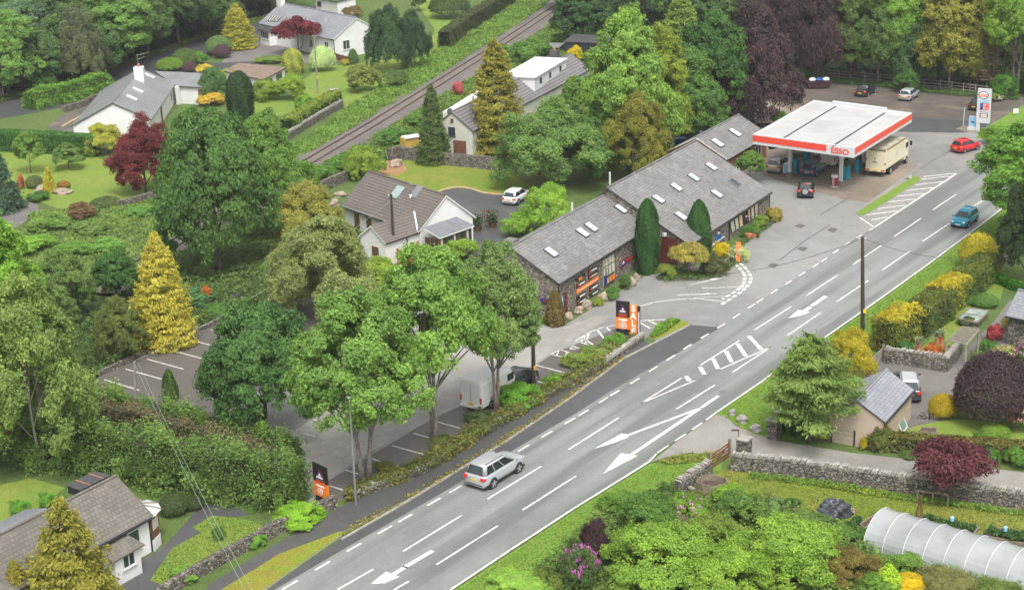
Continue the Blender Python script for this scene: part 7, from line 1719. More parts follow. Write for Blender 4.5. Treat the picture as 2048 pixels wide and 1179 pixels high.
r = thing('yellow_trailer', 'yellow boxy trailer body by the retaining wall', 'trailer', G0(P(822, 302))); p = P(822, 302); mb = MB(); mb.box((p.x, p.y, 1.2), (2.2, 1.5, 1.2), .5); mb.build('body', plain('yellow_body', (.5, .33, .07), .6, .15, 2), r, bevel=.05); mb = MB(); mb.box((p.x + .2, p.y, 1.85), (2.3, 1.6, .1), .5); mb.build('roof', M_PVC, r)
for s in (-1, 1): mb = MB(); mb.tube([(p.x + .3, p.y + s * .8, .35), (p.x + .3, p.y + s * .9, .35)], .35, 12); mb.build('wheel', M_TYRE, r)
r = thing('wire_fence', 'two black posts with wire in front of the beige garage wall', 'fence', G0(P(1662, 884)))
for x, y in ((1662, 884), (1708, 892)): q = P(x, y); mb = MB(); mb.box((q.x, q.y, .6), (.1, .1, 1.2)); mb.build('post', M_BLACK, r)
a, b = P(1662, 884), P(1708, 892); mb = MB()
for z in (.4, .8, 1.1): mb.tube([a + Zv * z, b + Zv * z], .012, 4)
mb.build('wire', M_STEEL, r)
p = P(1479, 906, 1.4); r = thing('finger_post', 'thin rusty finger sign on the gate pier wall', 'sign', G0(P(1476, 905))); q = P(1476, 905); mb = MB(); mb.tube([q, q + Zv * 1.75], .03, 5); mb.build('post', M_RUST, r); mb = MB(); mb.box(q + Vector((-.22, 0, 1.75)), (.55, .03, .12)); mb.build('arm', M_RUST, r)
for x, y, l in ((985, 455, 'left potted shrub by the bungalow driveway'), (955, 462, 'right potted shrub against the white gable wall'),):
    p = P(x, y); r = thing('planter', l, 'planter', G0(p)); mb = MB(); mb.lathe(p, [(.3, 0), (.4, .5)], 10); mb.build('pot', M_BROWNW, r)
    rng = np.random.default_rng(int(x)); N = 260; pp = rng.normal(size=(N, 3)) * np.array([.35, .35, .4]) + np.array([0, 0, 1.0]); o = linkmesh('foliage', leaf_mesh('foliage', rng, pp, rng.normal(size=(N, 3)) + np.array([0, 0, 1.]), .16, rng.uniform(0, 1, N)), r); o.color = (.07, .12, .04, 1)
r = thing('trellis', 'small brown trellis panel on the bungalow driveway', 'trellis', G0(P(977, 447))); q = P(977, 447); mb = MB()
for i in range(6): mb.box(q + Vector((-.6 + i * .24, 0, .75)), (.06, .05, 1.5))
for z in (.2, .8, 1.4): mb.box(q + Vector((0, 0, z)), (1.35, .04, .07))
mb.build('slats', M_BROWNW, r)
r = thing('picket_fence', 'low brown boarded fence at the foot of the top bungalow gable', 'fence', G0(P(672, 120))); a, b = P(672, 119), P(702, 128)
mb = MB(); mb.beam(a + Zv * .5, b + Zv * .5, .05, 1.0); mb.build('boards', M_BROWNW, r); mb = MB()
for t in (0, .5, 1): mb.box(a.lerp(b, t) + Zv * .55, (.12, .12, 1.1))
mb.build('post', M_BROWNW, r)
pts = [P(*q) for q in ((878, 384), (890, 379), (908, 375), (926, 375), (945, 379), (965, 386), (990, 389), (1015, 389), (1035, 387))]
mb = MB()
for a, b in zip(pts[:-1], pts[1:]): mb.beam(a + Zv * .06, b + Zv * .06, .3, .12)
structure(mb.build('kerb', plain('buff_kerb', (.45, .33, .18), .8, .15, 2)))
mb = MB(); pts = [P(*q) for q in ((125, 254), (150, 240), (196, 214), (214, 205))]
for a, b in zip(pts[:-1], pts[1:]): mb.beam(a + Zv * .08, b + Zv * .08, .35, .16)
structure(mb.build('kerb', MATS['buff_kerb']))
# ------------------------------------------------------------------ colours of the foliage
ASH = (.2, .32, .07); MID = (.11, .215, .05); DARK = (.072, .14, .042); DEEP = (.058, .115, .036); LIME = (.24, .38, .04); OLIVE = (.16, .19, .05)
BLUEG = (.08, .15, .08); GOLD = (.47, .42, .04); GOLDG = (.28, .275, .035); YEL = (.72, .6, .02); PURP = (.08, .05, .066); BURG = (.17, .04, .05); BEECH = (.05, .032, .04)
GREYG = (.15, .2, .09); BROWNG = (.17, .14, .055); VARI = (.3, .37, .17); PINK = (.5, .16, .4); RED = (.6, .06, .07); ORNG = (.6, .22, .06); WHITE = (.6, .6, .5)
def lift(c):
    m = (c[0] + c[1] + c[2]) / 3; return tuple(min(.75, (x * 1.62 + .12 * m + .01) * k) for x, k in zip(c, (1.1, 1.04, .9)))
def T(kind, bx, by, ty, w, col, label, **k): return plant(kind, bx, by, ty, w, lift(col) if max(col) < .5 else col, label, **k)
# wood at the top left
gw = 'broadleaf trees of the wood beyond the lane'
wl = 'dark broadleaf tree in the dense wood along the far side of the lane'
rr = random.Random(17)
for i, (x, y) in enumerate([(-60, 205), (18, 190), (92, 178), (168, 158), (232, 136), (298, 114), (358, 92), (420, 70), (-30, 160), (50, 150), (130, 132), (205, 108), (275, 86), (345, 62), (415, 42), (490, 30), (545, 22), (-70, 120), (10, 105), (100, 88), (190, 66), (280, 40), (370, 20), (460, 2), (560, -8), (640, -30)]):
    c = rr.choice([DARK, DEEP, MID, DARK, BLUEG, DEEP]); T(rr.choice(['oak', 'oak', 'tallwood']), x, y, y - rr.uniform(125, 185), rr.uniform(125, 170), c, wl, group=gw)
T('willow', 170, 170, 10, 110, (.085, .115, .06), 'grey-green willowy tree in front of the dark wood by the lane')
T('oak', 255, 128, -5, 95, (.07, .18, .035), 'brightest fresh green tree in the wood beyond the lane')
T('ash', 5, 195, 20, 75, (.12, .21, .025), 'light green tree on the left picture edge beyond the lane')
# top centre and top right woods
gw = 'dark trees filling the wood behind the petrol station'; wl = 'tall dark tree in the wood behind the petrol station fence'
for i, (x, y) in enumerate([(1150, 20), (1215, 40), (1290, 40), (1370, 55), (1450, 60), (1520, 70), (1600, 85), (1690, 95), (1770, 100), (1850, 110), (1930, 118), (2010, 125), (2080, 130), (1180, -30), (1260, -25), (1340, -20), (1430, -10), (1520, 0), (1610, 20), (1700, 30), (1800, 40), (1900, 50), (2000, 60), (2090, 70)]):
    c = rr.choice([DARK, DEEP, MID, DARK, BLUEG]); T(rr.choice(['tallwood', 'oak', 'tallwood']), x, y, y - rr.uniform(135, 180), rr.uniform(115, 150), c, wl, group=gw)
T('oak', 1165, 97, -30, 125, (.04, .095, .03), 'big dark round tree at the top between railway and black shed')
T('darkcone', 1362, 120, -15, 105, (.12, .19, .035), 'light feathery conifer behind the tall tree cluster')
T('beech', 1562, 138, -90, 112, BEECH, 'purple tree at the top edge behind the weeping purple beech')
T('beech', 1645, 166, -95, 140, BEECH, 'purple-leaved tree behind the dark red skip')
T('beech', 1505, 250, 8, 180, BEECH, 'weeping purple beech hanging over the sandy corner of the lot')
T('oak', 1415, 262, 25, 165, (.045, .115, .025), 'dark layered tree just left of the weeping purple beech')
T('oak', 1258, 340, 26, 205, (.14, .25, .045), 'tallest pale green tree of the cluster behind the shop')
T('tallwood', 1385, 300, 95, 140, (.075, .16, .035), 'mid green tree leaning over the parked dark car')
T('tallwood', 1325, 315, 58, 125, (.16, .22, .025), 'yellow-green tree in the middle of the cluster behind the shop')
T('airy', 1275, 365, 180, 150, (.15, .16, .025), 'olive-yellow tree with bare stems behind the shop ridge')
T('oak', 1205, 352, 205, 130, (.06, .14, .03), 'dark lower tree between the round tree and the shop cluster')
T('tallwood', 1700, 163, -70, 136, (.075, .125, .03), 'first mid green tree behind the post and rail fence')
T('tallwood', 1755, 167, -50, 130, (.07, .13, .03), 'tall tree with visible trunk behind the charcoal saloon')
T('tallwood', 1795, 165, -80, 136, (.11, .22, .03), 'bright green crown above the silver hatchback')
T('airy', 1830, 174, 45, 106, (.055, .13, .045), 'blue-green bushy tree overhanging the fence by the silver hatchback')
T('tallwood', 1898, 180, -70, 150, (.17, .18, .03), 'golden olive tree in the wood left of the dead tree', variant=0)
T('tallwood', 1940, 182, 30, 70, (.155, .165, .03), 'smaller golden olive tree next to the dead tree', variant=2)
T('deadcone', 1972, 184, 72, 66, (.15, .11, .085), 'bare brown dead conifer behind the price sign')
T('tallwood', 1985, 160, -75, 130, (.1, .19, .035), 'fresh green tree rising above the dead conifer')
T('ash', 2030, 188, -60, 136, (.13, .24, .03), 'light green tree with pale trunk at the right end of the fence')
T('oak', 2085, 190, -30, 110, (.06, .15, .03), 'green tree on the right picture edge above the fence')
T('bush', 2010, 200, 150, 60, (.06, .16, .025), 'green bush at the right end of the fence')
T('bush', 1605, 172, 138, 75, DARK, 'dark bush left of the red skip'); T('bush', 1816, 190, 140, 55, (.05, .13, .025), 'bush growing through the fence beside the red post box')
T('bush', 1985, 205, 185, 55, (.12, .17, .05), 'white-flowered hedge plants behind the dark saloon', bloom=WHITE, bn=1)
T('bush', 1560, 262, 222, 34, MID, 'small green bush at the far corner of the garage shop roof')
for x, y, w, h in [(1060, 132, 95, 48), (1125, 100, 75, 34), (1010, 120, 55, 30)]: T('bush', x, y, y - h, w, (.085, .18, .035), {1060: 'wide low bush between railway and dormer', 1125: 'bush beside the pale carport roof', 1010: 'small bush on the railway side of the gold conifer'}[x])
T('bush', 1152, 128, 92, 36, YEL, 'bright yellow flowering bush beside the chimney of the cottage')
# centre
T('willow', 1105, 378, 200, 235, (.1, .185, .05), 'big round silvery green tree left of the shop roof')
T('goldcone', 995, 306, 84, 122, (.16, .165, .022), 'tall golden-green conifer in front of the cream cottage', variant=1)
T('darkcone', 868, 326, 170, 68, (.06, .1, .03), 'dark green cone tree left of the cream cottage gable', variant=0)
T('bush', 917, 196, 163, 30, (.35, .1, .12), 'pink-leaved little tree by the railway')
T('bush', 1074, 356, 326, 26, RED, 'scarlet bush in front of the round silvery tree')
T('feather', 1103, 478, 366, 122, (.17, .3, .035), 'light green spreading shrub beside the black driveway')
T('bush', 1035, 478, 425, 70, (.14, .26, .03), 'low light shrub at the left foot of the spreading shrub')
T('feather', 728, 362, 292, 90, (.16, .24, .03), 'yellow-green bush behind the brown tiled roof'); T('bush', 690, 350, 305, 60, (.08, .19, .03), 'green bush left of the yellow-green bush behind the brown roof')
T('bush', 640, 372, 330, 75, (.09, .2, .035), 'low bush between railway and broken wall')
T('bush', 790, 300, 255, 80, (.08, .18, .04), 'bush between the railway and the yellow trailer'); T('bush', 840, 262, 225, 60, (.09, .19, .04), 'small bush on the bank above the dark cone tree')
T('oak', 440, 545, 200, 235, (.062, .135, .034), 'very large dark green tree in the middle of the left half')
T('oak', 552, 480, 228, 165, (.1, .195, .035), 'lighter tree joined to the right of the very large dark tree')
T('willow', 292, 384, 228, 138, (.115, .02, .028), 'burgundy maple beside the white house gable'); T('feather', 205, 314, 245, 90, (.26, .28, .04), 'yellow-leaved shrub between hedge and burgundy maple')
T('feather', 245, 275, 225, 60, (.24, .27, .05), 'yellowish shrub against the small white gable'); 
T('airy', 620, 520, 355, 160, (.2, .215, .045), 'yellow-olive thin tree left of the brown-roofed bungalow')
T('airy', 660, 645, 425, 232, (.165, .215, .075), 'wide grey-green willow in front of the brown-roofed bungalow')
T('airy', 600, 615, 460, 140, (.15, .2, .07), 'small grey-green willow beside the dark car park tree')
T('feather', 762, 590, 512, 105, (.18, .27, .03), 'lime bush below the orange fence'); T('bush', 700, 560, 515, 90, (.13, .2, .03), 'green bush left of the lime bush below the orange fence')
T('bush', 830, 520, 490, 45, (.16, .24, .03), 'small lime shrub under the conservatory'); T('bush', 925, 530, 478, 85, (.16, .27, .03), 'light shrub in front of the conservatory')
T('oak', 533, 866, 590, 228, (.058, .135, .038), 'dense dark round tree standing in the car park bays')
T('ash', 732, 962, 580, 262, (.12, .225, .048), 'leftmost of the three light green trees along the car park edge', variant=1)
T('ash', 868, 882, 500, 258, (.13, .24, .046), 'middle and largest of the three light green trees along the car park edge', variant=0)
T('ash', 994, 818, 484, 182, (.125, .205, .065), 'rightmost, greyest of the three light green trees along the car park edge', variant=1)
T('goldcone', 330, 688, 466, 132, (.27, .265, .035), 'bright golden yellow conifer above the car park corner', variant=0)
T('spire', 342, 800, 738, 32, (.055, .11, .025), 'small dark upright conifer in the car park bay'); T('spire', 516, 862, 800, 38, (.06, .09, .03), 'small brownish upright conifer in front of the dark car park tree')
# left side
T('airy', 85, 940, 548, 285, (.14, .215, .055), 'huge green tree with pale trunk left of the car park')
T('tallwood', 30, 800, 425, 190, (.13, .26, .025), 'bright lime-green tree on the left picture edge'); T('oak', 235, 605, 492, 105, (.05, .13, .03), 'dark bushy tree left of the golden conifer')
T('airy', 130, 640, 500, 150, (.1, .17, .045), 'pale thicket tree between the lime tree and the golden conifer'); T('airy', 245, 715, 590, 110, (.1, .14, .035), 'olive thicket tree below the golden conifer')
T('oak', 0, 880, 700, 130, DARK, 'dark tree behind the pink rhododendron on the left edge')
sc = [(100, 470, 50, 90, (.1, .17, .04)), (170, 480, 45, 85, (.09, .15, .045)), (150, 520, 45, 90, (.08, .17, .03)), (215, 510, 45, 70, (.1, .2, .04)), (285, 440, 35, 70, (.08, .18, .04)), (330, 450, 40, 60, (.07, .16, .04)), (60, 520, 60, 110, (.12, .23, .03)), (255, 455, 30, 60, (.12, .11, .05)), (400, 560, 50, 90, (.06, .1, .03)), (450, 580, 45, 80, (.07, .16, .03)), (390, 620, 55, 80, (.05, .12, .05)), (480, 620, 50, 80, (.08, .18, .03)), (540, 560, 45, 70, (.09, .17, .03)), (510, 530, 45, 70, (.07, .12, .03)), (430, 640, 40, 70, (.06, .13, .03)), (300, 735 - 60, 40, 60, (.09, .16, .03)), (240, 700, 45, 60, (.1, .18, .03)), (470, 560, 40, 60, (.1, .15, .03))]
gl = 'shrubs of the tangled scrub'
for i, (x, y, h, w, c) in enumerate(sc[::2] + sc[1:4:2]): T('bush', x, y, y - h * .8, w, tuple(q * 1.35 for q in c), 'unkempt green shrub in the tangled scrub between lawn and car park', group=gl)
T('bush', 160, 445, 405, 70, (.13, .09, .05), 'brown twiggy bush on the edge of the left lawn'); T('dome', 212, 420, 394, 60, (.07, .11, .04), 'low dull green dome below the left lawn')
T('bush', 415, 612, 572, 30, ORNG, 'orange azalea right of the golden conifer', bloom=ORNG, bn=0); T('bush', 475, 610, 585, 32, (.05, .1, .03), 'purple-flowered shrub near the far car park bays', bloom=(.3, .14, .38), bn=0)
T('bush', 304, 680, 643, 36, (.05, .09, .04), 'purple rhododendron at the foot of the golden conifer', bloom=(.25, .11, .33), bn=2); T('bush', 232, 715, 672, 50, (.12, .18, .06), 'white-flowered shrub by the car park corner', bloom=WHITE, bn=2); T('bush', 264, 700, 680, 26, (.3, .1, .04), 'small orange-red shrub by the car park corner')
T('bush', 8, 910, 850, 50, (.06, .1, .03), 'pink rhododendron on the left picture edge', bloom=(.5, .12, .2), bn=1)
T('bluespruce', 5, 420, 296, 100, (.04, .085, .055), 'blue-green spruce on the left edge by the patio')
T('sapling', 62, 346, 262, 64, (.11, .2, .04), 'small apple tree on the left lawn'); T('sapling', 138, 338, 285, 66, (.1, .18, .05), 'feathery small tree on the left lawn before the hedge')
T('smallcone', 100, 388, 330, 30, (.28, .27, .02), 'little golden cone conifer in the rockery'); T('dome', 70, 378, 352, 34, (.09, .12, .05), 'grey-green low shrub in the rockery'); T('dome', 128, 378, 362, 26, (.2, .13, .03), 'rusty brown low shrub in the rockery'); T('bush', 42, 380, 350, 16, (.35, .14, .07), 'orange-leaved shrub by the blue-green spruce'); T('bush', 80, 405, 382, 50, (.06, .15, .03), 'green ground shrub in front of the rockery')
hedge('tall clipped green hedge along the back of the left lawn', [(-90, 296), (40, 302), (120, 306), (188, 312)], 2.6, 1.8, (.07, .17, .04), None, .12, .06)
hedge('bulging green hedge between the lane and the grey-roofed house', [(72, 216), (120, 205), (160, 194), (205, 182)], 2.5, 3.2, (.16, .29, .055), None, .14, .22, round_=.5)
T('bush', 95, 190, 150, 70, (.06, .15, .03), 'small dark tree growing out of the lane hedge')
# around the top houses
T('goldcone', 478, 96, 8, 76, (.22, .23, .03), 'golden pyramid conifer beside the lane near the long bungalow', variant=0); T('dome', 438, 112, 74, 50, (.1, .18, .06), 'round green dome beside the golden pyramid conifer'); T('dome', 445, 118, 90, 34, PURP, 'small purple shrub in front of the round green dome')
T('maple', 598, 110, 32, 105, (.12, .018, .03), 'red maple in front of the long bungalow', variant=0); T('roundcol', 587, 150, 97, 44, (.26, .3, .07), 'variegated yellow-green egg-shaped shrub left of the slim pole'); T('dome', 646, 145, 95, 50, (.3, .4, .22), 'pale variegated round shrub right of the slim pole')
T('feather', 782, 150, 10, 95, (.035, .085, .035), 'dark conifer-like tree hiding the right end of the long bungalow'); T('feather', 828, 140, 22, 72, (.03, .08, .035), 'dark tree right behind the first at the bungalow end')
T('bush', 725, 190, 130, 80, (.15, .19, .05), 'thin pale bush on the top lawn'); T('bush', 785, 178, 140, 70, (.08, .14, .04), 'rough bush below the dark trees at the bungalow end')
T('dome', 340, 145, 116, 52, (.11, .2, .025), 'light round clipped bush by the annex'); T('dome', 372, 135, 98, 52, (.07, .12, .03), 'dull green round bush behind the light clipped bush'); T('bush', 400, 132, 104, 34, (.1, .24, .03), 'fresh green bush beside the dull round bush'); T('dome', 380, 146, 124, 28, PURP, 'small purple round bush by the annex roof'); T('bush', 410, 148, 128, 34, (.4, .34, .05), 'yellow and orange flowering plants by the annex'); T('bush', 445, 160, 138, 40, (.2, .28, .04), 'yellow-green shrub right of the annex')
T('oak', 430, 205, 130, 62, (.07, .15, .05), 'blue-green small tree at the annex corner'); T('column', 484, 238, 143, 52, (.025, .065, .025), 'dark green upright yew in front of the mossy-roofed garage', variant=0); T('smallcone', 470, 190, 140, 26, (.28, .26, .02), 'golden cone behind the dark upright yew')
T('bush', 425, 216, 184, 62, (.38, .3, .04), 'golden-orange shrub behind the very large dark tree'); T('bush', 535, 205, 160, 60, (.15, .22, .03), 'light bush in front of the mossy garage, left one'); T('bush', 585, 205, 148, 70, (.17, .26, .03), 'light bush in front of the mossy garage, right one'); T('bush', 545, 130, 112, 70, (.14, .22, .04), 'low shrubs behind the mossy garage'); T('bush', 610, 222, 190, 40, (.13, .26, .03), 'small bright bush at the hedge end')
hedge('clipped hedge with lime top along the railway-side wall', [(578, 268), (620, 240), (672, 212)], 2.0, 1.6, (.07, .14, .035), (.26, .34, .06), .16, .08, toph=.5)
hedge('tall dark conifer hedge beside the railway at the top', [(892, 96), (925, 70), (960, 48), (1020, 8)], 2.9, 2.0, (.09, .11, .05), None, .13, .14)
T('dome', 900, 40, -14, 76, (.06, .1, .035), 'round dark bush at the top end of the lawn'); T('sapling', 838, 22, -20, 30, (.06, .1, .03), 'thin young tree on the top lawn'); T('bush', 708, 36, 12, 50, (.14, .12, .05), 'brownish shrub by the small white shed'); T('spire', 707, 128, 98, 22, DARK, 'tiny dark conifer at the bungalow gable'); T('bush', 690, 132, 118, 24, (.28, .26, .03), 'small yellow bush by the bungalow gable')
# shop planting
T('column', 1295, 545, 400, 46, (.03, .09, .025), 'left tall dark columnar conifer between the two shop roofs', variant=0); T('column', 1397, 512, 400, 50, (.032, .095, .025), 'right tall dark columnar conifer in front of the shop', variant=1)
T('maple', 1378, 550, 480, 88, (.25, .23, .045), 'amber-green spreading maple between the columnar conifers', variant=0); T('bush', 1430, 555, 512, 66, (.07, .085, .03), 'dull dark shrub below the right columnar conifer'); T('bush', 1330, 562, 528, 50, (.14, .19, .03), 'low green shrubs below the left columnar conifer')
T('bush', 1442, 516, 484, 36, YEL, 'bright yellow bush at the shop corner'); T('bush', 1476, 530, 490, 46, VARI, 'variegated bush behind the orange banner', bloom=WHITE, bn=1)
T('bush', 1500, 478, 448, 40, (.08, .17, .03), 'grassy green clump in the right shop planting'); T('bush', 1522, 458, 430, 38, (.13, .2, .03), 'yellow-green clump at the right shop window'); T('bush', 1546, 446, 414, 34, (.25, .22, .04), 'amber clump at the right end of the shop')
T('sapling', 1500, 368, 300, 62, (.1, .2, .035), 'small green tree at the shop end by the forecourt')
T('spire', 1111, 650, 580, 40, (.12, .095, .03), 'brownish upright conifer at the near shop corner'); T('bush', 1092, 650, 628, 24, (.2, .25, .03), 'small yellow-green plant at the near shop corner'); T('bush', 1196, 614, 595, 26, (.18, .25, .03), 'yellow-green plant under the orange shop panel'); T('bush', 1225, 602, 575, 42, (.07, .16, .03), 'green plant under the tall shop window'); T('bush', 1250, 580, 550, 34, (.06, .13, .03), 'green plant right of the tall shop window')
# hedge bank by the car park
T('feather', 1040, 826, 765, 95, (.11, .27, .025), 'fresh green bush in front of the white van'); T('bush', 1200, 722, 690, 80, (.14, .2, .05), 'bush on the wall below the shop board'); T('bush', 1160, 745, 705, 80, (.15, .22, .04), 'bush on the wall left of the shop board'); T('bush', 1228, 698, 668, 50, (.1, .23, .03), 'bush at the foot of the shop board'); T('bush', 1110, 780, 748, 50, (.12, .24, .03), 'small bush right of the white van bush'); T('bush', 960, 855, 820, 60, (.08, .13, .05), 'grey-green bush at the rear of the white van')
T('bush', 880, 905, 872, 70, (.11, .14, .04), 'olive bush below the middle car park tree'); T('bush', 770, 950, 925, 60, (.12, .14, .04), 'olive bush below the leftmost car park tree')
E1 = [(690, 1010), (853, 947), (942, 889), (1078, 811), (1208, 738), (1284, 684), (1266, 668), (1190, 715), (1060, 795), (925, 868), (840, 922), (690, 985)]
carpet('bank_growth', 'tangled weeds and ivy covering the bank between car park and footway', 'undergrowth', E1, .9, 168, 0.10, (.24, .25, .075), 11, 1.1)
carpet('bank_growth', 'rust-brown dead weeds along the footway edge of the bank', 'undergrowth', [(853, 947), (942, 889), (1078, 811), (1180, 752), (1172, 744), (1070, 802), (935, 879), (846, 936)], .7, 91, 0.11, (0.337,0.137,0.056), 12, 1.6)
# clipped and hornbeam hedges on the left
hedge('broad shaggy hornbeam hedge in front of the car park, behind the corner bungalow', [(90, 925), (200, 935), (330, 965), (450, 985), (575, 1010)], 3.3, 3.2, (.14, .225, .06), None, .11, .5, 230, round_=.35)
hedge('second shaggy hornbeam hedge directly along the car park edge', [(150, 815), (260, 838), (380, 868), (490, 895), (570, 922)], 1.8, 2.2, (.14, .225, .055), None, .11, .42, 230, round_=.35)
hedge('brown twiggy trimmed strip between the two hornbeam hedges', [(160, 850), (270, 868), (390, 902), (500, 935), (580, 966)], 2.1, 1.5, (.17, .145, .08), None, .09, .25, 150, round_=.2)
T('feather', 602, 1064, 1006, 105, (.18, .34, .025), 'lime green bush at the wall by the left shop board'); T('bush', 516, 1098, 1068, 42, (.12, .28, .03), 'small light bush on the bungalow lawn wall'); T('bush', 365, 1170, 1132, 66, (.14, .27, .04), 'pale leafy bush at the lawn corner'); T('bush', 440, 1082, 1052, 34, (.08, .16, .03), 'tiny bush in the middle of the bungalow lawn')
T('dome', 348, 1035, 990, 60, (.05, .08, .03), 'dark rounded bush beside the hexagonal bay'); T('dome', 388, 1022, 992, 40, (.045, .07, .03), 'second dark rounded bush beside the hexagonal bay')
T('ragged', 150, 1245, 1004, 212, (.16, .165, .025), 'olive-gold conifer in front of the corner bungalow'); T('goldcone', 42, 1240, 1120, 90, (.16, .16, .025), 'small olive conifer left of the big olive-gold conifer', variant=0); T('oak', -5, 1230, 1130, 60, DARK, 'dark bush in the bottom left corner')
T('bush', 40, 1035, 1000, 50, (.1, .24, .03), 'small bright bush behind the outbuilding'); T('bush', 95, 1015, 985, 40, (.1, .25, .03), 'bright bush between outbuilding and dormer')
# right side gardens
hp = dict(leaf=.105, bump_=.1, dens=170)
hedge('first clipped hedge block with shaggy golden top above the pergola garden', [(1772, 700), (1812, 674)], 2.7, 2.2, (.21, .23, .045), (.5, .44, .04), toph=.6, **hp)
hedge('clipped green hedge block between the first two golden-topped blocks', [(1836, 668), (1880, 636)], 2.6, 2.2, (.13, .18, .05), (.151, .17, .035), toph=.3, **hp)
hedge('second clipped hedge block with golden top beside the verge', [(1874, 632), (1910, 607)], 2.5, 2.2, (.21, .23, .045), (.5, .44, .04), toph=.6, **hp)
hedge('third clipped green hedge block beyond the second golden top', [(1912, 606), (1934, 588)], 2.4, 2.2, (.12, .18, .05), (.16, .2, .035), toph=.35, **hp)
hedge('last clipped green hedge block below the golden ball', [(1940, 583), (1972, 557)], 2.3, 2.2, (.13, .18, .05), (.153, .19, .035), toph=.35, **hp)
T('dome', 1955, 545, 470, 72, (.52, .47, .05), 'golden ball shrub at the far end of the hedge blocks'); T('feather', 1705, 770, 655, 108, (.52, .46, .04), 'big golden yellow shrub beside the timber pole and boarded gate')
T('bush', 1715, 790, 740, 60, (.1, .11, .02), 'dark lower growth below the golden yellow shrub')
T('larch', 1618, 886, 672, 212, (.115, .19, .045), 'feathery layered conifer on the roadside grass by the beige garage', variant=0)
T('bush', 1595, 880, 822, 82, (.025, .09, .025), 'dark green shrub under the feathery conifer'); T('bush', 1640, 885, 858, 32, (.3, .3, .02), 'small golden shrub at the conifer foot'); T('bush', 1727, 902, 874, 22, (.52, .44, .02), 'little yellow shrub by the wire fence')
T('bigdome', 1985, 868, 708, 155, (.042, .026, .036), 'huge rounded dark purple shrub by the grey yard'); T('dome', 1885, 842, 790, 56, (.5, .4, .03), 'golden dome shrub in front of the purple shrub'); T('bush', 1912, 812, 790, 24, BURG, 'little red shrub between golden dome and purple shrub')
T('bush', 2042, 872, 805, 62, (.1, .14, .05), 'pink and cream flowering shrub right of the purple shrub', bloom=(.6, .32, .3), bn=2); T('bush', 2010, 728, 690, 60, (.16, .2, .06), 'cream-pink rhododendron behind the purple shrub', bloom=(.65, .5, .38), bn=2); T('bush', 2050, 730, 680, 50, (.12, .16, .05), 'lilac-pink flowering shrub on the right edge', bloom=(.55, .25, .5), bn=2)
T('bush', 1990, 685, 650, 34, (.5, .1, .11), 'coral pink azalea at the stone shed corner', bloom=(.7, .14, .16), bn=2); T('bush', 2010, 665, 635, 30, (.2, .2, .05), 'yellowish climber on the stone shed corner'); T('bush', 1975, 712, 680, 40, (.07, .17, .03), 'green bush behind the pergola'); T('bush', 1955, 735, 702, 42, (.12, .18, .05), 'grey-green bush at the path corner'); 
T('bush', 1805, 708, 680, 42, (.05, .15, .04), 'round green shrub at the foot of the first golden block'); T('bush', 1866, 726, 690, 40, ORNG, 'orange azalea left of the pergola', bloom=ORNG, bn=2); T('bush', 1886, 724, 688, 40, (.2, .2, .05), 'apricot azalea against the pergola post', bloom=(.65, .3, .12), bn=2); T('bush', 1845, 722, 704, 30, (.3, .3, .06), 'yellow flowering clump on the garden wall', bloom=(.6, .45, .06), bn=1)
T('dome', 1970, 618, 588, 52, (.08, .17, .04), 'low rounded shrub behind the cold frame'); T('dome', 1945, 612, 592, 40, (.07, .18, .04), 'small rounded shrub left behind the cold frame'); T('bush', 1935, 655, 632, 40, (.07, .11, .05), 'grey plants at the cold frame corner')
hedge('clipped low green hedge near the yew at the right edge', [(1985, 560), (2020, 575), (2060, 590)], .7, .8, (.06, .2, .02), None, .13, .06)
T('ash', 2062, 488, 232, 250, (.1, .215, .03), 'big light green tree on the right edge overhanging the road'); T('oak', 2052, 570, 335, 110, (.035, .065, .025), 'dark yew-like tree below the big light tree on the right edge')
T('bush', 2005, 520, 490, 60, (.08, .18, .03), 'green bush below the big light tree near the road')
T('bush', 2000, 300, 250, 90, (.12, .24, .03), 'light bush beside the grass bank right of the red hatchback')
hedge('low brownish clipped hedge along the side driveway', [(1748, 896), (1850, 905), (1960, 912), (2080, 922)], 1.25, 1.1, (.17, .18, .06), (.17, .15, .03), toph=.25, leaf=.1, bump_=.1, dens=170)
T('bush', 1765, 908, 850, 50, (.1, .13, .03), 'taller rounded hedge end beside the garage'); T('bush', 1960, 905, 862, 40, (.1, .2, .03), 'green shrub on the lawn before the low hedge'); T('dome', 1990, 880, 850, 56, (.12, .21, .03), 'light green low shrub in front of the purple shrub')
T('bush', 1980, 930, 895, 46, (.07, .17, .03), 'fern-like green plant below the low hedge, left one'); T('bush', 2030, 940, 895, 60, (.09, .19, .03), 'fern-like green plant below the low hedge, right one'); T('bush', 1830, 922, 898, 60, (.07, .15, .03), 'green weeds at the foot of the low hedge')
T('maple', 1893, 992, 876, 185, (.085, .024, .036), 'burgundy spreading maple over the long garden wall', variant=0)
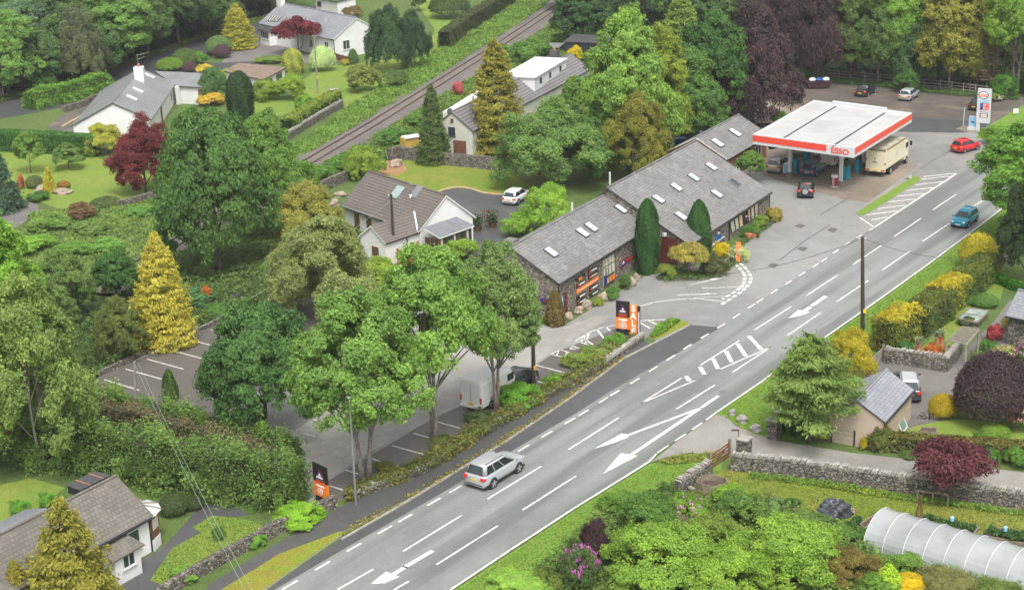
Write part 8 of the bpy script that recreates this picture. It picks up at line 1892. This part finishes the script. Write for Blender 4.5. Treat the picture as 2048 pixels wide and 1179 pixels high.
# bushes in the foreground
T('feather', 1315, 1215, 1050, 265, (.15, .26, .035), 'large light green feathery maple left in the foreground mass'); T('feather', 1570, 1190, 1030, 250, (.155, .265, .035), 'large light green feathery maple right in the foreground mass'); T('feather', 1450, 1240, 1095, 200, (.165, .275, .035), 'low lime feathery maple at the bottom edge of the foreground mass')
T('bush', 1430, 1120, 1030, 130, (.12, .19, .03), 'mid green bush between the two large feathery maples'); T('bush', 1290, 1085, 990, 150, (.075, .16, .03), 'dark green bush above the left feathery maple'); T('bush', 1240, 1035, 985, 90, (.1, .2, .03), 'green bush at the verge above the purple shrub'); T('bush', 1480, 1070, 985, 120, (.09, .17, .035), 'dark bush above the right feathery maple'); T('bush', 1375, 1050, 995, 100, (.13, .24, .03), 'light bush with pink flowers in the foreground mass', bloom=(.6, .3, .5), bn=1); T('bush', 1328, 1028, 975, 80, (.06, .11, .03), 'dull dark bush beside the tumbled wall'); T('bush', 1460, 1020, 970, 90, (.14, .26, .025), 'lime shrub below the compost bin'); T('bush', 1395, 1010, 980, 50, (.11, .12, .04), 'brownish weeds at the end of the tumbled wall')
T('bush', 1350, 1065, 1030, 60, (.08, .15, .03), 'pink rhododendron in the foreground bushes', bloom=(.62, .22, .5), bn=2); T('bush', 1193, 1125, 1038, 66, (.05, .028, .038), 'dark purple shrub on the roadside edge of the foreground bushes'); T('bush', 1160, 1185, 1090, 90, (.06, .11, .035), 'magenta-pink rhododendron at the bottom left of the foreground bushes', bloom=(.52, .17, .48), bn=2); T('feather', 1030, 1215, 1150, 150, (.2, .34, .06), 'pale green low bush at the bottom edge beside the verge'); T('bush', 1100, 1190, 1140, 70, (.1, .15, .03), 'olive bush at the bottom edge left of the rhododendron')
T('bush', 1540, 1040, 995, 70, (.12, .2, .07), 'grey-green leafy vegetables near the small planted bed'); T('bush', 1620, 1075, 1030, 90, (.1, .18, .04), 'rough bush between tarpaulin and the right feathery maple'); T('feather', 1695, 1190, 1098, 135, (.135, .115, .028), 'russet brown bush left of the polytunnel foot'); T('bush', 1680, 1085, 1050, 70, (.08, .17, .03), 'green bush below the tarpaulin heap'); T('bush', 1725, 1085, 1060, 50, (.07, .17, .03), 'green plants at the polytunnel entrance')
T('smallcone', 1775, 1200, 1125, 80, (.22, .34, .02), 'lime-yellow conifer in front of the polytunnel'); T('bush', 1812, 1165, 1108, 90, (.12, .22, .04), 'green bush leaning on the polytunnel side'); T('dome', 1818, 1195, 1148, 66, (.7, .55, .03), 'golden yellow round bush at the bottom edge'); T('feather', 1900, 1210, 1140, 150, (.14, .15, .055), 'sparse straw-coloured bush in front of the polytunnel'); T('bush', 1990, 1225, 1160, 110, (.11, .17, .04), 'green bush at the bottom right edge')
T('bush', 1750, 1210, 1150, 90, (.1, .2, .03), 'green bush at the bottom edge below the russet bush')
# ground cover
carpet('embankment_grass', 'long bright grass on the bank between the top gardens and the railway', 'grass', [(575, 300), (640, 262), (690, 222), (780, 165), (870, 105), (960, 55), (1060, -15), (1120, -20), (1085, 18), (980, 88), (850, 172), (720, 252), (600, 322), (560, 345)], .7, 62, 0.19, (.21, .34, .07), 21, .8, upright=.5)
carpet('embankment_grass', 'rough grass and weeds on the near side of the railway', 'grass', [(600, 362), (650, 330), (760, 268), (880, 195), (940, 160), (1020, 108), (1110, 42), (1180, 20), (1150, 80), (1040, 140), (930, 240), (800, 310), (700, 350), (640, 395)], .7, 53, 0.19, (.19, .295, .07), 22, .8, upright=.3)
carpet('rough_scrub_cover', 'pale nettles and long grass over the slope below the left lawn', 'undergrowth', [(60, 430), (150, 420), (250, 412), (330, 396), (390, 375), (400, 440), (370, 470), (310, 512), (250, 560), (120, 560), (20, 520)], .55, 80, 0.17, (.23, .34, .09), 23, .6, upright=.4)
carpet('rough_scrub_cover', 'undergrowth beneath the trees beside the far car park edge', 'undergrowth', [(380, 500), (460, 440), (620, 400), (680, 440), (760, 500), (800, 560), (640, 566), (560, 592), (430, 645), (300, 700), (210, 740), (180, 640), (280, 560)], 1.0, 58, 0.17, (.14, .215, .065), 24, .6)
carpet('rough_scrub_cover', 'low growth under the huge tree at the left edge', 'undergrowth', [(-60, 560), (120, 560), (190, 640), (200, 750), (150, 810), (120, 900), (-60, 960)], .8, 34, 0.19, (.1, .16, .05), 25, .6)
carpet('rough_scrub_cover', 'low shrubby growth around the foreground bushes', 'undergrowth', [(1180, 1040), (1290, 985), (1360, 990), (1430, 1005), (1560, 1015), (1720, 1060), (1760, 1120), (1850, 1140), (2080, 1190), (2080, 1260), (1000, 1260), (1060, 1160)], .9, 96, 0.12, (.18, .28, .07), 26, .9)
carpet('verge_tussocks', 'long grass tussocks along the verge beside the foreground bushes', 'grass', [(1050, 1150), (1180, 1060), (1280, 1000), (1370, 955), (1420, 935), (1400, 965), (1300, 1010), (1190, 1080), (1080, 1190)], .5, 96, 0.12, (.19, .33, .065), 27, 1.0, upright=.4)
carpet('wall_foot_flowers', 'yellow flowers and long grass at the foot of the long garden wall', 'grass', [(1500, 948), (1640, 962), (1740, 980), (1830, 994), (2060, 1026), (2060, 1036), (1830, 1006), (1740, 992), (1640, 975), (1500, 958)], .4, 144, 0.09, (.2, .33, .06), 28, 1.2, upright=.4)
carpet('yellow_flowers', 'scattered yellow flowers below the long garden wall', 'flowers', [(1640, 968), (1680, 972), (1740, 984), (1800, 990), (1800, 1000), (1740, 996), (1680, 982), (1640, 976)], .4, 38, 0.07, (0.700,0.637,0.037), 29, 2.0)
carpet('island_grass', 'long grass on the island by the yard entrance', 'grass', [(1298, 676), (1320, 655), (1345, 641), (1362, 644), (1330, 668), (1310, 680)], .55, 264, 0.09, (.2, .36, .05), 30, 1.2, upright=.4, z=.1)
carpet('shop_bed_plants', 'low mixed plants in the bed in front of the right shop range', 'plants', [(1310, 558), (1360, 540), (1420, 548), (1480, 505), (1470, 490), (1540, 445), (1550, 425), (1560, 440), (1520, 470), (1490, 490), (1475, 530), (1420, 560), (1330, 566)], .5, 108, 0.11, (0.124,0.200,0.050), 31, 1.2)
carpet('wood_fringe', 'weeds along the fence at the edge of the petrol station lot', 'undergrowth', [(1650, 160), (1760, 168), (1820, 176), (1900, 184), (2040, 196), (2040, 203), (1900, 192), (1820, 184), (1760, 176), (1660, 168)], .7, 82, 0.12, (0.124,0.225,0.056), 32, .9)
carpet('lane_verge', 'grassy verge along the far side of the dark lane', 'grass', [(-60, 218), (60, 178), (200, 143), (430, 62), (540, 30), (540, 38), (430, 70), (200, 151), (60, 187), (-60, 228)], .5, 29, 0.19, (0.150,0.212,0.043), 33, .8, upright=.3)

hedge('weeds and ivy smothering the wall along the footway below the car park', [(712, 992), (853, 941), (942, 883), (1078, 804), (1200, 736)], .75, .85, (.19, .19, .05), (.16, .19, .05), .12, .2, 130, name='wall_growth', cat='undergrowth', toph=.35)
T('oak', 1150, 232, 150, 75, (.1, .19, .035), 'light green tree in front of the cottage roof'); T('bush', 1195, 205, 150, 70, (.09, .18, .035), 'bush hiding the right end of the cottage'); T('bush', 1105, 260, 200, 70, (.12, .23, .035), 'bright bush under the cottage eaves')
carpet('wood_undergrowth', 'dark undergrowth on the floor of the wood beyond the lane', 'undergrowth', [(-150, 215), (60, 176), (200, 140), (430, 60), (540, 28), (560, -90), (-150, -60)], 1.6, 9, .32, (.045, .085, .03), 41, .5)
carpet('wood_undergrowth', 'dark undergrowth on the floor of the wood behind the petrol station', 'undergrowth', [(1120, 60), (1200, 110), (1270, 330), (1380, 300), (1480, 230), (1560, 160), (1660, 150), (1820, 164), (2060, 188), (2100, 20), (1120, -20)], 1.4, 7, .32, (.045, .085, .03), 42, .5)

carpet('kerb_weeds', 'yellowish weeds growing along the kerb of the lay-by', 'weeds', [(684, 1062), (803, 1000), (1000, 882), (1130, 795), (1247, 711), (1250, 718), (1134, 803), (1004, 891), (806, 1010), (686, 1076)], .18, 60, .1, (.34, .3, .07), 51, 1.3, hmin=.08, z=.06)
carpet('drive_fringe', 'rough yellowing grass at the driveway mouth', 'grass', [(1310, 925), (1360, 912), (1440, 905), (1446, 915), (1400, 925), (1340, 930)], .3, 90, .12, (.3, .33, .07), 52, 1.3, upright=.4)

for nm, lb, pg, cl, sd in (('lawn_blades', 'uneven yellow-green grass of the vegetable garden', [(1425, 945), (1470, 939), (1740, 975), (2080, 1024), (2080, 1110), (1800, 1060), (1600, 1060), (1430, 1010)], (.26, .3, .06), 61), ('verge_blades', 'short grass blades on the verge along the near side of the road', [(905, 1186), (1152, 1023), (1299, 931), (1350, 918), (1440, 945), (1360, 985), (1250, 1010), (1130, 1090), (1000, 1190)], (.2, .33, .055), 62), ('verge_blades', 'short grass blades on the grass tip by the driveway mouth', [(1436, 829), (1527, 767), (1562, 743), (1600, 770), (1640, 830), (1600, 880), (1541, 876), (1500, 862), (1467, 843)], (.2, .34, .05), 63), ('verge_blades', 'short grass blades on the verge below the gold-topped hedges', [(1653, 680), (1763, 604), (1863, 532), (1949, 468), (2010, 421), (2040, 440), (1900, 545), (1760, 690), (1700, 700)], (.2, .34, .05), 64), ('lawn_blades', 'grass blades of the corner bungalow lawn', [(302, 1160), (345, 1097), (400, 1068), (388, 1055), (424, 1032), (500, 1040), (556, 1066), (440, 1128), (350, 1176)], (.22, .32, .06), 65)):
    carpet(nm, lb, 'grass', pg, .05, 130, .055, cl, sd, 1.0, hmin=.04, upright=.35)
# ------------------------------------------------------------------ damp air
hm = bpy.data.materials.new('haze'); hm.use_nodes = True; ht = hm.node_tree
ht.nodes.remove(ht.nodes['Principled BSDF'])
pv = nd(ht, 'ShaderNodeVolumePrincipled'); pv.inputs['Color'].default_value = (.93, .96, 1.0, 1); pv.inputs['Density'].default_value = 0.00019; pv.inputs['Anisotropy'].default_value = 0.2
ht.links.new(pv.outputs[0], ht.nodes['Material Output'].inputs['Volume'])
mb = MB(); mb.box((0, 1100, 25), (3200, 3000, 54)); o = mb.build('haze', hm); o['kind'] = 'stuff'; o['label'] = 'thin damp haze over the valley'; o['category'] = 'haze'
